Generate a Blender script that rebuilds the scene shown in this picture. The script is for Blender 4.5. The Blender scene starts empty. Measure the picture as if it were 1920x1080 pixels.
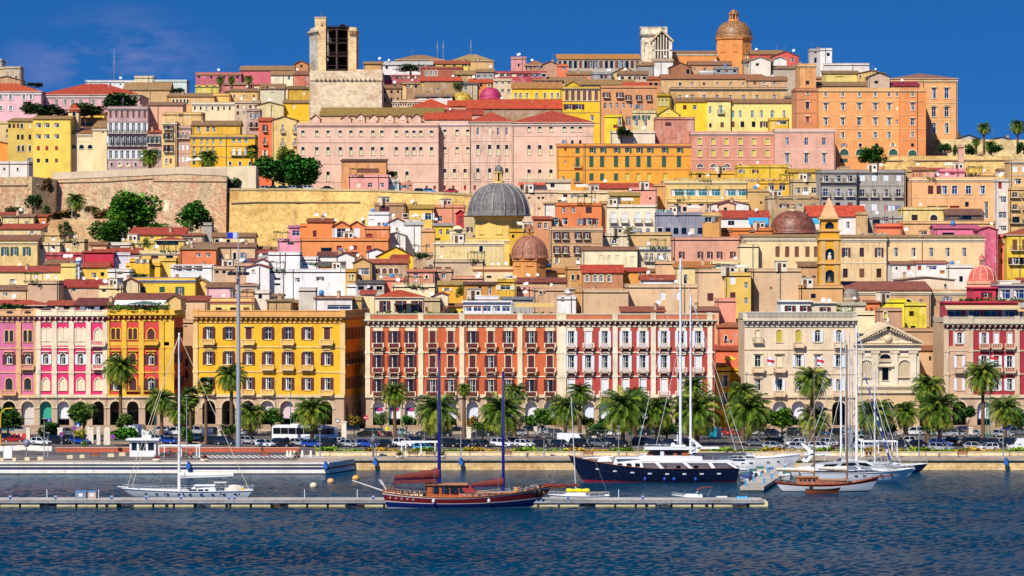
import bpy,math,random
from math import radians as RD,sin,cos,pi,sqrt,atan2
from mathutils import Vector,Matrix
# ---------------------------------------------------------------- camera model (metres; harbour looks along +Y)
F=5900.0;HC=36.0;YH=502.0
def S(d):return d/F
def PX(px,d):return(px-960)*d/F
def PZ(py,d):return HC-(py-YH)*d/F
scene=bpy.context.scene
COL=scene.collection
R=random.Random(7)
# ---------------------------------------------------------------- materials
_M={}
def lin(h,k=1.0):
 out=[]
 for i in(0,2,4):
  c=int(h[i:i+2],16)/255
  c=c/12.92 if c<=.04045 else((c+.055)/1.055)**2.4
  out.append(min(1,c*k))
 return out+[1]
ALB=0.86
def newmat(name):
 m=bpy.data.materials.new(name);m.use_nodes=True
 nt=m.node_tree;b=nt.nodes['Principled BSDF']
 return m,nt,b
def N(nt,t,**kw):
 n=nt.nodes.new(t)
 for k,v in kw.items():
  if k in n.inputs:n.inputs[k].default_value=v
  else:setattr(n,k,v)
 return n
def noise(nt,vec,scale,detail=3,rough=.55):
 n=N(nt,'ShaderNodeTexNoise');SV(n,'Scale',scale)
 SV(n,'Detail',detail);SV(n,'Roughness',rough)
 LK(nt,vec,n.inputs['Vector']);return n.outputs['Fac']
def vmul(nt,vec,s):
 n=N(nt,'ShaderNodeVectorMath',operation='MULTIPLY');LK(nt,vec,n.inputs[0]);SV(n,1,s)
 return n.outputs[0]
def ramp(nt,fac,stops):
 n=N(nt,'ShaderNodeValToRGB');cr=n.color_ramp
 while len(cr.elements)<len(stops):cr.elements.new(.5)
 for e,(p,c)in zip(cr.elements,stops):e.position=p;e.color=c
 LK(nt,fac,n.inputs['Fac']);return n.outputs['Color']
def mixc(nt,fac,a,b,mode='MIX'):
 n=N(nt,'ShaderNodeMix',data_type='RGBA',blend_type=mode)
 for sock,val in((n.inputs[0],fac),(n.inputs[6],a),(n.inputs[7],b)):
  if isinstance(val,(int,float,list,tuple)):sock.default_value=val
  else:LK(nt,val,sock)
 return n.outputs[2]
def sc(c,k):return[min(1,x*k)for x in c[:3]]+[1]
def bump(nt,b,h,strength=.3,dist=.1):
 n=N(nt,'ShaderNodeBump');SV(n,'Strength',strength);SV(n,'Distance',dist)
 LK(nt,h,n.inputs['Height']);LK(nt,n.outputs['Normal'],b.inputs['Normal'])
def SV(n,k,v):n.inputs[k].default_value=v
def LK(nt,a,b):nt.links.new(a,b)
def g1(v):return[v,v,v,1]
def M(key):
 if key in _M:return _M[key]
 kind,_,hx=key.partition(':')
 if not hx and len(key)==6:kind,hx='w',key
 m,nt,b=newmat('mat_'+key.replace(':','_'))
 pos=N(nt,'ShaderNodeNewGeometry').outputs['Position']
 SV(b,'Roughness',.85)
 L=nt.links
 if kind=='w':
  c=[a*.95+b_*.05 for a,b_ in zip(lin(hx,ALB),(.50,.34,.20,1))]
  f=noise(nt,pos,.22,5,.65)
  col=ramp(nt,f,[(.30,sc(c,.80)),(.5,c),(.72,sc(c,1.12))])
  st=noise(nt,vmul(nt,pos,(.9,.9,.16)),1.0,5,.75)
  col=mixc(nt,1.0,col,ramp(nt,st,[(.33,[.86,.82,.76,1]),(.50,g1(1))]),'MULTIPLY')
  pt=noise(nt,pos,1.3,4,.7)
  col=mixc(nt,1.0,col,ramp(nt,pt,[(.30,[.80,.78,.74,1]),(.42,g1(1))]),'MULTIPLY')
  L.new(col,b.inputs['Base Color']);bump(nt,b,pt,.25,.06)
 elif kind=='o':
  c=[a*.88+b_*.12 for a,b_ in zip(lin(hx,ALB),(.55,.38,.24,1))]
  f=noise(nt,pos,.38,6,.72)
  col=ramp(nt,f,[(.34,sc(c,.62)),(.44,sc(c,.9)),(.55,c),(.62,[min(1,x*.7+.18)for x in c[:3]]+[1])])
  st=noise(nt,vmul(nt,pos,(2.2,2.2,.15)),1.0,4,.7)
  col=mixc(nt,1.0,col,ramp(nt,st,[(.35,g1(.68)),(.55,g1(1))]),'MULTIPLY')
  L.new(col,b.inputs['Base Color']);bump(nt,b,f,.3,.1)
 elif kind=='r':
  c=lin(hx,.66)
  w=N(nt,'ShaderNodeTexWave');SV(w,'Scale',.95);SV(w,'Distortion',.6)
  L.new(pos,w.inputs['Vector'])
  f=noise(nt,pos,1.1,5,.75)
  col=ramp(nt,f,[(.3,sc(c,.5)),(.5,c),(.68,[min(1,c[0]*1.1+.05),min(1,c[1]*1.35+.05),min(1,c[2]*1.2+.012),1])])
  col=mixc(nt,.55,col,ramp(nt,w.outputs['Fac'],[(.1,g1(.45)),(.6,g1(1))]),'MULTIPLY')
  L.new(col,b.inputs['Base Color']);bump(nt,b,w.outputs['Fac'],.6,.12)
 elif kind=='s':
  c=lin(hx,ALB)
  sx=N(nt,'ShaderNodeSeparateXYZ');L.new(pos,sx.inputs[0])
  ad=N(nt,'ShaderNodeMath',operation='ADD');L.new(sx.outputs[0],ad.inputs[0]);L.new(sx.outputs[1],ad.inputs[1])
  cb=N(nt,'ShaderNodeCombineXYZ');L.new(ad.outputs[0],cb.inputs[0]);L.new(sx.outputs[2],cb.inputs[1])
  br=N(nt,'ShaderNodeTexBrick');SV(br,'Scale',1.0)
  SV(br,'Brick Width',1.1);SV(br,'Row Height',.5);SV(br,'Mortar Size',.03)
  SV(br,'Color1',sc(c,1.2));SV(br,'Color2',sc(c,.95));SV(br,'Mortar',sc(c,.72))
  L.new(cb.outputs[0],br.inputs['Vector'])
  f=noise(nt,pos,.16,6,.7)
  col=mixc(nt,1.0,br.outputs['Color'],ramp(nt,f,[(.34,[.74,.60,.46,1]),(.5,g1(1)),(.68,[1.15,1.15,1.1,1])]),'MULTIPLY')
  f2=noise(nt,pos,.9,6,.85)
  col=mixc(nt,1.0,col,ramp(nt,f2,[(.34,[.66,.58,.46,1]),(.5,g1(1)),(.64,[1.2,1.2,1.2,1])]),'MULTIPLY')
  L.new(col,b.inputs['Base Color']);bump(nt,b,f2,.5,.2)
 elif kind=='S':
  c=lin(hx,ALB)
  f=noise(nt,vmul(nt,pos,(1,1,.45)),.2,6,.78)
  col=ramp(nt,f,[(.36,sc(c,.75)),(.45,c),(.49,sc(c,1.15)),(.52,[.42,.19,.11,1]),(.56,[.52,.32,.19,1]),(.60,sc(c,.85)),(.70,[.85,.68,.46,1])])
  f2=noise(nt,vmul(nt,pos,(1,1,2)),1.0,5,.8)
  col=mixc(nt,1.0,col,ramp(nt,f2,[(.36,g1(.5)),(.5,g1(1)),(.62,g1(1.25))]),'MULTIPLY')
  L.new(col,b.inputs['Base Color']);bump(nt,b,f2,.5,.25)
 elif kind=='p':
  c=lin(hx,ALB);L.new(ramp(nt,noise(nt,pos,2.5,3),[(.35,sc(c,.9)),(.6,c)]),b.inputs['Base Color'])
  SV(b,'Roughness',.5)
 elif kind=='c':
  c=lin(hx,ALB);SV(b,'Base Color',c);SV(b,'Roughness',.25)
  SV(b,'Coat Weight',.6);SV(b,'Coat Roughness',.08)
  L.new(ramp(nt,noise(nt,pos,3,2),[(.4,g1(.2)),(.6,g1(.35))]),b.inputs['Roughness'])
 elif kind=='l':
  c=lin(hx,ALB);sp=N(nt,'ShaderNodeSeparateXYZ');L.new(pos,sp.inputs[0])
  mm=N(nt,'ShaderNodeMath',operation='MULTIPLY');SV(mm,1,5.0);L.new(sp.outputs[2],mm.inputs[0])
  fr=N(nt,'ShaderNodeMath',operation='FRACT');L.new(mm.outputs[0],fr.inputs[0])
  L.new(ramp(nt,fr.outputs[0],[(.0,sc(c,.6)),(.35,c)]),b.inputs['Base Color']);SV(b,'Roughness',.6)
 elif kind=='g':
  f=noise(nt,pos,.35,2)
  c=lin(hx or '1A2536',1)
  L.new(ramp(nt,f,[(.35,sc(c,.5)),(.65,sc(c,.9))]),b.inputs['Base Color']);SV(b,'Roughness',.12)
  SV(b,'Specular IOR Level',.55)
 elif kind=='f':
  c=[a*.8+b_*.2 for a,b_ in zip(lin(hx,1.3),(.07,.085,.025,1))]
  f=noise(nt,pos,1.1,4,.8)
  L.new(ramp(nt,f,[(.3,sc(c,.35)),(.5,c),(.7,[min(1,c[0]*2.2),min(1,c[1]*1.8),c[2]*1.1,1])]),b.inputs['Base Color'])
  SV(b,'Roughness',.6);SV(b,'Specular IOR Level',.12)
 elif kind=='b':
  c=lin(hx,1)
  L.new(ramp(nt,noise(nt,vmul(nt,pos,(3,3,6)),1.0,4,.7),[(.3,sc(c,.5)),(.65,sc(c,1.3))]),b.inputs['Base Color'])
 elif kind=='v':
  c=lin(hx,ALB)
  L.new(ramp(nt,noise(nt,vmul(nt,pos,(.6,4,9)),1.0,4,.7),[(.3,sc(c,.55)),(.65,sc(c,1.2))]),b.inputs['Base Color']);SV(b,'Roughness',.35)
 elif kind=='a':
  c=lin(hx,1)
  f=noise(nt,pos,.15,6,.75);f2=noise(nt,pos,3,3)
  col=ramp(nt,f,[(.32,sc(c,.62)),(.52,c),(.7,sc(c,1.3))])
  col=mixc(nt,1.0,col,ramp(nt,f2,[(.3,g1(.75)),(.6,g1(1.1))]),'MULTIPLY')
  L.new(col,b.inputs['Base Color'])
 elif kind=='d':
  c=lin(hx,ALB)
  f=noise(nt,pos,1.5,6,.8)
  f2=noise(nt,vmul(nt,pos,(1.5,1.5,.2)),1.0,5,.7)
  col=ramp(nt,f,[(.34,sc(c,.45)),(.5,c),(.66,[min(1,x*1.25+.05)for x in c[:3]]+[1])])
  col=mixc(nt,.7,col,ramp(nt,f2,[(.35,g1(.5)),(.6,g1(1.15))]),'MULTIPLY')
  L.new(col,b.inputs['Base Color']);SV(b,'Roughness',.6);bump(nt,b,f,.5,.15)
 elif kind=='t':
  c=lin(hx,ALB)
  vo=N(nt,'ShaderNodeTexVoronoi');SV(vo,'Scale',2.4);L.new(pos,vo.inputs['Vector'])
  sp=N(nt,'ShaderNodeSeparateColor');L.new(vo.outputs['Color'],sp.inputs[0])
  L.new(ramp(nt,sp.outputs[0],[(.15,sc(c,.5)),(.5,c),(.85,[min(1,x*1.4)for x in c[:3]]+[1])]),b.inputs['Base Color']);SV(b,'Roughness',.5)
 _M[key]=m
 return m
# ---------------------------------------------------------------- mesh builder
class MB:
 def __init__(s):s.v=[];s.f=[];s.m=[];s.mats=[];s.sm=[]
 def mi(s,k):
  if k not in s.mats:s.mats.append(k)
  return s.mats.index(k)
 def face(s,pts,k,smooth=False):
  n=len(s.v);s.v+=[tuple(p)for p in pts];s.f.append(tuple(range(n,n+len(pts))));s.m.append(s.mi(k));s.sm.append(smooth)
 def Q(s,V,Fs,k,smooth=False):
  n=len(s.v);s.v+=[tuple(p)for p in V];i=s.mi(k)
  seen=set()
  for f in Fs:
   t=frozenset(f)
   if t in seen:continue
   seen.add(t);s.f.append(tuple(n+a for a in f));s.m.append(i);s.sm.append(smooth)
 def b(s,x0,x1,y0,y1,z0,z1,k,top=None):
  V=[(x0,y0,z0),(x1,y0,z0),(x1,y1,z0),(x0,y1,z0),(x0,y0,z1),(x1,y0,z1),(x1,y1,z1),(x0,y1,z1)]
  s.Q(V,[(0,3,2,1),(0,1,5,4),(1,2,6,5),(2,3,7,6),(3,0,4,7)]+([(4,5,6,7)]if top is None else[]),k)
  if top:s.face([V[4],V[5],V[6],V[7]],top)
 def T(s,p,q,r0,r1,k,n=6,caps=True,smooth=True):
  p=Vector(p);q=Vector(q);a=(q-p)
  if a.length<1e-6:return
  a.normalize();u=a.orthogonal().normalized();w=a.cross(u)
  V=[]
  for c,r in((p,r0),(q,r1)):
   for i in range(n):
    t=2*pi*i/n;V.append(c+u*(r*cos(t))+w*(r*sin(t)))
  Fs=[(i,(i+1)%n,n+(i+1)%n,n+i)for i in range(n)]
  s.Q(V,Fs,k,smooth)
  if caps:s.face(V[:n][::-1],k);s.face(V[n:],k)
 def path(s,pts,r,k,n=5):
  for a,b in zip(pts,pts[1:]):s.T(a,b,r,r,k,n,False)
 def L(s,cx,cy,prof,k,n=20,smooth=True,a0=0):
  V=[]
  for r,z in prof:
   for i in range(n):
    t=a0+2*pi*i/n;V.append((cx+r*cos(t),cy+r*sin(t),z))
  Fs=[]
  for j in range(len(prof)-1):
   for i in range(n):
    i2=(i+1)%n;Fs.append((j*n+i,j*n+i2,(j+1)*n+i2,(j+1)*n+i))
  s.Q(V,Fs,k,smooth)
 def sphere(s,c,r,k,n=10,m=6,sz=1.0):
  s.L(c[0],c[1],[(r*max(.02,sin(pi*j/m)),c[2]-r*sz*cos(pi*j/m))for j in range(m+1)],k,n)
 def data(s,name):
  me=bpy.data.meshes.new(name);me.from_pydata(s.v,[],s.f)
  for k in s.mats:me.materials.append(M(k))
  me.polygons.foreach_set('material_index',s.m);me.polygons.foreach_set('use_smooth',s.sm)
  me.update();return me
 def B(s,name,parent=None,loc=None,rz=0):
  return obj(name,s.data(name),parent,loc,rz)
def obj(name,me,parent=None,loc=None,rz=0):
 o=bpy.data.objects.new(name,me);COL.objects.link(o)
 if parent is not None:o.parent=parent
 if loc is not None:o.location=loc
 if rz:o.rotation_euler=(0,0,rz)
 return o
THINGS=[]
def tag(o,label,cat,group=None,px=0):
 o['label']=label;o['category']=cat
 if group:o['group']=group
 THINGS.append((o,px));return o
def thing(name,label,cat,loc,rz=0,group=None,px=0):
 o=bpy.data.objects.new(name,None);COL.objects.link(o);o.location=loc;o.rotation_euler=(0,0,rz)
 o.empty_display_size=.5
 return tag(o,label,cat,group,px)
def ST(o,kind='structure'):o['kind']=kind;return o
_MC={}
def CA(key,fn,name):
 if key not in _MC:_MC[key]=fn().data(name)
 return _MC[key]
def interp(tab,x):
 if x<=tab[0][0]:return tab[0][1]
 for(a,b),(c,d)in zip(tab,tab[1:]):
  if x<=c:return b+(d-b)*(x-a)/(c-a)
 return tab[-1][1]
TT=[(650,2.6),(672,2.8),(690,9),(720,15),(750,22),(805,31),(850,38),(884,42),(896,44),(903,55.5),(950,57),(975,62),(1000,68),(1040,76),(1080,86),(1120,94),(1170,102),(1210,106),(1300,106),(1400,80),(1700,8),(3000,5)]
CAPY=[(-3000,480),(-1000,420),(-300,300),(0,200),(300,178),(450,160),(600,150),(1500,150),(1700,165),(1785,215),(1812,300),(1920,312),(2500,400),(4000,470)]
def terr(X,Y):
 px=960+X*F/Y
 z=interp(TT,Y)
 if Y>840:z=min(z,max(20,PZ(interp(CAPY,px)+6,Y)))
 return z
DA=[(100,1215),(120,1170),(150,1120),(180,1080),(220,1040),(260,1000),(300,965),(340,940),(360,908),(380,866),(410,838),(440,808),(470,778),(500,750),(530,726),(560,706),(590,690),(620,676)]
def dauto(yb):return interp(DA,yb)
# ---------------------------------------------------------------- facades and windows
SH=dict(m='5A1F22',w='E9EEF2',g='1F5A4C',k='F0E3BE',t='3E8FA0',b='2747A8',r='9A3226',y='C9B83C',d='20242C',p='7A4A34',e='8F9AA8',o='C0713A')
def AP(u0,u1,v0,v1,pointed=False,n=8):
 """outline of an arched head from (u1, spring) over the top to (u0, spring)"""
 w=u1-u0;c=(u0+u1)/2;r=w/2;rise=r*1.25 if pointed else r
 rise=min(rise,(v1-v0)*.7);sp=v1-rise;P=[]
 for i in range(n+1):
  t=pi*i/n;x=c+r*cos(t);y=sin(t)
  if pointed:y=(1-abs(cos(t))**1.35)**.62 if abs(cos(t))<1 else 0
  P.append((x,sp+rise*y))
 return P,sp
def WF(mb,W,z0,z1,holes,k,T=None,depth=.28,rk=None):
 """rectangular wall in the plane y=0 with openings; T maps (u, y, z) to local coordinates"""
 T=T or(lambda u,y,z:(u,y,z));rk=rk or k
 hs=[h for h in holes if h[0]>.02 and h[1]<W-.02 and h[2]>=z0 and h[3]<z1]
 us=sorted(set([0,W]+[round(x,3)for h in hs for x in h[:2]]));vs=sorted(set([z0,z1]+[round(x,3)for h in hs for x in h[2:4]]))
 for j in range(len(vs)-1):
  cv=(vs[j]+vs[j+1])/2;run=None
  row=[h for h in hs if h[2]<cv<h[3]]
  for i in range(len(us)-1):
   cu=(us[i]+us[i+1])/2
   solid=not any(h[0]<cu<h[1]for h in row)
   if solid and run is None:run=us[i]
   if(not solid or i==len(us)-2)and run is not None:
    e=us[i]if not solid else us[i+1]
    mb.face([T(run,0,vs[j]),T(e,0,vs[j]),T(e,0,vs[j+1]),T(run,0,vs[j+1])],k);run=None
 for h in hs:
  u0,u1,v0,v1=h[:4];kind=h[4]if len(h)>4 else ''
  if kind:
   P,sp=AP(u0,u1,v0,v1,kind=='P')
   mid=len(P)//2
   right=[T(u1,0,v1)]+[T(a,0,b)for a,b in P[:mid+1]][::-1]
   left=[T(u0,0,v1)]+[T(a,0,b)for a,b in P[mid:]][::-1]
   for poly in(right,left):
    for a,b in zip(poly[1:],poly[2:]):mb.face([poly[0],a,b],k)
   ring=[(u1,v0)]+P+[(u0,v0)]
  else:ring=[(u1,v0),(u1,v1),(u0,v1),(u0,v0)]
  for a,b in zip(ring,ring[1:]+ring[:1]):
   mb.face([T(a[0],0,a[1]),T(b[0],0,b[1]),T(b[0],depth,b[1]),T(a[0],depth,a[1])],rk)
def fan(mb,u0,u1,v0,v1,y,kind,k):
 if not kind:mb.face([(u0,y,v0),(u1,y,v0),(u1,y,v1),(u0,y,v1)],k);return
 P,sp=AP(u0,u1,v0,v1,kind=='P');mb.face([(u0,y,v0),(u1,y,v0)]+[(a,y,b)for a,b in P],k)
def q(x):return round(x*20)/20
GL=dict(d='g:10141C',w='g:1A2536',b='g:1C3C78',t='g:3A8898',k='p:E0D0AC',y='p:D8C860',r='l:9A3226',p='g:4A3026',g='g:2A4A3C',m='g:3A1C1E',e='g:6A7480',o='l:C0713A')
def pane_mesh(w,h,kind,closed,shc,fr,depth,gk='g:1A2536'):
 mb=MB();a=w/2;y=depth-.02
 if closed:
  fan(mb,-a,a,-h/2,h/2,.1,kind,'l:'+shc);mb.b(-.03,.03,.06,.1,-h/2,h/2-(a*.2 if kind else.03),'p:'+shc)
  mb.b(-a,a,.07,.1,-h/2+.0,-h/2+.08,'p:'+shc)
 else:
  fan(mb,-a,a,-h/2,h/2,y,kind,gk if gk!='p:E0D0AC' else 'g:3A2E28')  # above a blind, the dark pane colour stands for shade at the window head
  if gk=='p:E0D0AC':mb.b(-a*.9,a*.9,y-.05,y-.01,-h/2,h*.08,gk)
  if fr:
   t=.09;top=h/2-(a if kind else 0)
   mb.b(-t/2,t/2,y-.06,y-.01,-h/2,h/2-(.05 if kind else 0),'p:'+fr)
   mb.b(-a,-a+t,y-.05,y,-h/2,top,'p:'+fr);mb.b(a-t,a,y-.05,y,-h/2,top,'p:'+fr)
   mb.b(-a,a,y-.055,y-.008,top-t,top,'p:'+fr);mb.b(-a,a,y-.055,y-.008,-h/2,-h/2+t,'p:'+fr)
   mb.b(-a,a,y-.052,y-.006,h*.12,h*.12+t*.7,'p:'+fr)
   if R.random()<.6:
    cw='p:E8E6DE';mb.face([(-a+.1,y-.004,-h/2+.1),(-a*.35,y-.004,-h/2+.1),(-a*.5,y-.004,top-.1),(-a+.1,y-.004,top-.1)],cw)
 return mb
def trim_mesh(w,h,kind,style,tc):
 mb=MB();a=w/2;t=.16;k='w' and tc
 if kind:
  P,sp=AP(-a,a,-h/2,h/2,kind=='P');P2,_=AP(-a-t*1.3,a+t*1.3,-h/2,h/2+t*1.3,kind=='P')
  pr=[(a,-h/2)]+P+[(-a,-h/2)];po=[(a+t*1.3,-h/2)]+P2+[(-a-t*1.3,-h/2)]
  for i in range(len(pr)-1):
   A,B,C,D=pr[i],pr[i+1],po[i+1],po[i]
   mb.face([(A[0],-.08,A[1]),(B[0],-.08,B[1]),(C[0],-.08,C[1]),(D[0],-.08,D[1])],k)
   mb.face([(D[0],-.08,D[1]),(C[0],-.08,C[1]),(C[0],.0,C[1]),(D[0],.0,D[1])],k)
   mb.face([(A[0],-.08,A[1]),(A[0],.05,A[1]),(B[0],.05,B[1]),(B[0],-.08,B[1])],k)
 elif any(x in style for x in 'TOHSG'):
  mb.b(-a-t,-a,-.07,.03,-h/2,h/2,k);mb.b(a,a+t,-.07,.03,-h/2,h/2,k);mb.b(-a-t,a+t,-.07,.03,h/2,h/2+t,k)
 mb.b(-a-.2,a+.2,-.16,.03,-h/2-.14,-h/2,k)
 z=h/2+(.25 if not kind else.35)
 if 'H' in style:mb.b(-a-.4,a+.4,-.35,.0,z,z+.2,k);mb.b(-a-.25,a+.25,-.2,.0,z-.16,z,k)
 if 'S' in style:
  n=8;b=a+.4
  for i in range(n):
   t0=pi*i/n;t1=pi*(i+1)/n
   x0,x1,y0,y1=b*cos(t0),b*cos(t1),z+.15+.42*sin(t0),z+.15+.42*sin(t1)
   mb.face([(x0,-.3,y0),(x1,-.3,y1),(x1,0,y1),(x0,0,y0)],k);mb.face([(x0,-.3,y0-.2),(x1,-.3,y1-.2),(x1,-.3,y1),(x0,-.3,y0)],k)
  mb.b(-b,b,-.3,0,z-.05,z+.1,k)
 if 'G' in style:
  b=a+.42;mb.Q([(-b,-.3,z),(b,-.3,z),(0,-.3,z+.55),(-b,0,z),(b,0,z),(0,0,z+.55)],[(0,1,2),(0,2,5,3),(1,4,5,2),(0,3,4,1)],k)
 if 'O' in style:
  mb.b(-a-.35,a+.35,-.05,.0,h/2+.02,h/2+1.35,k)
  for s in(-1,1):mb.b(s*(a*.55)-.14,s*(a*.55)+.14,-.07,-.03,h/2+.95,h/2+1.25,'w:B5482C')
 return mb
def shutter_mesh(w,h,c):
 mb=MB();a=w/2
 mb.b(-a,a,-.06,0,-h/2,h/2,'l:'+c);mb.b(-a,-a+.07,-.075,-.055,-h/2,h/2,'p:'+c);mb.b(a-.07,a,-.075,-.055,-h/2,h/2,'p:'+c)
 mb.b(-a,a,-.073,-.053,-.06,.06,'p:'+c);return mb
def balcony_mesh(w,kind,tc):
 mb=MB();a=w/2
 if kind=='R':
  mb.b(-a,a,-.9,0,-.22,0,'w:B8A488');mb.b(-a,a,-.9,-.8,.86,.97,tc);mb.b(-a+.3,a-.3,-.86,-.84,.1,.8,'p:6A2420' if tc=='w:F3E2BE' else 'p:D8C8C0')
  for s in(-1,1):mb.b(s*a-.12,s*a+.12,-.93,-.72,0,1.0,tc);mb.b(s*a*.8-.14,s*a*.8+.14,-.75,0,-.6,-.22,tc)
 elif kind=='C':
  mb.b(-a,a,-.95,0,-.2,0,tc);mb.b(-a,a,-.95,-.78,.85,1.0,tc)
  mb.b(-a,a,-.93,-.8,0,.14,tc)
  for s in(-1,1):
   mb.b(s*a-.13,s*a+.13,-.98,-.76,0,1.02,tc);mb.b(s*(a-.06)-.06,s*(a-.06)+.06,-.8,0,.85,1.0,tc)
   mb.Q([(s*a*.75-.12,0,-.2),(s*a*.75+.12,0,-.2),(s*a*.75+.12,-.8,-.2),(s*a*.75-.12,-.8,-.2),(s*a*.75-.12,0,-.75),(s*a*.75+.12,0,-.75)],[(0,3,4),(1,5,2),(3,2,5,4)],tc)
  n=max(3,int(w/.32))
  for i in range(n):
   x=-a+w*(i+.5)/n;mb.b(x-.06,x+.06,-.9,-.82,.14,.85,tc)
 else:
  c='p:2A2A2E'
  mb.b(-a,a,-.8,0,-.14,0,tc);mb.b(-a,a,-.8,-.75,.92,.98,c);mb.b(-a,-a+.05,-.8,0,.92,.98,c);mb.b(a-.05,a,-.8,0,.92,.98,c)
  n=max(4,int(w/.22))
  for i in range(n+1):
   x=-a+w*i/n;mb.b(x-.018,x+.018,-.79,-.76,0,.92,c)
  for s in(-1,1):
   for j in range(3):mb.b(s*(a-.03)-.018,s*(a-.03)+.018,-.2-.25*j,-.17-.25*j,0,.92,c)
 return mb
def AW(par,u,z,w,h,style,tc,rz=0,y=0,fr='E6E4DA',off=None,bw=None):
 """style: [n|o|c] + colour + flags.  (u, y, z) is the centre of the opening in the thing's frame"""
 w,h=q(w),q(h);typ,c=style[0],style[1];fl=style[2:];sc_=SH[c]
 kind='A' if 'A' in fl else 'P' if 'P' in fl else ''
 if typ=='o' and c=='m' and 'F' in fl:fr='5A1F22'
 gk=GL[c]if typ=='n' else 'g:1A2536';fr=None if typ=='n' and c in 'dkyrpo' else fr
 pm=CA(('pane',w,h,kind,typ=='c',sc_ if typ=='c' else '',fr,gk,R.randrange(3)),lambda:pane_mesh(w,h,kind,typ=='c',sc_,fr,.26,gk),'window')
 cz,sz=cos(rz),sin(rz)
 win=obj('window',pm,par,(u,y,z),rz)
 if any(x in fl for x in 'THSGAPO'):
  obj('frame',CA(('trim',w,h,kind,fl,tc),lambda:trim_mesh(w,h,kind,fl,tc),'frame'),win,(0,0,0))
 if typ=='o':
  sw=q(w*.5);sh=h if not kind else h*.93
  sm=CA(('sh',sw,q(sh),sc_),lambda:shutter_mesh(sw,sh,sc_),'shutter')
  for s in(-1,1):
   e=(w/2+sw/2+.02)*s
   if 'E' in fl and s==-1:e=-w/4;
   obj('shutter',sm,win,(e,-.085 if e*s>w/2 else.2,-(h-sh)/2))
 if 'B' in fl or 'C' in fl or 'R' in fl:
  k='B' if 'B' in fl else 'R' if 'R' in fl else 'C';b_=q(bw or w*1.9)
  o=obj('balcony',CA(('bal',b_,k,tc),lambda:balcony_mesh(b_,k,tc),'balcony'),win,(0,0,-h/2-(.95 if k=='C' else.02)))
 return win
# ---------------------------------------------------------------- small roof fittings, parts of the house that carries them
def dish_mesh():
 mb=MB();prof=[(.03,0),(.25,.03),(.42,.1),(.5,.17)]
 t=MB();t.L(0,0,prof,'p:F2F2F0',12)
 Rm=Matrix.Rotation(RD(62),3,'X')@Matrix.Rotation(0,3,'Z')
 mb.Q([Rm@Vector(v)+Vector((0,0,1.0))for v in t.v],t.f,'p:F2F2F0',True)
 mb.T((0,.15,0),(0,.1,1.0),.04,.04,'p:77777A');mb.T((0,0,.75),(0,-.5,1.15),.02,.02,'p:77777A');return mb
def antenna_mesh():
 mb=MB();c='p:8A8A8C';mb.T((0,0,0),(0,0,3.2),.035,.025,c,5)
 for j,z in enumerate((2.3,2.6,2.9,3.1)):mb.b(-.5+.08*j,.5-.08*j,-.015,.015,z,z+.03,c)
 mb.b(-.015,.015,-.5,.5,2.75,2.78,c);return mb
def chimney_mesh(k):
 mb=MB();mb.b(-.35,.35,-.25,.25,-.6,1.1,k);mb.b(-.45,.45,-.35,.35,1.1,1.25,'w:B8A890');mb.b(-.28,.28,-.18,.18,1.25,1.45,'r:B5653F');return mb
def tank_mesh():
 mb=MB();mb.L(0,0,[(.02,.3),(.55,.3),(.55,1.4),(.3,1.55),(.02,1.6)],'p:3C86C8',12)
 for s in(-1,1):mb.b(s*.35-.05,s*.35+.05,-.3,.3,0,.3,'p:77777A')
 return mb
def stairhead_mesh():
 mb=MB();mb.b(-1.3,1.3,-1,1,0,2.3,'w:EDE2CC');mb.b(-1.45,1.45,-1.15,1.15,2.3,2.45,'w:C8B8A0');mb.b(-.9,-.1,-1.03,-1,0,1.9,'p:6A4A34');mb.b(.3,.95,-1.03,-1,1.0,1.7,'g:1A2536');return mb
def pergola_mesh():
 mb=MB();r=random.Random(4)
 for x in(-1.8,0,1.8):
  for y in(-.9,.9):mb.b(x-.05,x+.05,y-.05,y+.05,0,2.2,'p:8A6A50')
 for i in range(9):mb.b(-2+i*.48,-1.92+i*.48,-1.1,1.1,2.2,2.3,'p:8A6A50')
 for i in range(150):leafq(mb,Vector((r.uniform(-2.2,2.2),r.uniform(-1.2,-.7),r.choice([r.uniform(.0,.9),r.uniform(2.1,2.6)]))),.17,r,'f:3E6A24')
 return mb
def shade_mesh():
 mb=MB();c=random.Random(2).choice(['p:E8E0CC']);mb.Q([(-1.8,0,1.9),(1.8,0,1.9),(1.8,1.9,2.5),(-1.8,1.9,2.5),(-1.8,0,1.65),(1.8,0,1.65)],[(0,1,2,3),(4,5,1,0)],c)
 for x in(-1.7,1.7):mb.T((x,.05,0),(x,.05,1.9),.04,.04,'p:9A9A9C',5)
 for i in range(7):mb.b(-1.7+.55*i,-1.66+.55*i,0,.04,0,.9,'p:5A5A5C')
 mb.b(-1.8,1.8,0,.04,.88,.93,'p:5A5A5C');return mb
def cooler_mesh():
 mb=MB();mb.b(-.45,.45,-.2,.2,0,.7,'p:E4E4E0');mb.T((0,-.2,.35),(0,-.215,.35),.26,.26,'p:55585C',12);mb.b(-.4,.4,-.15,.15,-.12,0,'p:77777A');return mb
FIT=dict(head=('stair_head',stairhead_mesh),perg=('pergola',pergola_mesh),shade=('roof_shade',shade_mesh),cool=('air_conditioner',cooler_mesh),dish=('satellite_dish',dish_mesh),ant=('antenna',antenna_mesh),chim=('chimney',lambda:chimney_mesh('w:C9A98A')),tank=('water_tank',tank_mesh))
def FT(kind,par,loc,rz=0,s=1.0):
 nm,fn=FIT[kind];o=obj(nm,CA(('fit',kind),fn,nm),par,loc,rz);o.scale=(s,s,s);return o
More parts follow.
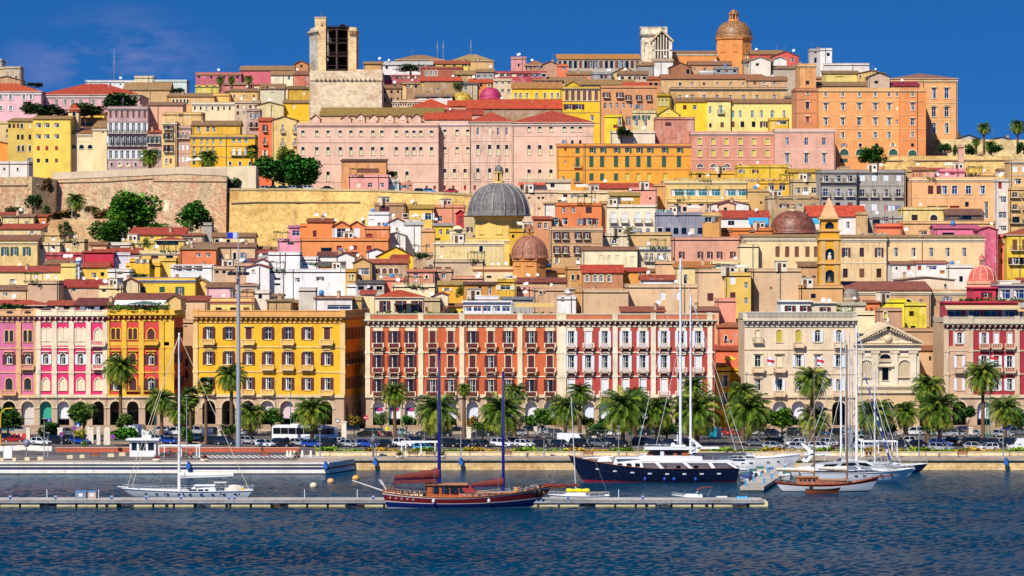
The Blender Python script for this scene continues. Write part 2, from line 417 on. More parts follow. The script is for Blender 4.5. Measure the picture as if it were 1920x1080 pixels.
# ---------------------------------------------------------------- roofs (local frame: u 0..W, y 0..D, z)
def roof(mb,W,D,z,kind,rh,k,ov=.35,wk=None):
 a,b,c,d=-ov,W+ov,-ov,D+ov
 if kind=='hip':
  i=min(W,D)/2
  r=[(i,D/2,z+rh),(W-i,D/2,z+rh)]if W>=D else[(W/2,i,z+rh),(W/2,D-i,z+rh)]
  e=[(a,c,z),(b,c,z),(b,d,z),(a,d,z)];e2=[(p[0],p[1],z-.18)for p in e]
  if W>=D:fs=[(0,1,5,4),(1,2,5),(2,3,4,5),(3,0,4)]
  else:fs=[(0,1,4),(1,2,5,4),(2,3,5),(3,0,4,5)]
  mb.Q(e+r,fs,k)
  mb.Q(e+e2,[(0,4,5,1),(1,5,6,2),(2,6,7,3),(3,7,4,0),(4,7,6,5)],'w:D8C6A8')
 elif kind=='gx':
  t=.18
  for s,y0,y1 in((0,c,D/2),(1,d,D/2)):
   V=[(a,y0,z-.05),(b,y0,z-.05),(b,y1,z+rh),(a,y1,z+rh)];V2=[(p[0],p[1],p[2]-t)for p in V]
   mb.Q(V+V2,[(0,1,2,3),(4,7,6,5),(0,4,5,1),(1,5,6,2),(3,7,4,0)],k)
  for x in(0,W):mb.face([(x,0,z-.02),(x,D,z-.02),(x,D/2,z+rh-.22)],wk or k)
 elif kind=='gy':
  t=.18
  for s,x0 in((0,a),(1,b)):
   V=[(x0,c,z-.08),(x0,d,z-.08),(W/2,d,z+rh),(W/2,c,z+rh)];V2=[(p[0],p[1],p[2]-t)for p in V]
   mb.Q(V+V2,[(0,1,2,3),(4,7,6,5),(0,3,7,4),(0,4,5,1)],k)
  for y in(0,D):mb.face([(0,y,z-.02),(W,y,z-.02),(W/2,y,z+rh-.22)],wk or k)
 elif kind=='shed':
  V=[(a,c,z-.05),(b,c,z-.05),(b,d,z+rh),(a,d,z+rh)];V2=[(p[0],p[1],p[2]-.2)for p in V]
  mb.Q(V+V2,[(0,1,2,3),(4,7,6,5),(0,4,5,1),(1,5,6,2),(2,6,7,3),(3,7,4,0)],k)
  mb.face([(0,0,z-.02),(0,D,z-.02),(0,D,z+rh-.2)],wk or k);mb.face([(W,0,z-.02),(W,D,z-.02),(W,D,z+rh-.2)],wk or k)
  mb.face([(0,D,z-.02),(W,D,z-.02),(W,D,z+rh-.2),(0,D,z+rh-.2)],wk or k)
X=('flat',0,'');REG=[]
def xs_of(n,x0,x1):
 if isinstance(n,int):return[x0+(x1-x0)*(i+.5)/n for i in range(n)]
 return n
KINDS=[('palace','palace','palace'),('university','university','university_building'),('convent','convent','convent'),('church','church','church'),('chapel','chapel','chapel'),('cathedral','cathedral','cathedral_wing'),('flats','apartment block','apartment_block'),('hut','hut','hut'),('shed','shed','shed'),('tower','tower','tower'),('block','building','building_block'),('wall','walled building','walled_building'),('room','rooftop room','rooftop_room'),('terrace','terrace building','terraced_building')]
def house(x0,x1,yt,yb,wc,rf='flat',rh=6,rc='B5653F',wins=(),label='',d=None,dep=None,rot=0,trim=None,cat='house',name='house',tc='w:EADFC4',fit='',group=None,z0=None,swins=(),reg=True,cor=False,deep=0):
 d=d or dauto(yb);rr=RD(rot);s=S(d)
 W=(x1-x0)*s/cos(rr);D=dep or max(7,min(16,W*.8));X0=PX(x0,d)
 Y0=d+(W*sin(abs(rr))if rot<0 else 0)
 gz=z0 if z0 is not None else min(terr(X0,d),terr(X0+W,d),PZ(yb,d)-1)-1.0
 gz-=deep
 zt=PZ(yt,d)-gz
 if cat=='house':
  for wd,c_,n_ in KINDS:
   if wd in label:cat,name=c_,n_;break
 root=thing(name,label,cat,(X0,Y0,gz),rr,group,(x0+x1)/2)
 root['px']=[(x0+x1)/2,(yt+yb)/2]
 run=dict(gx=D/2,gy=0,shed=D,hip=min(W,D)/2 if W<D else D/2,flat=0)[rf];rise=max(.35,rh*s+run*(YH-yt)/F)
 if reg:REG.append((x0,x1,yt-(rh if rf!='flat' else 0)*.6,yb+40,d))
 rr_=random.Random(int(x0*31+yt*7));wk=wc if ':' in wc else('o:' if yt>100 and rr_.random()<.38 and 'white' not in label else 'w:')+wc
 mb=MB();holes=[];jobs=[]
 for y,h,w,xs,st in wins:
  for x in xs_of(xs,x0,x1):
   u=(x-x0)/(x1-x0)*W;z=PZ(y,d)-gz;ww=q(max(.5,w*s*1.14));hh=q(max(.5,h*s*1.06))
   if u-ww/2<.05 or u+ww/2>W-.05:continue
   if st in('nd','nw','nb','np')and rr_.random()<.45:st_=rr_.choice(['cp','ck','ndT','nwT','om','ok','npE' if 0 else 'cm','oe']if ww>.7 else['ndT','cp','nwT'])
   else:st_=st
   holes.append((u-ww/2,u+ww/2,z-hh/2,z+hh/2,'P' if 'P' in st else 'A' if 'A' in st else ''));jobs.append((u,z,ww,hh,st_))
 WF(mb,W,0,zt,holes,wk)
 sh=[];sj=[]
 for y,h,w,n,st in swins:
  for i in range(n):
   u=D*(i+.5)/n;z=PZ(y,d)-gz;hh=q(h*s);ww=q(w*s)
   sh.append((u-ww/2,u+ww/2,z-hh/2,z+hh/2,'A' if 'A' in st else ''));sj.append((u,z,ww,hh,st))
 side='R' if rot<0 or(rot==0 and(x0+x1)/2<960)else 'L'
 if side=='R':
  WF(mb,D,0,zt,sh,wk,lambda u,y,z:(W-y,u,z));WF(mb,D,0,zt,[],wk,lambda u,y,z:(y,D-u,z))
 else:
  WF(mb,D,0,zt,[],wk,lambda u,y,z:(W-y,u,z));WF(mb,D,0,zt,sh,wk,lambda u,y,z:(y,D-u,z))
 mb.face([(W,D,0),(0,D,0),(0,D,zt),(W,D,zt)],wk)
 if W>4:
  for i in range(rr_.randint(1,2)):
   u=rr_.choice([.3,W-.3,W*rr_.uniform(.2,.8)])
   if all(abs(u-(a_[0]+a_[1])/2)>.9 for a_ in holes):mb.T((u,-.12,0),(u,-.12,zt),.09,.09,rr_.choice(['p:5A4438','p:8A7A6A','p:6A6A6C']),5,False)
 mb.B('wall',root)
 rm=MB()
 if rf=='flat':
  rm.b(0,W,.0,D,zt-.9,zt-.6,'a:8A6A55')
  tk=.25
  rm.b(-.06,W+.06,-.06,tk,zt,zt+.14,trim or wk);rm.b(-.06,W+.06,D-tk,D+.06,zt,zt+.14,trim or wk)
  rm.b(-.06,tk,tk,D-tk,zt,zt+.14,trim or wk);rm.b(W-tk,W+.06,tk,D-tk,zt,zt+.14,trim or wk)
 else:
  roof(rm,W,D,zt,rf,rise,'r:'+rc,wk=wk)
 ro=rm.B('roof',root)
 if trim or cor:
  t=MB();k=trim or tc;ct=zt if rf=='flat' else zt-.2
  t.b(-.22,W+.22,-.35,-.002,ct-.75,ct-.45,k);t.b(-.1,W+.1,-.16,-.003,ct-1.1,ct-.75,k)
  ys=sorted(set(w_[0]for w_ in wins))
  for a_,b_ in zip(ys,ys[1:]):
   zz=PZ((a_+b_)/2,d)-gz-.2
   if abs(a_-b_)*s>2.6:t.b(-.05,W+.05,-.09,-.004,zz,zz+.16,k)
  t.B('cornice',root)
 for u,z,ww,hh,st in jobs:AW(root,u,z,ww,hh,st,tc)
 for u,z,ww,hh,st in sj:
  if side=='R':AW(root,W,z,ww,hh,st,tc,pi/2,u)
  else:AW(root,0,z,ww,hh,st,tc,-pi/2,D-u)
 rr_=random.Random(int(x0*31+yt*7))
 if 300<yt<585 and x1-x0>14 and reg and W>3:
  k=rr_.random();fit+=rr_.choice([' head',' perg',' shade head',' chim',' dish',' ant',' perg dish',' cool head'])if rf=='flat' and W>5 else rr_.choice([' chim',' dish chim',' ant',' dish ant',''])
 elif yt<300 and reg and rr_.random()<.5:fit+=rr_.choice([' ant',' chim',' dish',' chim ant'])
 for f in fit.split():
  yy=rr_.uniform(.5,1.4)if rf=='flat' else D/2*rr_.uniform(.5,.9)
  zb=zt-.6 if rf=='flat' else zt+rise*(.25 if f!='ant' else.4)
  sc_=rr_.uniform(.7,1.15)if f=='dish' else 1
  FT(f,ro,(rr_.uniform(.12,.88)*W,yy,zb+(.5 if f=='dish' else 0)),rr_.uniform(-.7,.5),sc_)
 return root,W,D,zt,gz
# ---------------------------------------------------------------- the arcaded palaces on the waterfront
FD=650.0
ARC='w:C2A58A'
def arcade(root,W,z0,z1,arches,k,d,x0,aw,ah_px=(753,790),screens=(),dep=4.5):
 s=S(d);mb=MB();holes=[];cs=[]
 for ax in arches:
  u=(ax-x0)*s;w=q(aw*s)
  if u-w/2<.3 or u+w/2>W-.3:continue
  top=PZ(ah_px[0],d)-PZ(806,d)+z0+.0
  holes.append((u-w/2,u+w/2,z0+.02,top,'A'));cs.append((u,w,top,ax))
 WF(mb,W,z0,z1,holes,k,None,.9)
 t=MB()
 for u,w,top,ax in cs:
  P,sp=AP(-w/2,w/2,0,top);P2,_=AP(-w/2-.35,w/2+.35,0,top+.35)
  for i in range(len(P)-1):
   A,B,C,D_=P[i],P[i+1],P2[i+1],P2[i]
   t.face([(u+A[0],-.12,A[1]),(u+B[0],-.12,B[1]),(u+C[0],-.12,C[1]),(u+D_[0],-.12,D_[1])],'w:D8C2A4');t.face([(u+D_[0],-.12,D_[1]),(u+C[0],-.12,C[1]),(u+C[0],0,C[1]),(u+D_[0],0,D_[1])],'w:D8C2A4')
  t.b(u-.18,u+.18,-.2,0,top-.05,top+.55,'w:D8C2A4')
  sp=top-w/2
  for sgn in(-1,1):
   t.b(u+sgn*(w/2+.3)-.3,u+sgn*(w/2+.3)+.3,-.16,0,sp-.25,sp,'w:D8C2A4')
 t.b(-.1,W+.1,-.2,-.003,z0,z0+.9,'w:A88E76');t.b(-.15,W+.15,-.35,0,z1-.3,z1,'w:D8C2A4')
 a=mb.B('arcade',root)
 t.B('arch_moulding',a)
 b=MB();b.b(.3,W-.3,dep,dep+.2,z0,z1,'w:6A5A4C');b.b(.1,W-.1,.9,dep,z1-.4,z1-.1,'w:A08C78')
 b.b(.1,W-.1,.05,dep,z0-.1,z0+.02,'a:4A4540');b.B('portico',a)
 for u,w,top,ax in cs:
  for(xa,col)in screens:
   if abs(ax-xa)<4:
    m_=MB();fan(m_,-w/2+.05,w/2-.05,top-3.6 if col!='full' else z0,top-.05,.95,'A','p:'+(col if col!='full' else 'D9CFC6'))
    m_.b(-w/2+.05,w/2-.05,.93,.96,top-3.75,top-3.55,'p:9A9A9C')
    m_.B('shop_screen',a,(u,0,0))
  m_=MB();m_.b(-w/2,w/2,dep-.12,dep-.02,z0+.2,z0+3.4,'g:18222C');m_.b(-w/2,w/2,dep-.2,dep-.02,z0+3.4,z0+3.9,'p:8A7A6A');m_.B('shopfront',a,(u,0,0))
def palazzo(x0,x1,label,wc,tc,ycor,cols,rows,arches,aw,screens,pil=(),dep=18,rot=0,bands=None,cc=None,d=FD,parap=8,swins=(),arc=ARC,sk=None,ah=(753,790),ybase=743,panel=None,pc=None):
 """cols: photo x of each window axis; rows: list of (y, h, w, [style per column])"""
 s=S(d);rr=RD(rot);W=(x1-x0)*s/cos(rr);X0=PX(x0,d);gz=2.6
 root=thing('palazzo',label,'building',(X0,d+(W*sin(abs(rr))if rot<0 else 0),gz),rr,'arcaded palaces along the waterfront',(x0+x1)/2)
 root['px']=[(x0+x1)/2,(ycor+800)/2];REG.append((x0,x1,ycor-8,860,d))
 zt=PZ(ycor,d)-gz;zb=PZ(ybase,d)-gz;f=1/cos(rr)
 holes,jobs=[],[]
 for y,h,w,sts in rows:
  for cx,st in zip(cols,sts):
   if not st:continue
   dbl='D' in st
   for dx in((-4.6,4.6)if dbl else(0,)):
    ww=q((w*.62 if dbl else w)*s);hh=q(h*s)
    if 'P' in st and not dbl:ww=q(ww*1.15);
    u=(cx+dx-x0)*s*f;z=PZ(y,d)-gz
    holes.append((u-ww/2,u+ww/2,z-hh/2,z+hh/2,'P' if 'P' in st else 'A' if 'A' in st else ''));jobs.append((u,z,ww,hh,st))
 mb=MB();WF(mb,W,zb,zt,holes,'w:'+wc)
 sh,sj=[],[]
 for y,h,w,n,st in swins:
  for i in range(n):
   u=dep*(i+.5)/n;z=PZ(y,d)-gz;ww=q(w*s);hh=q(h*s)
   sh.append((u-ww/2,u+ww/2,z-hh/2,z+hh/2,''));sj.append((u,z,ww,hh,st))
 WF(mb,dep,zb,zt,sh,'w:'+wc,lambda u,y,z:(W-y,u,z));WF(mb,dep,zb,zt,[],sk or 'w:'+wc,lambda u,y,z:(y,dep-u,z))
 mb.face([(W,dep,0),(0,dep,0),(0,dep,zt),(W,dep,zt)],'w:'+wc)
 mb.B('wall',root)
 g=MB();WF(g,dep,0,zb,[(dep*(i+.25)/4,dep*(i+.75)/4,.02,zb-1.5,'A')for i in range(4)],arc,lambda u,y,z:(W-y,u,z),.6)
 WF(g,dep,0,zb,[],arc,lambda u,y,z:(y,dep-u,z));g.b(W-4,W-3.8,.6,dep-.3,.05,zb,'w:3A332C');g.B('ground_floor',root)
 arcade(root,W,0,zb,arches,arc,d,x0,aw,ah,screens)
 c=cc or tc;m=MB()
 m.b(-.35,W+.35,-.9,-.004,zt-.05,zt+.25,c);m.b(-.2,W+.2,-.55,-.004,zt-.3,zt-.05,c);m.b(-.05,W+.05,-.15,-.004,zt-1.35,zt-1.1,c)
 n=int(W/1.05)
 for i in range(n):
  u=W*(i+.5)/n;m.b(u-.16,u+.16,-.75,-.005,zt-.62,zt-.302,c);m.b(u-.12,u+.12,-.3,-.005,zt-.95,zt-.62,c)
 m.b(W+.004,W+.5,-.5,dep,zt-.3,zt+.24,c)
 n=int(dep/1.1)
 for i in range(n):u=dep*(i+.5)/n;m.b(W+.004,W+.4,u-.15,u+.15,zt-.7,zt-.302,c)
 m.B('cornice',root)
 m=MB();ph=parap*s
 m.b(-.0,W,.05,.35,zt+.25,zt+.25+ph,pc or c);m.b(-.1,W+.1,-.05,.45,zt+.25+ph,zt+.45+ph,c)
 m.b(W-.3,W,.35,dep,zt+.25,zt+.25+ph,pc or c);m.b(W-.4,W+.1,.45,dep,zt+.25+ph,zt+.45+ph,c)
 m.b(0,.3,.35,dep,zt+.25,zt+.25+ph,pc or c)
 for cx in list(pil)or[x0+2,x1-2]:
  u=(cx-x0)*s*f;m.b(u-.55,u+.55,-.12,.5,zt+.25,zt+.62+ph,c)
  if panel:m.L(u,-.14,[(.02,zt+.3),(.02,zt+.3)],c,4)
 m.B('parapet',root)
 m=MB();m.b(.3,W-.3,.35,dep,zt-.3,zt+.02,'a:8A7060');m.B('roof',root)
 ys=[r[0]for r in rows]
 m=MB()
 for a_,b_ in zip(ys,ys[1:]):
  zz=PZ((a_+b_)/2+(rows[0][1]>0)*1.5,d)-gz;m.b(-.05,W+.05,-.14,-.004,zz-.12,zz+.12,tc)
 m.b(-.1,W+.1,-.25,-.004,zb-.02,zb+.35,tc)
 m.B('string_course',root)
 for cx in pil:
  u=(cx-x0)*s*f;m=MB();m.b(-.5,.5,-.28,-.003,zb+.35,zt-1.36,tc)
  for a_,b_ in zip(ys,ys[1:]):
   zz=PZ((a_+b_)/2+1.5,d)-gz;m.b(-.6,.6,-.36,-.28,zz-.3,zz+.3,tc)
  m.B('pilaster',root,(u,0,0))
 if bands:
  for(ua,ub,ya,yb_,k)in bands:
   m=MB();m.b((ua-x0)*s*f,(ub-x0)*s*f,-.035,-.001,PZ(yb_,d)-gz,PZ(ya,d)-gz,k)
   m.B('wall_panel',root)
 for u,z,ww,hh,st in jobs:
  AW(root,u,z,ww,hh,st,tc,bw=(ww*(1.75 if 'R' in st else 2.0)if 'C' in st or 'B' in st or 'R' in st else None))
 for u,z,ww,hh,st in sj:AW(root,W,z,ww,hh,st,tc,pi/2,u)
 return root,W,dep,zt,gz,lambda px:(px-x0)*s*f
r_,W_,D_,zt_,gz_,U_=palazzo(-60,70,'mauve palace with dark arched windows at the left edge of the waterfront','D8709E','w:E2B27C',592,[-47,-22,17,52],[(630,22,11,['cdAD','cdAD','cdAD','cdAD']),(673,20,12,['omAHC','omAHC','omAH','omAHC']),(720,22,13,['cdAT','cdAT','cdATC','cdAT'])],[-47,-22,17,52],24,[(52,'full')],pil=[-35,35,68],cc='w:E0B080')
rows=[(627,24,12,['ckPD','ckPD','ckPD','ckPC']),(673,20,10,['owAH','owAH','owAH','owAHC']),(720,23,11,['ckPT','ckPT','ckPT','ckPT'])]
mag,W_,D_,zt_,gz_,U_=palazzo(70,199,'magenta palace with cream pointed windows and white shutters, left of the red and yellow one','E2186A','w:F3DFC2',592,[86,118,151,184],rows,[86,119,151,184],22,[(86,'2FA88A'),(119,'E8ECF2')],pil=[72,102,134,166,197],parap=6,bands=[(73,166,616,648,'w:F3DFC2')],d=FD-.13)
rows=[(626,21,12,['cmAD','cmAD','cmPC']),(673,22,12,['omAH','cmAH','omAH']),(720,24,13,['omAT','cmATB','omATB'])]
ryp,W_,D_,zt_,gz_,U_=palazzo(199.2,326,'red and yellow palace with a garden terrace on its roof','DA3A38','w:F0BE38',590,[217,249,283],rows,[217,249,283],22,[],pil=[201,233,265,303,322],parap=4,swins=[(626,20,7,5,'omT'),(673,20,7,5,'omT'),(720,20,7,5,'omT')],bands=[(202,265,641,648,'w:F0BE38'),(265,324,641,648,'w:F0BE38'),(301,324,596,742,'w:F0BE38')])
cy=[388,426,464,501,539,576,613]
rows=[(626,22,12,['omHCT','omHT','cmHCT','omHT','omHCT','omHT','cmHC']),(673,23,12,['omST','omHTC','omST','omHTC','omSTC','omHTC','omST']),(720,23,12,['omTC','omT','omTC','omTC','omT','omT','omTC'])]
yel,W_,D_,zt_,gz_,U_=palazzo(361,645,'bright yellow palace with maroon shutters and seven bays over stone arches','F7B80C','w:EBC98A',594,cy,rows,cy,26,[(464,'E8DCE0'),(501,'D9CFD0'),(539,'D9C2C8')],pil=[362.5,643],cc='w:D9A25C',dep=26,rot=-9,swins=[(626,22,8,8,'omT'),(673,22,8,8,'omTB'),(720,22,8,8,'omT')])
co=[709,739,769,811,845,886,920,953,996,1031]
st1=['omOF']*3+['cmO','cmO','omOF','cmO','omO','omO','omO']
st2=['omSF']*3+['cmT','cmT','cmT','omT','cmT','cmT','cmT']
st3=['omSF']*3+['omT','omT','omT','omT','omT','omTF','omTF']
def bal(l,idx):return[x+('R' if i in idx else '')for i,x in enumerate(l)]
rows=[(636,31,11.5,bal(st1,range(10))),(682,31,11.5,bal(st2,range(10))),(727,31,11.5,bal(st3,range(10)))]
ora,W_,D_,zt_,gz_,U_=palazzo(686,1052,'long orange and cream palace with maroon shutters and a penthouse at its left end','D2602E','w:F3E2BE',601,co,rows,[710,740,770,811,845,886,920,957,996,1031],22,[(710,'F0F0F4'),(740,'F0F0F4'),(770,'F0F0F4'),(845,'D8DCE6'),(886,'DCE4F4'),(957,'D0D4DC'),(996,'EDEFF4'),(1031,'D6DEEA')],pil=[689.5,789,866,975,1048.5],pc='w:C06A48',parap=9,cc='w:DDD2B4')
cr=[1071,1103,1134,1173,1205,1245,1277,1309]
rows=[(636,31,11.5,bal(['owO','cwO','owO','owO','owO','owO','owO','owO'],range(8))),(682,31,11.5,bal(['owS','owS','owS','owS','owS','owS','cwS','cwS'],range(8))),(726,31,12,bal(['cwT']*8,range(8)))]
red,W_,D_,zt_,gz_,U_=palazzo(1053,1340,'dark red and cream palace with white shutters, right half of the long block','B23A38','w:F3E6CE',601,cr,rows,[1071,1103,1134,1173,1205,1245,1277,1309],22,[(1103,'DDE6F4'),(1134,'DDE6F4'),(1205,'E4ECF4')],pil=[1057,1153.5,1225,1331],pc='w:C06A48',parap=9,cc='w:DDD2B4',d=FD-.13)
cc_=[1421,1461,1497,1533,1573]
rows=[(630,23,10,['ckAB','cyA','cyAC','owA','owAC']),(677,22,11,['okHC','ckHC','owH','okHC','owH']),(722,22,11,['nwTS','owTC','nwTS','owT','owTC'])]
cre,W_,D_,zt_,gz_,U_=palazzo(1396,1604,'cream palace with a balustraded roof terrace beside the temple fronted church','EAD3B4','w:E4C9A2',601,cc_,rows,[1421,1462,1497,1533,1573],26,[(1462,'E8E6F0'),(1497,'E8E6F0'),(1533,'DADAE6')],arc='w:DDBE94',cc='w:D8CCB4',parap=11)
cq=[1799,1845,1868,1893,1935,1960]
rows=[(634,21,9,['owT','owTC','cwTC','cwTC','cwT','cwT']),(678,22,10,['owGC','owTC','owTC','owTC','owT','owT']),(721,22,10,['owT','owT','owT','owT','owT','owT'])]
cri,W_,D_,zt_,gz_,U_=palazzo(1771,1990,'crimson and stone grey palace with a glazed crimson penthouse at the right edge','A81734','w:D8BEA0',607,cq,rows,[1799,1845,1893,1935],26,[(1845,'E6EAF2'),(1893,'DDE4F0')],pil=[1774,1820,1907,1985],cc='w:C9BBA4',parap=9,sk='w:D0AE88',bands=[(1787,1791,608,649,'w:D8BEA0'),(1807,1816,608,649,'w:D8BEA0'),(1771.5,1816,649,742,'w:D3AE8E')])
def penthouse(par,W,U,xa,xb,ya,yb,wc,y0=2.5,dep=9,rk=None,rh=0,d=FD,gz=2.6,n=3,glass=False,aw=None):
 s=S(d+y0);m=MB();z1=PZ(ya,d)-gz;z0=PZ(yb,d)-gz-1.5;u0,u1=U(xa),U(xb)
 w=u1-u0;holes=[]
 for i in range(n):
  c=w*(i+.5)/n;hw=.75 if not glass else w/n*.4
  holes.append((c-hw,c+hw,z0+1.9,z1-.8))
 WF(m,w,z0,z1,holes,'w:'+wc,lambda u,y,z:(u0+u,y0+y,z));T=lambda a,b:None
 m.face([(u1,y0,z0),(u1,y0+dep,z0),(u1,y0+dep,z1),(u1,y0,z1)],'w:'+wc);m.face([(u0,y0+dep,z0),(u0,y0,z0),(u0,y0,z1),(u0,y0+dep,z1)],'w:'+wc)
 m.face([(u1,y0+dep,z0),(u0,y0+dep,z0),(u0,y0+dep,z1),(u1,y0+dep,z1)],'w:'+wc)
 if not rk:m.b(u0-.3,u1+.3,y0-.5,y0+dep,z1,z1+.25,'w:'+wc)
 ph=m.B('penthouse',par)
 if rk:
  t=MB();roof(t,w,dep,z1,'hip',rh*s,'r:'+rk);t.B('roof',ph,(u0,y0,0))
 for h in holes:AW(ph,u0+(h[0]+h[1])/2,(h[2]+h[3])/2,h[1]-h[0],h[3]-h[2],'nb' if glass else 'omE','w:'+wc,y=y0)
 if aw:
  t=MB();t.Q([(u0-.2,y0,z1-.5),(u1+.2,y0,z1-.5),(u1+.2,y0-2,z1-1.1),(u0-.2,y0-2,z1-1.1),(u0-.2,y0-2,z1-1.4),(u1+.2,y0-2,z1-1.4)],[(0,3,2,1),(3,4,5,2)],'p:'+aw);t.B('awning',ph)
 return ph
def hedge(par,u0,u1,y,z,h=1.0,seed=1,k='f:3C5A1C',dens=30,wd=.8):
 r=random.Random(seed);m=MB();n=int((u1-u0)*dens)
 for i in range(n):
  c=Vector((r.uniform(u0,u1),y+r.uniform(-wd/2,wd/2),z+r.uniform(0,h)*(.6+.4*sin(i))));leafq(m,c,r.uniform(.15,.32),r,k)
 m.b(u0,u1,y-.3,y+.3,z-.3,z+.1,'w:A0563A');return m.B('planter',par)
def leafq(m,c,s,r,k):
 a=r.uniform(0,2*pi);e=r.uniform(-.2,1.3);u=Vector((cos(a),sin(a),0));n=Vector((-sin(a)*sin(e),cos(a)*sin(e),cos(e)))
 w=u.cross(n);m.face([c-u*s-w*s*.6,c+u*s*.3-w*s,c+u*s+w*s*.5,c-u*s*.2+w*s],k)
penthouse(ora,0,lambda p:(p-686)*S(FD),702,792,557,590,'F0E0BA',rk='D04A20',rh=13,n=3)
hd=MB()
_u=lambda p:(p-686)*S(FD)
hd.b(_u(738),_u(785),.6,2.4,PZ(570,FD)-2.6,PZ(569,FD)-2.6,'p:6A4A44')
for p in(739,762,784):hd.T((_u(p),.7,PZ(588,FD)-2.6),(_u(p),.7,PZ(570,FD)-2.6),.06,.06,'p:5A3A34')
hd.B('pergola',ora)
for i,(a,b)in enumerate(((704,736),(744,786),(800,828))):hedge(ora,_u(a),_u(b),.9,PZ(590,FD)-2.6,.8,i+3,'f:4A6A22',18)
ph=penthouse(ora,0,_u,868,958,567,588,'E9ECEE',y0=4,n=5,glass=True)
pg=MB()
for p in(832,905):pg.T((_u(p),1,PZ(589,FD)-2.6),(_u(p),1,PZ(574,FD)-2.6),.09,.09,'p:B0603A')
pg.b(_u(830),_u(907),.9,1.1,PZ(575,FD)-2.6,PZ(573.5,FD)-2.6,'p:B0603A');pg.B('pergola',ora)
t=MB();za,zb_=PZ(569,FD)-2.6,PZ(576,FD)-2.6
for a,b in((965,1000),(1001,1039)):
 t.Q([(_u(a),3,za),(_u(b),3,za),(_u(b),.8,zb_),(_u(a),.8,zb_),(_u(a),3,za+.08),(_u(b),3,za+.08),(_u(b),.8,zb_+.08),(_u(a),.8,zb_+.08)],[(0,3,2,1),(4,5,6,7),(0,1,5,4),(3,7,6,2),(0,4,7,3),(1,2,6,5)],'p:D9B46A')
t.B('awning',ora);hedge(ora,_u(964),_u(1042),.9,PZ(590,FD)-2.6,.6,9,'f:3C5A1C',14)
_v=lambda p:(p-1771)*S(FD)
penthouse(cri,0,_v,1776,1912,568,602,'B81A44',y0=2.4,n=4,glass=True,aw='D9BE92')
hedge(cri,_v(1803),_v(1990),3.0,PZ(565,FD)-2.6,1.0,12,'f:2F4A22',26)
penthouse(cri,0,_v,1880,1985,536,564,'B9B4B0',y0=6,n=4,glass=True)
penthouse(cri,0,_v,1832,1876,541,562,'D42A50',y0=6,n=1)
hedge(cri,_v(1795),_v(1990),1.0,PZ(600,FD)-2.6,.8,13,'f:2F4A22',16)
_w=lambda p:(p-1396)*S(FD)
penthouse(cre,0,_w,1466,1523,566,588,'F2F0E6',y0=3,n=2);penthouse(cre,0,_w,1523,1570,569,588,'E4D8BC',y0=3.4,n=1)
bm=MB();zz=PZ(594,FD)-2.6
for i in range(90):bm.b(.4+i*.25,.5+i*.25,-.3,-.18,zz+.1,zz+.9,'w:E9E0CC')
bm.b(.2,W_-1 if False else 22.8,-.36,-.12,zz+.9,zz+1.05,'w:E9E0CC');bm.B('balustrade',cre)
hedge(cre,_w(1570),_w(1602),2.0,PZ(590,FD)-2.6,2.2,15,'f:3C6A1C',40)
_r=lambda p:(p-199)*S(FD)
hedge(ryp,_r(201),_r(318),.7,PZ(586,FD)-2.6,2.4,16,'f:3F6E1A',70,1.6)
t=MB();t.L(_r(268),3.0,[(4.0,PZ(571,FD)-2.6),(2.2,PZ(567.5,FD)-2.6),(.3,PZ(564.5,FD)-2.6)],'p:6A7C74',8)
for a in range(4):t.T((_r(268)+2.4*cos(a*pi/2+.7),3+2.4*sin(a*pi/2+.7),PZ(590,FD)-2.6),(_r(268)+2.4*cos(a*pi/2+.7),3+2.4*sin(a*pi/2+.7),PZ(570,FD)-2.6),.07,.07,'p:5A6A64')
t.B('gazebo',ryp)
def ellipse(m,cx,cy,z,a,b,k,n=16):
 m.face([(cx+a*cos(2*pi*i/n),cy,z+b*sin(2*pi*i/n))for i in range(n)],k)
m=MB()
for p in(710,740,770):
 ellipse(m,_u(p),.90,PZ(768,FD)-2.6,1.0,.42,'p:7A2A8A');ellipse(m,_u(p)+.35,.88,PZ(768,FD)-2.6,.5,.22,'p:D43A4A')
m.B('shop_sign',ora)
m=MB();zp=PZ(583,FD)-2.6
for p in(18,52):ellipse(m,(p+60)*S(FD),.03,zp-.3,.75,.28,'p:2A2228')
m.B('roof_vent',r_)
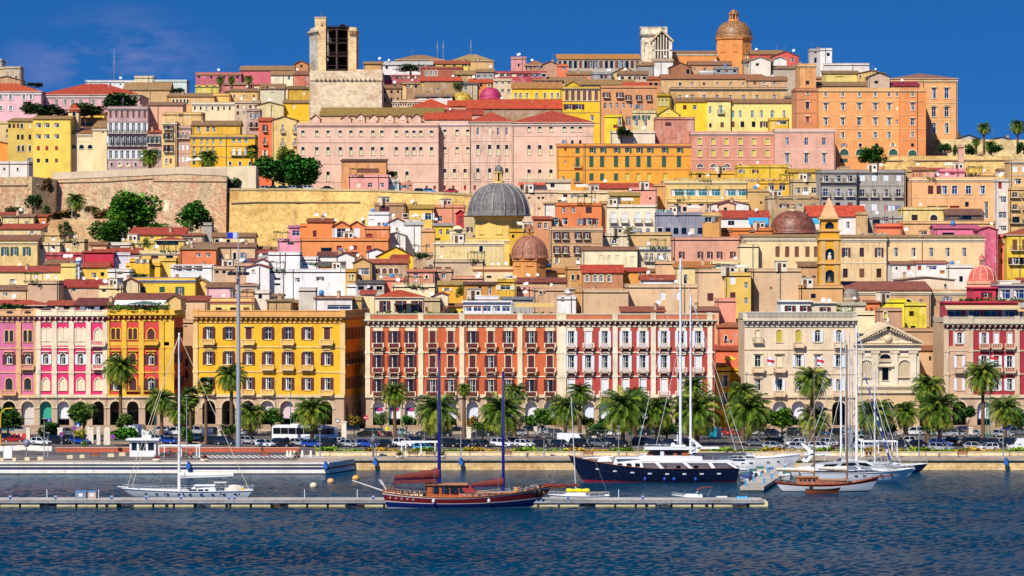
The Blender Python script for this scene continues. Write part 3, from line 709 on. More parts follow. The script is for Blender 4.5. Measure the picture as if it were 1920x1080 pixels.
# ---------------------------------------------------------------- temple fronted church between the palaces
def temple():
 d=FD;s=S(d);x0,x1=1606,1724;W=(x1-x0)*s;gz=2.6;X0=PX(x0,d)
 root=thing('temple_church','pale stone church front with a carved triangular pediment between the cream and crimson palaces','church',(X0,d,gz),0,None,(x0+x1)/2)
 root['px']=[1662,700];REG.append((x0,x1,612,860,d))
 Z=lambda y:PZ(y,d)-gz;U=lambda p:(p-x0)*s;k='w:ECDDC2';k2='w:E2CDA8'
 mb=MB();WF(mb,W,Z(735),Z(655),[(U(1654),U(1666),Z(713),Z(689)),(U(1650),U(1670),Z(673),Z(664),'A')],k)
 mb.b(0,W,.3,24,Z(735),Z(646),k);mb.B('wall',root)
 m=MB();WF(m,W,0,Z(735),[(U(a)-1.5,U(a)+1.5,.02,Z(753),'A')for a in(1625,1662,1699)],'w:D6B88C',None,.9);m.b(0,W,1.0,24,0,Z(735),'w:7A6248')
 m.b(-.2,W+.2,-.4,0,Z(737),Z(731),k2);m.b(-.1,W+.1,-.6,0,Z(726),Z(722),k2)
 for i in range(34):m.b(.4+i*.38,.52+i*.38,-.5,-.38,Z(731),Z(726),k2)
 m.B('portico',root)
 for p in(1610,1641,1677,1712):
  m=MB();m.b(-.65,.65,-.35,-.003,Z(722),Z(660),k);m.b(-.8,.8,-.45,-.003,Z(663),Z(658),k2)
  for sg in(-1,1):m.T((sg*.7,-.5,Z(660)),(sg*.7,0,Z(660)),.28,.28,k2,8)
  m.B('pilaster',root,(U(p),0,0))
 m=MB();m.b(-.2,W+.2,-.5,-.004,Z(657),Z(647),k);m.b(-.7,W+.7,-1.0,24,Z(647),Z(644.5),k2)
 n=30
 for i in range(n):m.b(W*(i+.3)/n,W*(i+.7)/n,-.85,-.5,Z(649),Z(647),k2)
 m.B('entablature',root)
 m=MB();c=W/2;za,zb=Z(644.4),Z(616)
 m.Q([(0,.1,za),(W,.1,za),(c,.1,zb),(0,24,za),(W,24,za),(c,24,zb)],[(0,1,2),(3,5,4)],k)
 for sg in(0,1):
  a=-.7 if sg==0 else W+.7
  V=[(a,-1.0,za),(a,24,za),(c,24,zb+.5),(c,-1.0,zb+.5),(a,-1.0,za+.55),(a,24,za+.55),(c,24,zb+1.1),(c,-1.0,zb+1.1)]
  m.Q(V,[(0,1,2,3),(4,7,6,5),(0,3,7,4),(1,5,6,2)],k2)
  for i in range(13):
   t=(i+.5)/13.5;x=a+(c-a)*t;z=za+(zb-za)*t;m.b(x-.16,x+.16,-.85,.1,z-.12,z+.26,k2)
 pd=m.B('pediment',root)
 m=MB();zc=Z(636)
 for i in range(20):
  t=pi*i/19;x,z=cos(t),sin(t);L=3.6 if i%2 else 2.8
  m.Q([(c+x*1.0-z*.12,.0,zc+z*.7+x*.12),(c+x*1.0+z*.12,.0,zc+z*.7-x*.12),(c+x*L,.02,zc-.3+z*L*.62)],[(0,1,2)],k2)
 m.sphere((c,.05,zc),.95,k2,12,6);m.T((c-5,0,Z(642)),(c+5,0,Z(642)),.3,.3,k2,6);m.B('relief',pd)
 m=MB();m.L(c,-.3,[(.1,zb+1.0),(.5,zb+1.2),(.25,zb+1.9),(.02,zb+2.4)],k,8);m.B('finial',pd)
 for p in(1624,1696):
  u=U(p);m=MB();P,sp=AP(-1.3,1.3,Z(707),Z(675))
  m.face([(-1.3,.0-.02,Z(707)),(1.3,-.02,Z(707))]+[(a,-.02,b)for a,b in P],'w:C9B491')
  P2,_=AP(-1.65,1.65,Z(707),Z(675)+.35)
  for i in range(len(P)-1):
   m.face([(P[i][0],-.3,P[i][1]),(P[i+1][0],-.3,P[i+1][1]),(P2[i+1][0],-.3,P2[i+1][1]),(P2[i][0],-.3,P2[i][1])],k);m.face([(P[i][0],-.3,P[i][1]),(P[i][0],-.02,P[i][1]),(P[i+1][0],-.02,P[i+1][1]),(P[i+1][0],-.3,P[i+1][1])],k)
  for sg in(-1,1):m.b(sg*1.48-.18,sg*1.48+.18,-.3,-.01,Z(707),sp,k)
  m.b(-1.9,1.9,-.4,0,Z(708.5),Z(707),k2);m.b(-1.6,1.6,-.1,-.01,Z(670),Z(666),k2);m.B('niche',root,(u,0,0))
 AW(root,U(1660),(Z(713)+Z(689))/2,1.3,Z(689)-Z(713),'ndTH',k2);AW(root,U(1660),(Z(673)+Z(664))/2,2.2,Z(664)-Z(673),'ndA',k2)
 m=MB();m.b(-1.7,1.7,-.7,-.0,Z(688),Z(685),k2);m.b(-1.5,1.5,-.4,0,Z(678),Z(675.5),k2);m.B('lintel',root,(U(1660),0,0))
temple()
# ---------------------------------------------------------------- fortress walls, towers and domes
def bastion(name,label,pts,k,d,batter=.12,thick=8,cordon=None,par=None,zb=None,cat='wall'):
 """pts: (px, py_top, py_bottom, extra distance) along the crest; the face leans back by batter"""
 s=S(d);X0=PX(pts[0][0],d);gz=PZ(pts[0][2],d)-4
 root=thing(name,label,cat,(X0,d,gz),0,None,(pts[0][0]+pts[-1][0])/2);root['px']=[(pts[0][0]+pts[-1][0])/2,(pts[0][1]+pts[0][2])/2]
 m=MB();top=[];bot=[]
 for px,yt,yb,e in pts:
  D=d+e;x=PX(px,D)-X0;z=PZ(yt,D)-gz;zbm=PZ(yb,D)-gz-4;h=z-zbm
  top.append((x,e,z));bot.append((x,e-h*batter,zbm))
 NZ=6
 for i in range(len(top)-1):
  for j in range(NZ):
   f=lambda a,b,t:tuple(a[q_]+(b[q_]-a[q_])*t for q_ in range(3))
   m.face([f(bot[i],top[i],j/NZ),f(bot[i+1],top[i+1],j/NZ),f(bot[i+1],top[i+1],(j+1)/NZ),f(bot[i],top[i],(j+1)/NZ)],k)
  a,b=top[i],top[i+1];m.face([a,b,(b[0],b[1]+thick,b[2]),(a[0],a[1]+thick,a[2])],'a:8A7A60')
  m.face([(a[0],a[1]+thick,a[2]),(b[0],b[1]+thick,b[2]),(b[0],b[1]+thick,b[2]-6),(a[0],a[1]+thick,a[2]-6)],k)
 for a,b in((top[0],bot[0]),(top[-1],bot[-1])):m.face([a,b,(b[0],b[1]+thick+8,b[2]),(a[0],a[1]+thick,a[2])],k)
 m.B('masonry',root);REG.append((pts[0][0],pts[-1][0],min(p[1]for p in pts),max(p[2]for p in pts),d))
 if cordon:
  m=MB();P=[]
  for px,y in[(a[0]+(b[0]-a[0])*t/8,a[1]+(b[1]-a[1])*t/8)for a,b in zip(cordon,cordon[1:])for t in range(9)]:
   D=d+interp([(p[0],p[3])for p in pts],px);x=PX(px,D)-X0;z=PZ(y,D)-gz
   zt_=interp([(t[0],t[2])for t in top],x);e=interp([(t[0],t[1])for t in top],x);P.append((x,e-(zt_-z)*batter-.1,z))
  m.path(P,.28,'w:B49A74',6);m.B('cordon',root)
 if par:
  m=MB();hgt,kk=par
  for a,b in zip(top,top[1:]):
   m.Q([(a[0],a[1]-.2,a[2]),(b[0],b[1]-.2,b[2]),(b[0],b[1]-.2,b[2]+hgt),(a[0],a[1]-.2,a[2]+hgt),(a[0],a[1]+.5,a[2]),(b[0],b[1]+.5,b[2]),(b[0],b[1]+.5,b[2]+hgt),(a[0],a[1]+.5,a[2]+hgt)],[(0,1,2,3),(3,2,6,7),(5,4,7,6),(0,3,7,4),(1,5,6,2)],kk)
  m.B('parapet',root)
 return root
bastion('bastion_wall','tall leaning bastion of patched red and tan masonry with a pale parapet, left of the round green tree',[(98,337,432,6),(230,331,432,2),(343,326,440,0),(425,330,440,0)],'S:C6AC86',890,.16,cordon=[(108,342),(200,340),(288,334),(289,339),(424,340)],par=(2.0,'w:D9C4A6'))
bastion('bastion_wall','lower weathered bastion wall at the far left under the white blank building',[(-120,335,430,0),(60,331,425,0),(104,336,425,8)],'S:C9AE82',884,.1,cordon=[(-100,347),(72,347)])
bastion('bastion_wall','high pale rendered wall above the patched bastion, below the yellow corner palace',[(343,314,345,3),(480,311,345,3)],'w:EBD9B4',893,.02)
bastion('bastion_wall','sunlit golden stone bastion with cars parked along its top',[(431,357,462,-8),(560,357,462,0),(702,359,470,4),(830,364,470,8),(905,368,470,14)],'s:EFC878',888,.22,cordon=[(434,381),(480,379),(675,379)],par=(.6,'w:E0C890'))
bastion('retaining_wall','low tan retaining wall below the lone date palm, left of the big green trees',[(82,425,470,0),(96,412,470,0),(205,410,470,0)],'s:D2AE80',838,.1)
bastion('bastion_wall','yellowish terrace wall under the row of round clipped bushes, right of the orange palace',[(1658,296,345,4),(1700,292,345,0),(1900,293,350,0)],'s:DDBB78',960,.05,cordon=[(1660,301),(1897,300)])
bastion('terrace_wall','upper cream wall with creeping plants behind the palms at the right edge',[(1738,262,300,10),(1790,261,300,0),(1990,263,300,0)],'s:E2CC98',985,.02)
def tower_elephant():
 d=1000;s=S(d);X0=PX(576,d);gz=terr(X0,d)-2
 root=thing('medieval_tower','open backed medieval stone tower with dark timber floors inside, tallest on the left of the skyline','tower',(X0,d,gz),0,None,622);root['px']=[622,80]
 Z=lambda y:PZ(y,d)-gz;U=lambda p:(p-576)*s;k='s:E0C294';kw='s:BEB8AC'
 W=U(668);D=14
 REG.append((576,668,30,140,d))
 m=MB();m.Q([(U(578),6,0),(U(596),0,0),(U(596),0,Z(55)),(U(578),6,Z(55))],[(0,1,2,3)],kw)
 m.Q([(U(578),6,0),(U(578),6+D,0),(U(578),6+D,Z(55)),(U(578),6,Z(55))],[(0,3,2,1)],kw)
 m.b(U(596),U(611),0,4,0,Z(50),k);m.b(U(653),U(668),0,D,0,Z(56),k)
 m.b(U(578),U(668),13,15,0,Z(56),kw);m.b(U(611.2),U(652.8),12.6,12.9,0,Z(54),'w:26262E');m.face([(U(596),4,0),(U(578),6,0),(U(578),14,0),(U(596),14,0)],kw)  # near-black sheet behind the opening paints in the shaded interior
 m.B('wall',root)
 m=MB();m.b(U(590),U(611),.5,5,Z(60),Z(32),k);m.b(U(589.4),U(611.6),.3,5.2,Z(33),Z(31.5),k);m.b(U(602),U(605),.4,.52,Z(50),Z(46),'w:2A221C')
 m.T((U(602),2,Z(32)),(U(602),2,Z(19)),.1,.04,'p:888888');m.B('turret',root)
 m=MB()
 for j,y in enumerate((54,79,104,129)):
  m.b(U(611),U(653),1,13,Z(y+1.5),Z(y),'v:4A3524');m.b(U(611),U(653),.9,1.1,Z(y-7),Z(y-6.4),'v:4A3524')
 for p in(612,631,652):m.b(U(p)-.25,U(p)+.25,1,1.5,0,Z(52),'v:5A4634')
 for i in range(14):m.b(U(611)+i*.5,U(611)+i*.5+.08,.92,1.05,Z(104),Z(98),'v:4A3524')
 m.b(U(608),U(655),1.2,12,Z(50.5),Z(51.8)+.5,'v:3A2A20');m.Q([(U(636),2,Z(52)),(U(648),2,Z(52)),(U(645),2,Z(45)),(U(638),2,Z(44))],[(0,1,2,3)],'v:5A3A24');m.b(U(636),U(647),2,5,Z(52),Z(45),'v:5A3A24')
 m.B('timber_floor',root)
 m=MB()
 for i in range(7):
  t=i/7;x=U(577)+(U(596)-U(577))*t;y=6-6*t;m.Q([(x-.3,y-.9,Z(58)),(x+.3,y-1.1,Z(58)),(x+.3,y-.1,Z(65)),(x-.3,y+.1,Z(65)),(x-.3,y,Z(58)),(x+.3,y,Z(58))],[(0,1,2,3),(0,3,4),(1,5,2)],kw)
 m.Q([(U(574),5.4,Z(60)),(U(596),-1.1,Z(60)),(U(596),-1.1,Z(57)),(U(574),5.4,Z(57)),(U(574),9,Z(57)),(U(596),3,Z(57))],[(0,1,2,3),(3,2,5,4)],kw)
 m.Q([(U(578),5.6,Z(57)),(U(595),-.6,Z(57)),(U(590),2,Z(50)),(U(580),5.6,Z(51))],[(0,1,2,3)],kw)
 for i in range(4):m.b(U(655+i*3.4),U(656.5+i*3.4),-.9,0,Z(64),Z(58),k)
 m.b(U(653),U(670),-.9,D,Z(58),Z(56),k);m.b(U(655),U(668),-.4,D,Z(56),Z(51),k);m.B('battlement',root)
tower_elephant()
def tower_base():
 d=985;s=S(d);X0=PX(582,d);gz=56;W=(716-582)*s
 root=thing('stone_keep','plain massive stone block with a row of triangular vents, below the open medieval tower','tower',(X0,d,gz),0,None,650);root['px']=[650,175]
 Z=lambda y:PZ(y,d)-gz;m=MB();k='s:E0CCAC';n=14
 m.b(0,W,0,14,0,Z(133),k);m.b(-.15,W+.15,-.3,14,Z(151),Z(134),k);m.b(-.05,.8,-.05,14.1,Z(134),Z(131.5),k);m.b(W-8,W,.4,3,Z(133),Z(130),k)
 m.B('wall',root);REG.append((582,716,131,225,d))
 for i in range(14):
  m=MB();m.Q([(-.35,-.32,0),(.35,-.32,0),(0,-.33,.95)],[(0,1,2)],'w:3A3028');m.B('vent',root,(2+i*(W-3)/14,0,Z(152)))
tower_base()
def dome_on(label,cx,ybase,rpx,ytop,kd,d,drum=None,kdrum='w:EFC766',lantern=None,ribs=0,kr=None,n=24,cat='dome',name='dome',lk=None,body=None,windows=0,sides=None,lead=0):
 """drum: (radius px, y bottom); lantern: (radius px, y bottom, y top, cap y)"""
 s=S(d);r=rpx*s;dc=d+r
 X=PX(cx,d);gz=PZ((drum or(0,ybase+6))[1],d)-8
 root=thing(name,label,cat,(X,dc,gz),0,None,cx);root['px']=[cx,(ybase+ytop)/2];Z=lambda y:PZ(y,d)-gz
 REG.append((cx-rpx,cx+rpx,ytop,ybase+40,d))
 m=MB();zb,zt=Z(ybase),Z(ytop);hh=zt-zb
 prof=[(r*1.03,zb-.3),(r*1.03,zb)]+[(max(.05,r*cos(pi/2*j/10)**(.82)),zb+hh*sin(pi/2*j/10))for j in range(11)]
 m.L(0,0,prof,kd,n,n>12);sh=m.B('dome_shell',root)
 if ribs:
  rb=MB()
  for i in range(ribs):
   t=2*pi*(i+.5)/ribs;P=[(rr_*1.01*cos(t),rr_*1.01*sin(t),z)for rr_,z in prof[1:]];rb.path(P,r*.025,kr or kd,5)
  rb.B('rib',sh)
 if drum:
  dr,yb=drum;dr*=s;m=MB();nn=sides or n
  m.L(0,0,[(dr,0),(dr,zb-1.2),(dr*1.06,zb-.9),(dr*1.08,zb-.3),(r*.9,zb-.2)],kdrum,nn,sides is None,pi/nn);dm=m.B('drum',root)
  for i in range(windows):
   t=-pi/2+2*pi*i/windows;zc=(Z(yb)+zb)/2;ap=dr*cos(pi/nn)if sides else dr
   AW(dm,ap*cos(t)*1.01,zc,min(1.4,dr*.3),min(2.6,(zb-Z(yb))*.5),'ndT',kdrum,t+pi/2,ap*sin(t)*1.01-.0)
   dm.children
 if lantern:
  lr,y0,y1,yc=lantern;lr*=s;m=MB();kk=lk or kdrum
  m.L(0,0,[(lr*1.25,Z(y0)-.4),(lr*1.25,Z(y0)+.2)],kk,8,False);m.L(0,0,[(lr*.55,Z(y0)),(lr*.55,Z(y1))],'w:3A342C',8,False)
  for i in range(8):
   t=2*pi*(i+.5)/8;m.T((lr*cos(t)*.9,lr*sin(t)*.9,Z(y0)),(lr*cos(t)*.9,lr*sin(t)*.9,Z(y1)),lr*.17,lr*.17,kk,5)
  m.L(0,0,[(lr*1.2,Z(y1)-.1),(lr*1.25,Z(y1)+.25),(.05,Z(y1)+.3)],kk,10,False)
  h2=Z(yc)-Z(y1);m.L(0,0,[(max(.04,lr*1.0*cos(pi/2*j/5)),Z(y1)+.3+h2*.75*sin(pi/2*j/5))for j in range(6)],kd,12)
  m.T((0,0,Z(yc)-h2*.3),(0,0,Z(yc)+h2*.5),.08,.04,'p:555555');m.T((-.35,0,Z(yc)+h2*.25),(.35,0,Z(yc)+h2*.25),.05,.05,'p:555555')
  m.B('lantern',root)
 return root
CD=1215
dome_on('cathedral dome of mottled brown and yellow tiles on an orange octagonal drum, highest on the skyline',1378.5,68,34.5,36,'t:94683C',CD,(35,112),'w:EE9A50',(8.5,35,24,14),ribs=0,sides=8,windows=8)
house(1258,1345,98,113,'EE9A4E','shed',3,'B08458',[],'long orange cathedral nave between the white bell gable and the tiled dome',d=1205,dep=12,cor=True)
house(1398,1470,101,118,'E8C08A','shed',4,'B08458',[],'low tan cathedral wing right of the tiled dome',d=1210,dep=10)
def campanile():
 d=1190;s=S(d);X0=PX(1203,d);gz=terr(X0,d)-2
 root=thing('bell_tower','white stone cathedral tower with a gothic gabled gallery and an iron cross','tower',(X0,d,gz),0,None,1225);root['px']=[1226,80]
 Z=lambda y:PZ(y,d)-gz;U=lambda p:(p-1203)*s;k='s:E6DAC4';REG.append((1203,1258,50,115,d))
 m=MB();WF(m,U(1250),0,Z(64),[(U(1208),U(1216),Z(103),Z(79),'A')],k);m.b(.01,U(1250)-.01,.4,9,0,Z(64),k);m.b(-.5,U(1251.5),-.6,9.4,Z(67),Z(64),'s:8A8478');m.b(-.2,U(1250)+.2,-.3,9.2,Z(64),Z(52),k);m.b(-.5,U(1251),-.5,9.4,Z(52),Z(50.5),k)
 m.B('wall',root)
 m=MB();y0=-5;a,b,c=U(1222),U(1259),U(1240)
 m.b(a,b,y0+.6,0,0,Z(80),k);m.b(a,U(1226),y0,y0+.6,0,Z(80),k);m.b(b-.9,b,y0,y0+.6,0,Z(80),k);m.b(a,b,y0,y0+.6,0,Z(112),k)
 for sg in(0,1):
  e=a-.5 if sg==0 else b+.5
  m.Q([(e,y0-.3,Z(81)),(e,0,Z(81)),(c,0,Z(61)),(c,y0-.3,Z(61)),(e,y0-.3,Z(77)),(e,0,Z(77)),(c,0,Z(56)),(c,y0-.3,Z(56))],[(0,1,2,3),(4,7,6,5),(0,3,7,4)],'s:D9C8A4')
 m.Q([(a,y0+.5,Z(81)),(b,y0+.5,Z(81)),(c,y0+.5,Z(61))],[(0,1,2)],'w:3A3630')
 m.face([(a,y0+.55,0),(b,y0+.55,0),(b,y0+.55,Z(80)),(a,y0+.55,Z(80))],'w:4A443C')
 for i in range(6):
  x=a+(b-a)*(i+1)/7;zt_=Z(81)+(1-abs(x-c)/(c-a))*(Z(64)-Z(81));m.b(x-.17,x+.17,y0+.05,y0+.4,Z(95),zt_,k);m.b(x-.22,x+.22,y0+.05,y0+.4,Z(112),Z(97),k)
 m.b(a,b,y0+.0,y0+.5,Z(97),Z(95),k);m.B('gallery',root)
 m=MB();m.T((U(1240),-2,Z(56)),(U(1240),-2,Z(38)),.12,.07,'p:3A3A3A');m.b(U(1240)-.7,U(1240)+.7,-2.06,-1.94,Z(45),Z(44),'p:3A3A3A');m.B('cross',root)
campanile()
house(1045,1200,110,134,'B8B0A2','shed',9,'D9913E',[(121,13,5,16,'nd')],'long hall with an orange tiled roof and a grey colonnade, left of the white cathedral tower',d=1180,dep=16)
dome_on('small domed lookout of olive and yellow glazed tiles',865,190,21,172,'t:B89A2A',1022)
dome_on('small magenta dome on a low drum',919.5,184,21,163,'d:B8285E',1022,(22,189),'w:9A1E44',windows=8)
dome_on('big grey lead dome with pale ribs and a small columned lantern',935,402,59,342,'d:6E6A68',786,(48,455),'w:F0CC6A',(8.5,340,322,306),ribs=16,kr='d:9A948C',windows=8,sides=8,n=32)
house(870,975,447,500,'F2CF72',*X,[(465,10,6,[928],'nd')],'plain yellow church body under the big grey dome',d=778,dep=26,cor=True)
house(955,1002,430,500,'E8B428',*X,[(443,6,4,[962],'nd')],'strong yellow church block right of the grey dome',d=772,dep=10)
dome_on('copper brown dome with a little turret in front of the grey dome',993,482,35,442,'d:A4684C',742,(33,503),'w:E39A4E',(6,441,428,419),ribs=8,kr='d:8A5A48',windows=8,sides=8,lk='w:D98A48')
house(813,945,452,500,'F5DC98',*X,[(460,10,6,[829],'nk'),(466,12,6,[902],'ndA')],'pale yellow church wing with a bell gable and small arched window, left of the copper dome',d=760,dep=12,cor=True)
def bellgable(x0,x1,yt,yb,d,k,lab):
 s=S(d);X0=PX(x0,d);gz=PZ(yb,d)-3;W=(x1-x0)*s;Z=lambda y:PZ(y,d)-gz
 r=thing('bell_gable',lab,'bell gable',(X0,d,gz),0,None,x0);r['px']=[(x0+x1)/2,yt]
 m=MB();h=Z(yt);WF(m,W,0,h,[(W*.18,W*.4,h*.45,h*.85,'A'),(W*.6,W*.82,h*.45,h*.85,'A')],k,None,.8);m.face([(W,.8,0),(0,.8,0),(0,.8,h),(W,.8,h)],k)
 m.b(-.2,W+.2,-.2,1,h,h+.3,k);m.L(W/2,.4,[(W*.35,h+.3),(W*.25,h+.9),(.05,h+1.2)],k,10);m.B('wall',r)
 m=MB()
 for f in(.29,.71):m.L(W*f,.4,[(.45,h*.5),(.3,h*.62),(.15,h*.75),(.02,h*.78)],'p:4A3A2A',8)
 m.B('bell',r)
bellgable(843,873,432,455,765,'w:EAD8A8','pale bell gable with two bells, left of the grey dome drum')
dome_on('brown tiled dome with a dark central seam behind the ochre bell tower',1491,435,43.5,394,'t:7E4A36',815,(40,450),'w:B88A60',(5,393,387,383),n=28,lk='w:EAD8A8')
dome_on('salmon red dome with pale ribs and a thin lantern at the right',1845,525,27,499,'d:D9604E',735,(30,545),'w:EDB090',(5,498,486,479),ribs=12,kr='w:F2C8A8',sides=8,lk='w:E8A898')
dome_on('small grey half dome over the apse beside the ochre bell tower',1594,556,19,541,'d:8A8070',700,(19,575),'w:B89A78')
def ochre_tower():
 d=708;s=S(d);X0=PX(1536,d);gz=terr(X0,d)-1;W=40*s
 root=thing('bell_tower','ochre square bell tower with a tan pyramid spire and niches, right of centre','tower',(X0,d,gz),0,None,1556);root['px']=[1556,460]
 Z=lambda y:PZ(y,d)-gz;k='w:E6A41C';k2='w:D9B070';REG.append((1536,1576,367,600,d))
 def stage(y1,y0,op,wd=0,kk=k):
  m=MB();a,b=wd,W-wd;cw=(a+b)/2
  WF(m,b-a,Z(y0),Z(y1),[(cw-a-1.0,cw-a+1.0,Z(op[0]),Z(op[1]),'A')]if op else[],kk,lambda u,y,z:(a+u,wd+y,z),.6)
  m.face([(b,wd,Z(y0)),(b,W-wd,Z(y0)),(b,W-wd,Z(y1)),(b,wd,Z(y1))],kk);m.face([(a,W-wd,Z(y0)),(a,wd,Z(y0)),(a,wd,Z(y1)),(a,W-wd,Z(y1))],kk);m.face([(b,W-wd,Z(y0)),(a,W-wd,Z(y0)),(a,W-wd,Z(y1)),(b,W-wd,Z(y1))],kk)
  if op:m.b(cw-1,cw+1,wd+.6,wd+.7,Z(op[0]),Z(op[1]),'g:20242A')
  m.b(a-.35,b+.35,wd-.35,W-wd+.35,Z(y1),Z(y1)+.35,k2);m.B('stage',root)
 stage(412,434,(429,416),.5);stage(434,449,None,.2,k);stage(450,493,(487,466));stage(495,538,(530,506));stage(540,615,None,-.3)
 m=MB()
 for p in(.5,W-1.3):
  for a,b in((493,452),(538,497)):m.b(p-.1,p+.9,-.12,-.003,Z(a),Z(b),k2)
 m.B('pilaster',root)
 m=MB();m.b(-.1,W+.1,-.1,W+.1,Z(411),Z(408),k2);m.Q([(.4,.4,Z(408)),(W-.4,.4,Z(408)),(W-.4,W-.4,Z(408)),(.4,W-.4,Z(408)),(W/2,W/2,Z(368))],[(0,1,4),(1,2,4),(2,3,4),(3,0,4)],'s:D9A878')
 m.T((W/2,W/2,Z(368)),(W/2,W/2,Z(364)),.08,.05,'p:444444');m.B('spire',root)
 m=MB();m.sphere((W/2,.35,Z(484)),.5,'w:D8D0C0',8,5,1.8);m.sphere((W/2,.35,Z(476)),.35,'w:D8D0C0',8,5);m.B('statue',root)
 m=MB();m.L(W/2,.9,[(.9,Z(529)),(.55,Z(524)),(.3,Z(518)),(.05,Z(516))],'p:5A5048',10);m.B('bell',root)
ochre_tower()
# ---------------------------------------------------------------- the hill town: x0, x1, y top, y base, wall, roof, rise, tile colour, windows, label
h=house
# ---- upper left skyline
h(-60,10,126,170,'CDBB9C',*X,[(150,6,4,[-20,-5],'nd')],'grey beige block at the very left of the skyline',1120,fit='dish')
h(-60,3,111,128,'E4E2DC',*X,[],'small white rooftop box at the left end of the skyline',1125,z0=96)
h(8,39,125,168,'CFBFA2',*X,[(145,4,3,[20,30],'nd')],'slim cream tower block beside the left end of the skyline',1115,fit='ant')
h(-20,40,149,168,'D9A97C','gy',7,'B98A60',[],'gable of a tan house at the left end of the skyline',1105)
h(-60,77,171,218,'F0BCC4','hip',15,'DC5828',[(182,9,4,[2,20,45,58],'owT'),(193,4,3,[45,58],'nd'),(203,8,4,[2,20,45,58],'owT')],'pink institute with tall windows and white pilasters at the far left',1050,20,trim='w:F4ECE4')
h(76,262,177,207,'EEB4BE','hip',20,'CC4420',[(192,10,5,[83,106,122,136,151,175,197,215,235,250],'nwT')],'very long pink building with a bright red roof on the upper left',1055,26,trim='w:E8DCD8')
h(160,254,151,175,'DCE2E4',*X,[(158,3,2,5,'nd')],'long low white building behind the red roof, upper left skyline',1130,fit='ant ant')
h(252,288,143,172,'EFE2BC',*X,[],'cream block in the middle of the white skyline row',1128)
h(287,350,150,178,'CFE0DC',*X,[(158,4,3,[320],'nd')],'pale green white hall on the skyline left of the pink palace',1126)
h(232,318,168,185,'D2AE7C','gx',14,'B98E5C',[],'brown gabled roof between the red roof and the pale green hall',1100)
h(367,452,136,165,'D4607E',*X,[(143,7,4,[373,396,420,445],'nd')],'raspberry pink palace behind the three skyline palms',1108,trim='w:B98A66')
h(450,582,131,150,'D86A78','gx',8,'B4875A',[],'long rosy house with a tan ridge, left of the medieval tower',1112)
h(366,410,160,175,'E9D860',*X,[(163,3,5,3,'nd')],'low yellow wall house below the raspberry palace',1095)
h(418,470,158,176,'E48A78','shed',4,'C08A68',[],'salmon house under the skyline palms',1090)
h(313,402,180,222,'F2BE72','shed',6,'B4875A',[(190,8,3,[325,332,339,346,352],'ndA')],'orange tan house with five little arched windows, upper left',1062)
h(400,432,176,222,'F4C068',*X,[],'plain apricot block right of the arched tan house',1064)
h(430,485,170,210,'F0C070','shed',4,'A87C56',[(180,4,3,3,'nd')],'apricot house with a brown roof left of the pedimented one',1066,fit='dish')
h(360,480,192,226,'F0DCB2',*X,[(203,6,3,11,'nd')],'long cream building with a balustraded top, left of the stone tower',1052,trim='w:C8C4B8')
h(488,533,166,205,'D8D0B0','gx',9,'A5764E',[(166,8,3,[494,501],'nd'),(168,8,3,[508,513],'ndA')],'grey green house with paired arched windows, left of the tower base',1050)
h(508,552,140,168,'F3E6C4','gx',7,'B4875A',[(146,7,4,[542],'nbE')],'cream house with one blue window, left of the medieval tower',1075)
h(552,582,139,160,'E2785A','shed',6,'A86A50',[],'pink brown roofed house touching the tower base',1072)
h(552,578,120,140,'C98A58','gy',7,'B9582E',[(124,4,4,[565],'nd')],'little gabled house on the skyline touching the medieval tower',1090)
h(539,584,166,196,'E0B020','gx',5,'8A6A44',[(175,6,4,[570],'nd')],'small mustard house against the left side of the tower base',1035)
h(531,582,192,212,'FBC414','shed',7,'A8845A',[(200,8,4,[551],'nd')],'bright yellow house with one dark door, left of the tower base',1030)
h(478,532,197,215,'F0DCA0','gy',7,'B5824A',[],'cream gable left of the bright yellow house',1028,fit='dish')
h(440,487,190,230,'D8C0A0',*X,[(200,6,4,4,'nd'),(212,6,4,4,'nw')],'beige block with a row of small windows left of the orange facade',1040,fit='dish')
h(-60,58,228,300,'E2C68A',*X,[(245,5,4,4,'nd'),(256,5,4,4,'ng')],'tan house at the left edge beside the big yellow building',985)
h(-60,35,272,300,'F59A3C','gy',10,'D98A48',[(290,4,3,3,'nd')],'small orange house at the left edge',965)
h(-60,54,303,345,'F2E6DA',*X,[(317,5,3,[8,33],'nd')],'blank off white building on the wall at the far left',895,8)
h(15,62,226,320,'DCBC58','shed',5,'B98E52',[(236,8,4,[18,26,34,41,56],'nd'),(257,9,4,[34,42,56],'nd'),(278,10,4,[35,43,56],'npT'),(299,6,4,[56],'nw')],'side wing of the big yellow building on the left, shade put into its colour',951,12)  # side of the yellow building; its duller wall colour holds the shade
h(62,132,222,322,'F6D65A','gx',5,'B98E52',[(235,8,9,[72,88,106],'nm'),(256,8,9,[72,88,106],'nm'),(278,8,5,[72,88,106],'cr'),(301,7,5,[72,88,106],'nd')],'big plain yellow building with a row of dark windows, left',950,rot=0,dep=16)
h(132,176,248,322,'F3DDB2','shed',9,'B56A44',[(254,5,4,[138,153,169],'nd'),(275,7,8,[138,153,169],'ndA')],'cream church with three half round windows, left of the mauve palace',953,16,cor=True)
h(174,203,238,322,'F0DCA8','shed',12,'B98A58',[(247,4,4,[193],'nd')],'cream church choir with a scrolled gable beside the mauve palace',951,14,cor=True)
h(128,147,206,250,'F2D29A',*X,[(213,9,5,[139],'ndA')],'small cream bell turret of the left church',958,4)
h(130,147,204,206,'E2582A','hip',9,'D9481E',[],'orange pyramid cap over the little bell turret',d=957.6,z0=PZ(205.8,957.6)-.5,dep=3.2,reg=False)
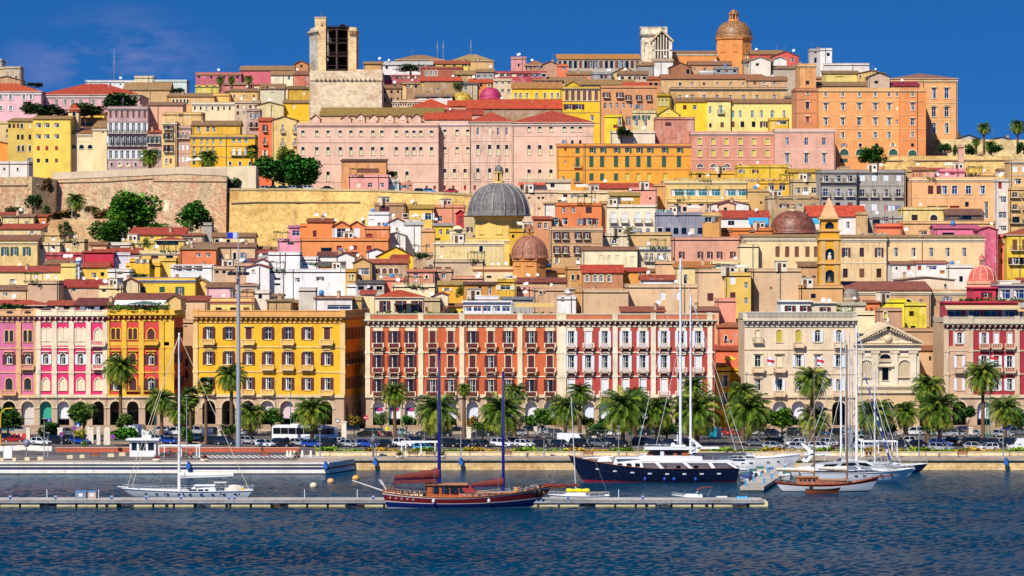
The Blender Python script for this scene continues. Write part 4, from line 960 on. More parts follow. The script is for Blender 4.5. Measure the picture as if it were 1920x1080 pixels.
h(202,277,200,314,'CBA6AC',*X,[(214,13,4,7,'cp'),(240,18,5,7,'owB'),(264,18,6,7,'owATB'),(290,15,5,7,'owT'),(308,6,4,5,'ndA')],'tall mauve palace with seven rows of balconied windows on the left',935,14,trim='w:A89A94',fit='ant')
h(276,343,196,312,'EEB898','shed',5,'A87A5A',[],'plain salmon flank of the tall mauve palace',940,10)
h(276,305,247,314,'CBA294','shed',4,'C0502E',[(262,12,4,[280,289,297],'ogB'),(288,12,4,[280,289,297],'og')],'low mauve house squeezed beside the tall mauve palace',932,8)
h(304,331,228,314,'F1CC88',*X,[(236,11,5,[312,320],'omB'),(255,11,5,[312,320],'omB'),(278,12,5,[312,320],'omB'),(302,9,4,[312,320],'nd')],'narrow cream house with two columns of balconies, left',931,9,trim='w:E6D8B8')
h(304,380,211,240,'F6CC84',*X,[(216,5,8,[339],'nd')],'apricot upper storey behind the narrow cream house',938,8)
h(330,358,236,314,'CDAA9A',*X,[(254,10,4,[335,343,351],'nwB'),(276,10,4,[335,343,351],'cw'),(298,10,4,[335,343,351],'cw')],'narrow mauve grey house left of the yellow corner palace',932,9,trim='w:B89A88')
h(357,422,253,315,'F6BA18',*X,[(264,14,4,[364,378,389,400,414],'nt'),(283,14,4,[364,378,389,400],'ntB'),(303,11,5,[364,400],'cg')],'yellow corner palace with teal windows, left wing',925,12,trim='w:8A8678')
h(422,478,253,315,'F8BC1E',*X,[(262,12,5,[438,449,461],'nt'),(284,12,5,[438,449,461],'cwB'),(306,6,4,3,'ndA')],'yellow corner palace with teal windows, right wing beside the palm',923,12,trim='w:8A8678')
h(360,450,234,256,'F8BE18','gx',8,'A47A50',[(242,10,5,[372,390,401],'ng')],'set back yellow top storey with a brown roof over the corner palace',932,8)
h(462,488,205,260,'C9A898',*X,[(217,9,4,[471,481],'nd'),(234,9,4,[471,481],'ndB')],'mauve sliver of a house left of the orange facade',965,fit='dish')
h(485,510,226,312,'EE7448','gx',6,'C9562E',[(240,12,4,[497],'omB'),(264,12,4,[497],'nwB'),(288,12,4,[497],'nd')],'narrow orange facade with one column of balconies beside the umbrella pines',958,10)
h(510,556,224,320,'EACB82','gy',7,'C98A58',[(241,14,4,[530,553],'nbB'),(266,13,4,[530,553],'nwB'),(284,10,4,[530],'nb')],'straw yellow house with a gable beside the pink university',956,10)
# ---- pink university and its roofs
UW=[568,594,615,638,658,677,699,716,743,763,776,789,809]
h(557,822,231,362,'EEC4AC',*X,[(250,10,5.4,UW,'nkT'),(283,14,5.4,UW,'nkT'),(330,16,5.4,[567,594,615,742,763],'nkT'),(352,7,4,[720,740,770,800,815],'nr')],'enormous pale pink university palace, left wing with flat cornice',950,20,trim='w:D2A898')
h(820,882,230,362,'F0C8B0',*X,[(248,10,5.4,[834,857,877],'nkT'),(281,10,5.4,[834,857,877],'nkT'),(325,16,5.4,[834,852,872],'nkT'),(352,8,4,[834,850,872],'nr')],'recessed centre of the pale pink university palace',953,18,trim='w:E8D8D0')
h(880,962,228,372,'EFC6AE','hip',18,'C9472A',[(246,13,4,[896,918,934,950],'nb'),(281,18,5.4,[896,918,934,950],'nkT'),(325,18,5.4,[896,918,934,950],'nkT'),(352,8,4,4,'nr')],'projecting bay of the pale pink university palace with a red hip roof',944,24,trim='w:E4D0C4')
h(960,1113,229,370,'F0C4AC','hip',22,'C9472A',[(242,9,5.4,[992,1012,1033,1058,1073,1088],'nkT'),(266,6,4,[1058,1073,1088],'nd'),(281,17,5.4,[992,1012,1033],'nkT'),(326,16,5.4,[992,1012,1033],'nkT')],'right wing of the pale pink university palace with a low red roof',942,26,trim='w:E0CABE')
for i,(a,b,yt)in enumerate([(583,600,214),(640,658,214),(668,684,212),(693,709,213),(722,738,212),(748,762,212),(772,790,212)]):
 h(a,b,yt+8,225,'F3C8B0','gy',8,'C98A62',[(yt+10,4,3,1,'nd')]if i>1 else[],'pink gabled dormer standing on the university cornice',d=957+i*.3,dep=8,z0=66,reg=False,name='dormer_house',group='pink gabled dormers in front of the tan roof')
h(600,830,216,228,'E8C0A0','shed',15,'A88438',[],'long mossy tan roof behind the pink dormers',968,14,z0=58)
h(796,882,223,232,'F0C4A8','gx',12,'DA4A22',[],'orange red roof in the middle of the university',962,12)
h(832,905,214,226,'E9B898','shed',9,'C8452A',[],'red roof slope right of the university centre',975,10)
h(875,1055,203,222,'B89470','gx',16,'DB5028',[],'very long orange roof behind the university right wing',995,14)
h(765,850,203,215,'E8B498','hip',18,'DA4A22',[],'orange hip roof below the olive dome',990,18)
h(840,1053,198,206,'C8A07C','gx',10,'D8502A',[],'thin orange roof line under the magenta dome',1008,10)
# ---- middle skyline
h(716,810,121,145,'F3EEE6','gx',6,'E4DED2',[(126,6,4,[725],'nd')],'white house with plants on its terrace, right of the tower base',1085,fit='dish')
h(720,790,141,160,'C84060',*X,[(145,5,6,6,'nw')],'house with a magenta terrace front, right of the tower base',1070)
h(682,716,119,140,'D8A868','shed',4,'B98A56',[],'tan block with a jagged top right beside the medieval tower',1060,fit='dish')
h(741,832,112,128,'DCA86C','hip',9,'B07E54',[(118,3,4,5,'nd')],'long tan house with a brown hip roof on the skyline, right of the medieval tower',1130,fit='ant')
h(805,880,119,135,'E8D060','gx',6,'B9582E',[(122,4,4,4,'nd')],'yellow house with rusty roofs on the skyline',1110,fit='chim')
h(845,925,114,135,'DDB478','hip',12,'C09A62',[(113,3,4,[896],'nd')],'big sandy hip roofed house on the skyline left of the antennas',1125)
h(788,868,125,152,'AE5E48',*X,[(137,10,4,[800,809,817],'nwA')],'brick red house with three white arched windows',1060,fit='chim')
h(852,905,139,155,'C9A070','gx',7,'B58A58',[(144,5,4,3,'nd')],'tan roofed house right of the brick red one',1055)
h(892,926,134,156,'A8A4A0','gx',5,'B58A5C',[(143,5,6,3,'nw')],'grey house with white window strips, upper middle',1052,fit='dish')
h(750,790,154,190,'B8926A',*X,[(162,5,4,[768,780],'nd')],'brown wall with tiny windows right of the tower base',1046)
h(788,864,151,180,'BA9468','gx',7,'DD5530',[(168,6,5,[821],'ng'),(158,8,4,[792],'ny')],'long brown house with a bright orange roof, upper middle',1040,9)
h(716,752,165,202,'C8A078','gx',6,'A5744E',[(172,5,4,3,'nd'),(187,7,3,3,'nd')],'brown house with two tiny window rows right against the tower base',1020,fit='dish')
h(728,762,160,175,'F0C488','gy',6,'D9562E',[(166,4,4,[740],'nt')],'peach gable with an orange roof near the tower base',1030)
h(736,800,188,205,'EACBB0',*X,[(196,4,2,14,'np')],'pale pink low wall building below the olive dome',1010)
h(780,848,180,192,'E8E4E0','shed',4,'A88468',[(183,3,12,3,'nd')],'white rimmed brown roof left of the olive dome',1018)
h(880,924,154,178,'EE8A3A','gx',6,'DC5828',[(160,5,4,3,'nd')],'bright orange house above the magenta dome',1042)
h(866,895,157,182,'D8C8A8','gx',5,'7A7670',[(165,7,4,[874],'nb')],'beige house with a grey roof left of the bright orange house',1041)
h(925,960,148,186,'DCC8A8',*X,[(155,6,5,3,'ng'),(170,6,5,3,'nw')],'cream house with green window frames right of the magenta dome',1035,fit='dish')
h(925,1025,134,152,'C23448',*X,[(141,5,7,9,'nw')],'long crimson terrace house in the upper middle',1070)
h(958,987,107,132,'F0A4A0',*X,[(122,5,3,1,'nd')],'pink tower house on the skyline left of the long hall',1120,fit='dish')
h(985,1022,122,138,'C98A60','hip',9,'B9703E',[(127,4,5,3,'nw')],'brown roofed house right of the pink tower house',1108)
h(1018,1046,120,140,'D8A080','gy',6,'B5784E',[(122,6,10,[1034],'nm')],'gabled house with one wide maroon window on the skyline',1100,fit='ant')
h(1045,1065,121,148,'F07C58',*X,[(129,5,6,[1057],'nb')],'small orange cube with one blue window',1085)
h(1062,1110,139,160,'EE9068','shed',6,'B58858',[],'orange wall below the grey colonnade',1080)
h(1000,1100,150,168,'D8B890','gx',6,'B4885A',[(155,4,4,8,'nd')],'long brown roofed row above the yellow houses, upper middle',1068)
h(1108,1148,136,154,'A6A4A4',*X,[(144,6,4,[1128,1136],'nd')],'grey stone house below the hall',1078,fit='dish')
h(1145,1196,138,155,'D9BC88','gy',13,'B58E5C',[],'plain sandy gable below the white cathedral tower',1082)
h(1196,1226,122,150,'A8A098','gx',6,'B08050',[(140,7,9,[1210],'nd')],'grey house with a brown roof below the white cathedral tower',1095)
h(1224,1262,114,132,'F4F0EA','shed',4,'D9B890',[],'white wall with a slanting top below the orange nave',1130,fit='dish')
h(1160,1215,139,160,'D8C0A0','gx',6,'A47650',[(146,5,5,4,'nd')],'beige house with antennas below the plain sandy gable',1074,fit='dish ant')
h(1255,1296,126,146,'A86A48','gy',10,'A8643C',[(134,8,5,[1290],'nd')],'dark wooden shed house right of the white slanting wall',1100)
h(1292,1372,121,142,'DDA272','gx',7,'B07650',[(130,6,5,[1302,1322,1340],'nm')],'long house with maroon windows below the tiled cathedral dome',1105,fit='dish tank')
h(1310,1340,133,144,'F2EEE8',*X,[],'small white terrace with a dish below the tiled cathedral dome',1088)
h(1340,1385,126,142,'9AA0A4',*X,[(132,6,5,3,'nd')],'grey blue roof terrace below the tiled cathedral dome',1092,fit='tank')
h(1395,1450,116,142,'B8A088','gx',6,'A57A54',[(124,5,6,[1400,1412,1425],'nm')],'house with a maroon veranda right below the cathedral wing',1112)
h(1405,1445,113,126,'F2E8D8','gy',7,'E4C8A0',[(121,5,5,[1420],'nd')],'white gable right below the cathedral wing',1108)
h(1408,1468,101,118,'E0584E','gx',7,'B07E50',[(112,5,4,[1418,1440],'nw')],'red house on the skyline right of the cathedral dome',1180,fit='dish')
h(1448,1498,105,122,'DE5A50','gy',10,'A8764A',[(112,8,6,[1485],'nw')],'red gabled house on the skyline left of the white tower block',1150,fit='dish')
h(1448,1475,111,124,'F4F0E8','gy',5,'E8E0D0',[],'tiny white house in front of the red gabled house',1140)
h(1440,1500,128,142,'C0B09C','gx',5,'A67A58',[(130,3,3,[1448,1464],'nd')],'grey walled house with a brown roof left of the stained tower',1110)
h(1518,1538,92,140,'BDB8B4',*X,[(98,4,4,[1529],'nd'),(113,9,4,[1529],'nd')],'shade toned face of the white tower block on the right skyline',1121,6)  # grey wall colour carries the shade on this white face
h(1538,1560,91,140,'F2EEEA',*X,[(102,6,5,[1553],'nd')],'white tower block on the right skyline, sunlit face',1119,8)
h(1545,1630,119,142,'ECE4DE',*X,[],'long white wall with faded writing right of the white tower block',1116,fit='ant')
h(1545,1612,137,150,'E8D078','shed',5,'A87C4E',[(145,4,12,[1575],'ny')],'low yellow house under the long white wall',1100)
h(1608,1660,137,152,'E9C070','gy',6,'C88A3E',[(143,4,3,[1613],'ndA')],'small honey coloured gable left of the dark hut',1098)
h(1060,1190,158,175,'C9A070','gx',9,'B48850',[(163,4,4,6,'nd')],'broad sandy roof above the peeling brown house',1060,10)
h(1170,1216,163,180,'D9946C','gx',9,'D8482A',[],'bright red roof behind the peeling brown house',1056)
h(1215,1245,148,180,'C98858','gx',5,'C0602E',[(158,6,6,3,'nd')],'rust red house right of the bright red roof',1058)
h(1240,1430,147,175,'E8BC80','gx',8,'B87448',[(157,5,4,[1275,1297,1320,1345,1370,1394],'nb')],'very long sandy house with a rusty roof and small blue windows',1050,12)
h(1400,1476,150,175,'E6B888','gx',7,'B07850',[(156,5,4,[1415,1432,1452],'nb')],'sandy house with small blue windows left of the stained tower',1048,fit='dish')
# ---- yellow houses, upper middle right
h(960,1053,165,195,'F6D428','gx',11,'C88848',[(179,9,4,[967,976,988,1006,1022,1035,1046],'nwT')],'long yellow house with seven small white windows',1030,10)
h(905,1052,192,215,'C9A888','gx',6,'D2542C',[],'grey wall with an orange roof below the long yellow house',1012,fit='dish')
h(1055,1127,163,268,'F4C81C',*X,[(179,18,6,[1063,1074,1085,1096,1106,1118],'cpAT'),(200,9,9,[1067,1085],'om'),(221,10,6,[1110],'nb'),(240,8,4,[1110],'nd')],'tall golden yellow house with a row of blind arches',990,12,trim='w:8A7A70')
h(1056,1092,163,163.5,'F4C81C','gy',12,'C89A58',[],'yellow gable on top of the tall golden house',d=990.4,z0=PZ(165,990.4),dep=10,reg=False)
h(1127,1232,161,262,'D99A68',*X,[(178,9,6,[1137,1162],'omB'),(183,9,5,[1178,1198,1217],'omB'),(198,10,5,[1135,1145,1157,1169,1183],'nm'),(200,8,6,[1197],'nw'),(227,16,4,[1137,1162,1176,1181],'nw')],'peeling orange brown house with a long balcony, upper middle right',985,14,fit='ant')
h(1134,1166,216,245,'F8DE2C',*X,[(227,16,5,[1137,1162],'nwB'),(237,6,7,[1154],'nr')],'lemon yellow bay under the long balcony of the peeling house',983,4)
h(1186,1232,208,262,'F4E0A4',*X,[(230,12,6,[1193,1210],'nw'),(220,7,6,[1193,1211],'og')],'cream corner with a crenellated top under the peeling house',982,6)
h(1145,1228,246,265,'F2E2C8',*X,[],'white terrace with a cafe parasol below the peeling house',968,6)
h(1232,1258,176,205,'D2B018',*X,[(192,11,4,[1236,1243,1250],'nyT')],'mustard house behind the peeling brown house',1020,trim='w:8A7A20')
h(1258,1476,164,192,'E8B878',*X,[(182,7,5,[1275,1297,1320,1345,1369,1394,1419,1452],'nb')],'long peach coloured palace with a heavy dark cornice',1022,trim='w:6A6058')
h(1268,1330,190,242,'FCD428','shed',7,'AE7A50',[(201,8,6,[1284,1303],'nb')],'golden yellow house with two blue windows, right of centre',992,10,fit='dish')
h(1232,1275,215,224,'F8D850','gy',14,'D8B060',[(210,4,4,[1253],'ndA')],'yellow pediment with a round eye right of the peeling house',985,10)
h(1326,1370,188,242,'F8E890','shed',5,'B07A50',[(206,12,4,[1332],'nt'),(205,14,6,[1351],'ntB'),(235,7,4,[1332],'nd'),(234,9,6,[1354],'nd')],'pale lemon house with one teal balcony door',990,9)
h(1369,1488,192,242,'F8E68A','shed',7,'B07A50',[(214,13,5,[1374,1388,1411,1428,1448,1470],'nt'),(233,10,6,[1374,1392,1413,1432,1455],'nd')],'long pale lemon house with teal shutters',991,10)
h(1228,1303,220,270,'D98C74',*X,[(233,6,10,[1253],'np')],'blank dusty pink block with a peeling front, right of centre',972,12)
h(1296,1456,247,320,'DC947C',*X,[(265,11,7,[1312,1337,1362,1388,1413,1439],'nyT'),(287,12,7,[1312,1337,1362,1388,1413,1439],'nyT'),(311,7,10,[1313,1338,1363,1388],'nwA')],'long brick pink palace with yellow windows in white frames',960,16,trim='w:E8CFC0')
h(1453,1566,242,320,'EAB29C',*X,[(265,13,6,[1476,1512,1545],'nb'),(297,17,6,[1476,1512,1545],'nbTG')],'rose pink palace with three pedimented windows',955,14,trim='w:F2DCCC')
h(1443,1480,222,245,'F6C81A',*X,[(229,8,16,[1466],'ng')],'small bright yellow cube with a wide glass window above the rose palace',975)
h(1475,1497,180,242,'9A8C80',*X,[(200,9,4,2,'nd')],'dark grey wall left of the stained tower',1005,10)
h(1490,1536,166,235,'D08A5C',*X,[(174,6,5,[1514],'nd'),(198,12,6,[1514],'npTH'),(224,9,6,[1514],'nrTH')],'stained brick front with patches of bare stone, left of the great orange palace',980,12,trim='w:A87A58')
h(1496,1530,120,168,'EEA860',*X,[(155,7,6,[1514],'np')],'square stained tower rising from the great orange palace',984,9,trim='w:E2C08A')
OW=[1548,1580,1611,1641,1667]
h(1535,1688,166,310,'F6A864',*X,[(177,8,5,OW+[1682],'nwT'),(200,12,6,OW,'nwTH'),(228,13,6,OW,'nwTH'),(253,11,6,OW[1:],'nwT'),(203,7,4,[1682],'nw'),(229,9,4,[1682],'nw'),(272,6,5,[1582,1613,1644,1674],'nd'),(285,11,14,[1583,1613,1675],'cgA'),(301,7,13,[1582],'cg')],'great orange palace with five columns of white framed windows',972,18,trim='w:F0D090')
h(1687,1736,166,305,'F09454',*X,[(177,8,5,[1711],'nwT'),(200,13,6,[1711],'nwTH'),(229,12,6,[1711],'nwTH'),(252,10,5,[1711],'nwT'),(272,6,5,[1711],'nd'),(287,11,14,[1711],'cgA')],'end bay of the great orange palace, left of the skyline palms',970,18,trim='w:F0C488')
h(1670,1795,147,275,'F4B070','hip',9,'A87058',[(175,18,7,[1751,1775],'nbTH'),(210,17,7,[1751,1775],'nwTS'),(240,19,7,[1751,1775],'nwAT')],'tall orange palace with arched windows and a heavy cornice at the right end of the hill',1000,20,trim='w:F2D49A')
h(1628,1668,143,165,'C8B098','gy',8,'3A3230',[(154,5,6,[1643],'nd')],'grey hut with a dark gable on the roof of the great orange palace',985,z0=92)
h(1668,1724,160,168,'D9905C','shed',8,'A81A3A',[],'dark crimson roof beside the grey hut',986,8,z0=92)
h(1530,1628,160,170,'D8B080','shed',7,'A88050',[],'brown roof on the great orange palace left of the grey hut',988,8,z0=92)
# ---- houses behind the right parapet
h(1792,1840,260,268,'C8C4BE','gy',8,'3E4650',[],'dark pitched market roof left of the two right hand palms',1000,z0=70,dep=8)
h(1850,1905,262,268,'C8C4BE','gy',6,'4A525C',[],'dark pitched market roof between the two right hand palms',1002,z0=70,dep=8)
# ---- middle band
h(653,728,328,365,'F2A8A0',*X,[(347,8,7,[672,694,716],'nw')],'small pink pumping house with three windows on the golden bastion',910,8)
h(640,724,301,362,'E8A060','shed',3,'5A3A30',[(320,8,36,[690],'nb')],'modern orange house with one wide window on the golden bastion',918,10)
h(747,772,343,362,'F0A080',*X,[(350,7,7,[758],'nw')],'small salmon hut on the bastion right of the pink pumping house',914,5)
h(727,748,338,362,'D8DCDC',*X,[(348,16,5,[742],'nt')],'white glazed porch on the bastion',913,5)
h(1044,1096,270,350,'F6A62C',*X,[(280,5,3,[1060],'nd'),(281,13,7,[1083],'cg'),(304,17,7,[1083],'cgB'),(332,17,7,[1083],'cgB'),(304,5,3,[1060],'nw')],'orange house with one column of green shutters, left end of the green shuttered palace',932,12,trim='w:B87A5A')
GC=[1109,1129,1155,1176,1197,1217,1245,1273]
h(1095,1296,270,350,'F7A82E',*X,[(280,12,7,GC,'ogE'),(303,20,7,GC,'cg'),(332,13,7,[1109,1129,1155],'cg'),(332,13,7,[1176,1197,1217,1247],'ny')],'long orange yellow palace with many dark green shutters and one long balcony',928,14,trim='w:A8705A',rot=0)
h(1294,1440,322,345,'E8B440',*X,[(331,6,5,4,'nd')],'ochre terrace house behind the roof pergola, right of the green shuttered palace',920)
h(1383,1478,310,330,'FBD018',*X,[(321,6,5,[1390,1416],'nw')],'low lemon yellow house with rooftop machinery, right of centre',908,fit='ant ant')
h(1440,1540,322,345,'C8A860',*X,[(332,5,5,5,'nd')],'dull ochre terrace below the rose palace',915)
h(1268,1478,334,350,'F0C058',*X,[(338,3,4,20,'nd')],'long ochre parapet with a line of small arches, right of centre',900)
h(1248,1402,338,382,'F5D07A',*X,[(361,12,20,[1270,1292,1315,1340,1370,1390],'nt')],'cream yellow block with glazed roof terraces, right of centre',868,12,trim='w:E8D8A8')
h(1252,1402,374,405,'F2C8A8',*X,[(383,7,8,[1268,1292,1315,1340,1385],'nm'),(392,8,6,[1284,1385],'nd')],'pinkish lower storey under the glazed roof terraces',862,6,trim='w:E8C868')
h(1402,1445,355,400,'D9B070',*X,[(380,4,4,[1427],'nd')],'sandy stone block right of the glazed roof terraces',866,8,fit='tank dish')
h(1424,1485,340,366,'F4BC30',*X,[(350,14,10,[1446,1467],'nw')],'amber house with white doors left of the grey flats',872,8)
h(1478,1540,322,352,'E8C04A','gx',6,'D8A030',[],'small yellow gabled roof left of the grey flats',880)
h(1484,1538,337,400,'C8AE84',*X,[(357,10,8,[1496,1510,1526],'nw'),(380,8,10,[1500,1520],'nd')],'khaki block with a deep white loggia left of the grey flats',860,8)
h(1440,1540,368,410,'C8A878',*X,[(372,4,6,3,'nd'),(385,6,8,[1470,1500,1525],'nw')],'sandy terraces with dishes behind the brown dome',852,fit='dish dish dish')
h(1537,1606,319,425,'A9A69E',*X,[(335,11,10,[1548,1571,1593],'nwB'),(361,13,8,[1548,1571,1594],'nbB'),(385,10,8,[1548,1571,1594],'nd')],'grey concrete flats with long balconies, left half',850,12,trim='w:8A8880')
h(1604,1698,319,425,'B0ACA4',*X,[(333,11,8,[1617,1639,1661,1685],'cw'),(362,13,8,[1617,1639,1661,1685],'nwB'),(388,12,9,[1617,1639],'cw')],'grey concrete flats with laundry hung out, right half',852,12,trim='w:8A8880')
h(1697,1710,318,425,'C8A468',*X,[],'narrow mustard wall between the grey flats and the peach block',856,10)
h(1706,1866,333,420,'F6B67C',*X,[(356,15,9,[1745,1761],'cm'),(356,15,9,[1771,1790,1816,1842],'nbT'),(383,9,6,[1813],'nd'),(394,30,7,[1849],'nw'),(388,4,16,[1747,1768,1790],'nr')],'peach block of flats with four bright blue windows',848,14,trim='w:F2D8B0',fit='dish ant')
h(1710,1740,318,336,'F0A070','shed',5,'C9764A',[],'orange sloping roof left of the small pink tower',862)
h(1763,1809,317,340,'F6A8B0',*X,[(326,3,7,[1786],'nd')],'small pink and white rooftop room below the tall pink chimney',858,trim='w:E86A80')
h(1798,1807,272,322,'F4B4A0',*X,[],'tall thin pink chimney tower in front of the terrace wall',860,2)
h(1812,1866,325,340,'F8C080',*X,[],'low peach rooftop wall at the right',858)
h(1865,1894,336,445,'E4DAD0',*X,[(348,11,6,[1875],'cr'),(374,11,13,[1880],'ne'),(403,11,13,[1880],'ne'),(428,9,13,[1880],'ne')],'narrow pale grey stair tower with four wide windows at the right',846,8)
h(1894,1990,300,360,'E8BC80',*X,[(317,10,8,[1903,1920,1940],'cw'),(340,9,12,[1908,1930,1950],'nw')],'sandy flats at the right edge, upper part with grey balcony strips',852,10,trim='w:B8B4AC')
h(1892,1990,352,432,'F0C078',*X,[(365,9,9,[1903,1925,1945],'nwB'),(388,9,8,[1903,1925],'nwB'),(412,11,12,[1905,1930],'ndB')],'yellow orange flats with balconies at the right edge',844,10)
h(1888,1990,440,520,'FBD426','hip',14,'B8562E',[(459,19,8,[1903,1921,1940],'cpB'),(489,12,12,[1904,1925,1945],'omB')],'vivid yellow house with brown shutters at the right edge',790,12)
h(1835,1871,430,520,'E8608A','gy',6,'D8506E',[],'tall hot pink house with a gabled top at the right',792,12)
h(1753,1836,427,445,'EE7A9A','gx',6,'E06A88',[(438,4,20,[1778],'nd')],'low hot pink gabled row left of the tall pink house',800,fit='tank')
h(1870,1890,440,520,'F0806A',*X,[(450,10,4,[1882],'nw'),(470,8,4,[1878],'nd'),(490,9,4,[1878],'nd')],'thin coral house with balconies beside the tall pink house',795,8)
h(1690,1778,389,425,'FBDC84',*X,[(408,10,10,[1715],'np'),(408,10,12,[1751],'npA')],'butter yellow house with two arched brown windows',838,8)
h(1775,1845,402,425,'5A4A44','shed',11,'8A5A4A',[(407,8,20,3,'nd')],'brown roofed veranda right of the butter yellow house',832,6)
h(1688,1866,415,455,'EFBC82',*X,[(436,7,12,[1732],'nw')],'wide apricot terrace wall below the brown veranda',822,8)
h(1643,1692,420,450,'F08858',*X,[(440,5,6,[1658],'nd')],'small coral rooftop room with a red band, right of the ochre tower',818,trim='w:D8402A')
h(1620,1664,438,452,'D8C8A8',*X,[(442,6,5,[1622,1640],'nd')],'beige terrace wall behind the ochre tower',815)
h(1340,1442,408,440,'F4F0EC','gx',14,'C8452E',[(418,8,5,[1368,1374],'nd')],'white house with a red roof and a blue awning, right of centre',820,10)
h(1330,1450,428,450,'E8843A',*X,[(434,5,9,[1368,1410],'nd')],'orange terrace below the white house with the blue awning',812)
h(1515,1622,405,450,'EDE8E4','gx',20,'E4502A',[(422,12,6,5,'nb')],'white house with a big orange roof behind the ochre bell tower',826,10,fit='chim')
h(1606,1627,398,440,'D8B078',*X,[],'tan end wall right of the big orange roof',824,8)
h(1625,1692,405,450,'B8B4AC',*X,[(415,14,12,[1643],'nd'),(413,12,10,[1660],'ne')],'grey yard with a glazed shed right of the big orange roof',834)
h(1262,1388,445,500,'DFA48C',*X,[(478,12,6,[1276,1311,1329,1347,1372],'omE')],'long dusty pink house with five maroon windows',776,12,fit='ant')
h(1388,1422,458,520,'F8E0A4',*X,[(506,10,6,[1400],'nd')],'tall cream blank wall left of the ochre tower',766,10)
SW=[1458,1476,1494,1514,1530]
h(1395,1540,442,530,'F8D8A2','shed',3,'B58A58',[(472,19,7,SW,'cp')],'pale yellow convent with five brown shuttered windows left of the ochre tower',768,14,cor=True)
h(1570,1662,443,535,'F7D59C','shed',3,'B58A58',[(473,16,7,[1586,1616,1648],'np'),(512,16,8,[1585,1616,1648],'np')],'pale yellow convent right of the ochre tower, two window rows',766,14,cor=True)
h(1660,1846,443,520,'F6D29C','shed',3,'B58A58',[(473,16,7,[1680,1713,1746,1777,1808],'nm')],'long pale yellow convent wing with five narrow windows at the right',767,14,cor=True)
h(1672,1730,494,528,'EFEAE2','gx',5,'B07A58',[(502,7,6,[1704],'cr'),(503,5,3,[1681],'nd')],'whitewashed weathered house with a brown roof, left part, below the convent',742,8,fit='dish')
h(1718,1778,492,530,'F1EEE8','shed',4,'C86A4A',[(502,8,6,[1724],'cr'),(502,7,17,[1747],'nb'),(510,6,8,[1767],'no')],'whitewashed weathered house with red shutters below the convent',740,8)
h(1776,1824,497,535,'ECE6DA',*X,[(523,10,6,[1802],'nd')],'white rooftop rooms left of the salmon dome',738,8,fit='tank')
h(1685,1790,523,545,'F0D8B8','gy',5,'C89A78',[(535,6,4,3,'ndA')],'small cream gabled chapel roofs below the whitewashed houses',728)
h(1577,1745,542,600,'D8AA7C','shed',15,'A85A44',[(566,10,14,[1702],'ndA')],'long tan church nave with a dark terracotta roof and arched frieze',705,12,cor=True)
h(1740,1815,544,600,'D9B07E',*X,[(560,8,8,[1775],'nd')],'tan church wall continuing right of the terracotta roof',707,10,cor=True)
h(1645,1692,578,650,'C89A7C',*X,[(590,12,5,[1660],'nyA')],'brown trapezoid bell wall with a bell opening behind the temple front',684,3)
h(1648,1700,562,620,'F6E62E',*X,[],'acid yellow rooftop room with dark blue laundry',692,6)
h(1697,1737,568,616,'F4E02E',*X,[(588,9,8,[1709],'np'),(613,4,8,[1712],'nd')],'acid yellow house with one brown window behind the temple front',690,7)
h(1625,1650,566,640,'F08848','shed',3,'B5653F',[(580,6,5,[1634],'nd')],'orange sliver of a house left of the brown bell wall',688,6)
h(1690,1772,616,700,'C8A078',*X,[(640,10,8,[1758],'nw')],'tan rooftop terrace behind the pediment, left of the crimson palace',682,10)
h(1724,1774,655,745,'DDB488','shed',8,'B9683E',[(672,8,3,[1744,1756],'nd'),(695,14,5,[1766],'nd')],'tan church flank in shade between the temple front and the crimson palace',670,12)
h(1603,1640,585,742,'EADDB8',*X,[],'cream side wall of the cream palace, left of the pediment',668,10)
h(1310,1361,505,600,'DDBC94',*X,[(557,14,10,[1332],'cm')],'plain tan gable wall with one maroon window, above the narrow yellow house',702,14)
h(1359,1408,512,640,'EBC45E',*X,[(526,13,9,[1374],'cw'),(555,13,9,[1374],'cm'),(584,13,9,[1374],'ne'),(535,11,6,[1399],'nw'),(564,11,6,[1399],'nw')],'yellow side wall with two columns of windows left of the tan block',700,12)
h(1388,1422,458,530,'F6E2AE',*X,[(506,10,6,[1399],'nw')],'tall cream party wall above the yellow side wall',745,8)
h(1410,1502,504,590,'DCBB94',*X,[(540,3,3,[1446],'nd')],'large blank tan block left of the ochre tower',704,14)
h(1500,1538,498,560,'D8A878','shed',8,'A87A50',[(519,3,6,[1508,1526],'nd')],'small salmon houses with brown roofs directly left of the ochre tower',716,7)
h(1500,1580,535,600,'E0AC70',*X,[(555,8,8,[1525],'nd')],'tan lower block in front of the ochre tower',700,6)
h(1536,1560,572,600,'EDE2C0',*X,[(578,14,9,[1544],'ndA')],'cream roof pavilion with an arched door above the cream palace',684,6,fit='dish dish')
h(1574,1622,571,600,'E8DCC0','gx',5,'D8C8A8',[],'light roof shelter above the cream palace',683,6)
# ---- band around y 340-440, centre
h(975,1070,341,362,'F6E6CC','gx',6,'E4C8A0',[(347,8,7,[1036],'np'),(349,6,45,[998],'nm')],'white house with a red striped awning below the university',868,8)
h(972,1046,357,405,'F3CFA8',*X,[(371,4,4,[984,992,1010,1018],'nd'),(391,3,3,[1011],'nd')],'peach wall with four tiny square windows right of the grey dome',845,10)
h(1045,1146,358,385,'F4D8A8',*X,[(367,5,7,[1060,1078,1098,1130],'nd')],'cream terraces below the green shuttered palace',862,8)
h(1108,1222,352,382,'F2C088','gx',9,'C8452A',[(362,4,12,[1170],'nd')],'cream house with a long red roof below the green shuttered palace',870,9)
h(1144,1200,366,395,'D8A030','shed',6,'C8A050',[],'ochre pergola roof with gold sides, centre right',850,7)
h(1180,1232,352,400,'F0A490',*X,[(372,4,4,2,'nd')],'pink wall right of the red roof, centre right',864,6)
h(1225,1252,345,410,'DCA468',*X,[],'tan party wall left of the glazed roof terraces',872,8)
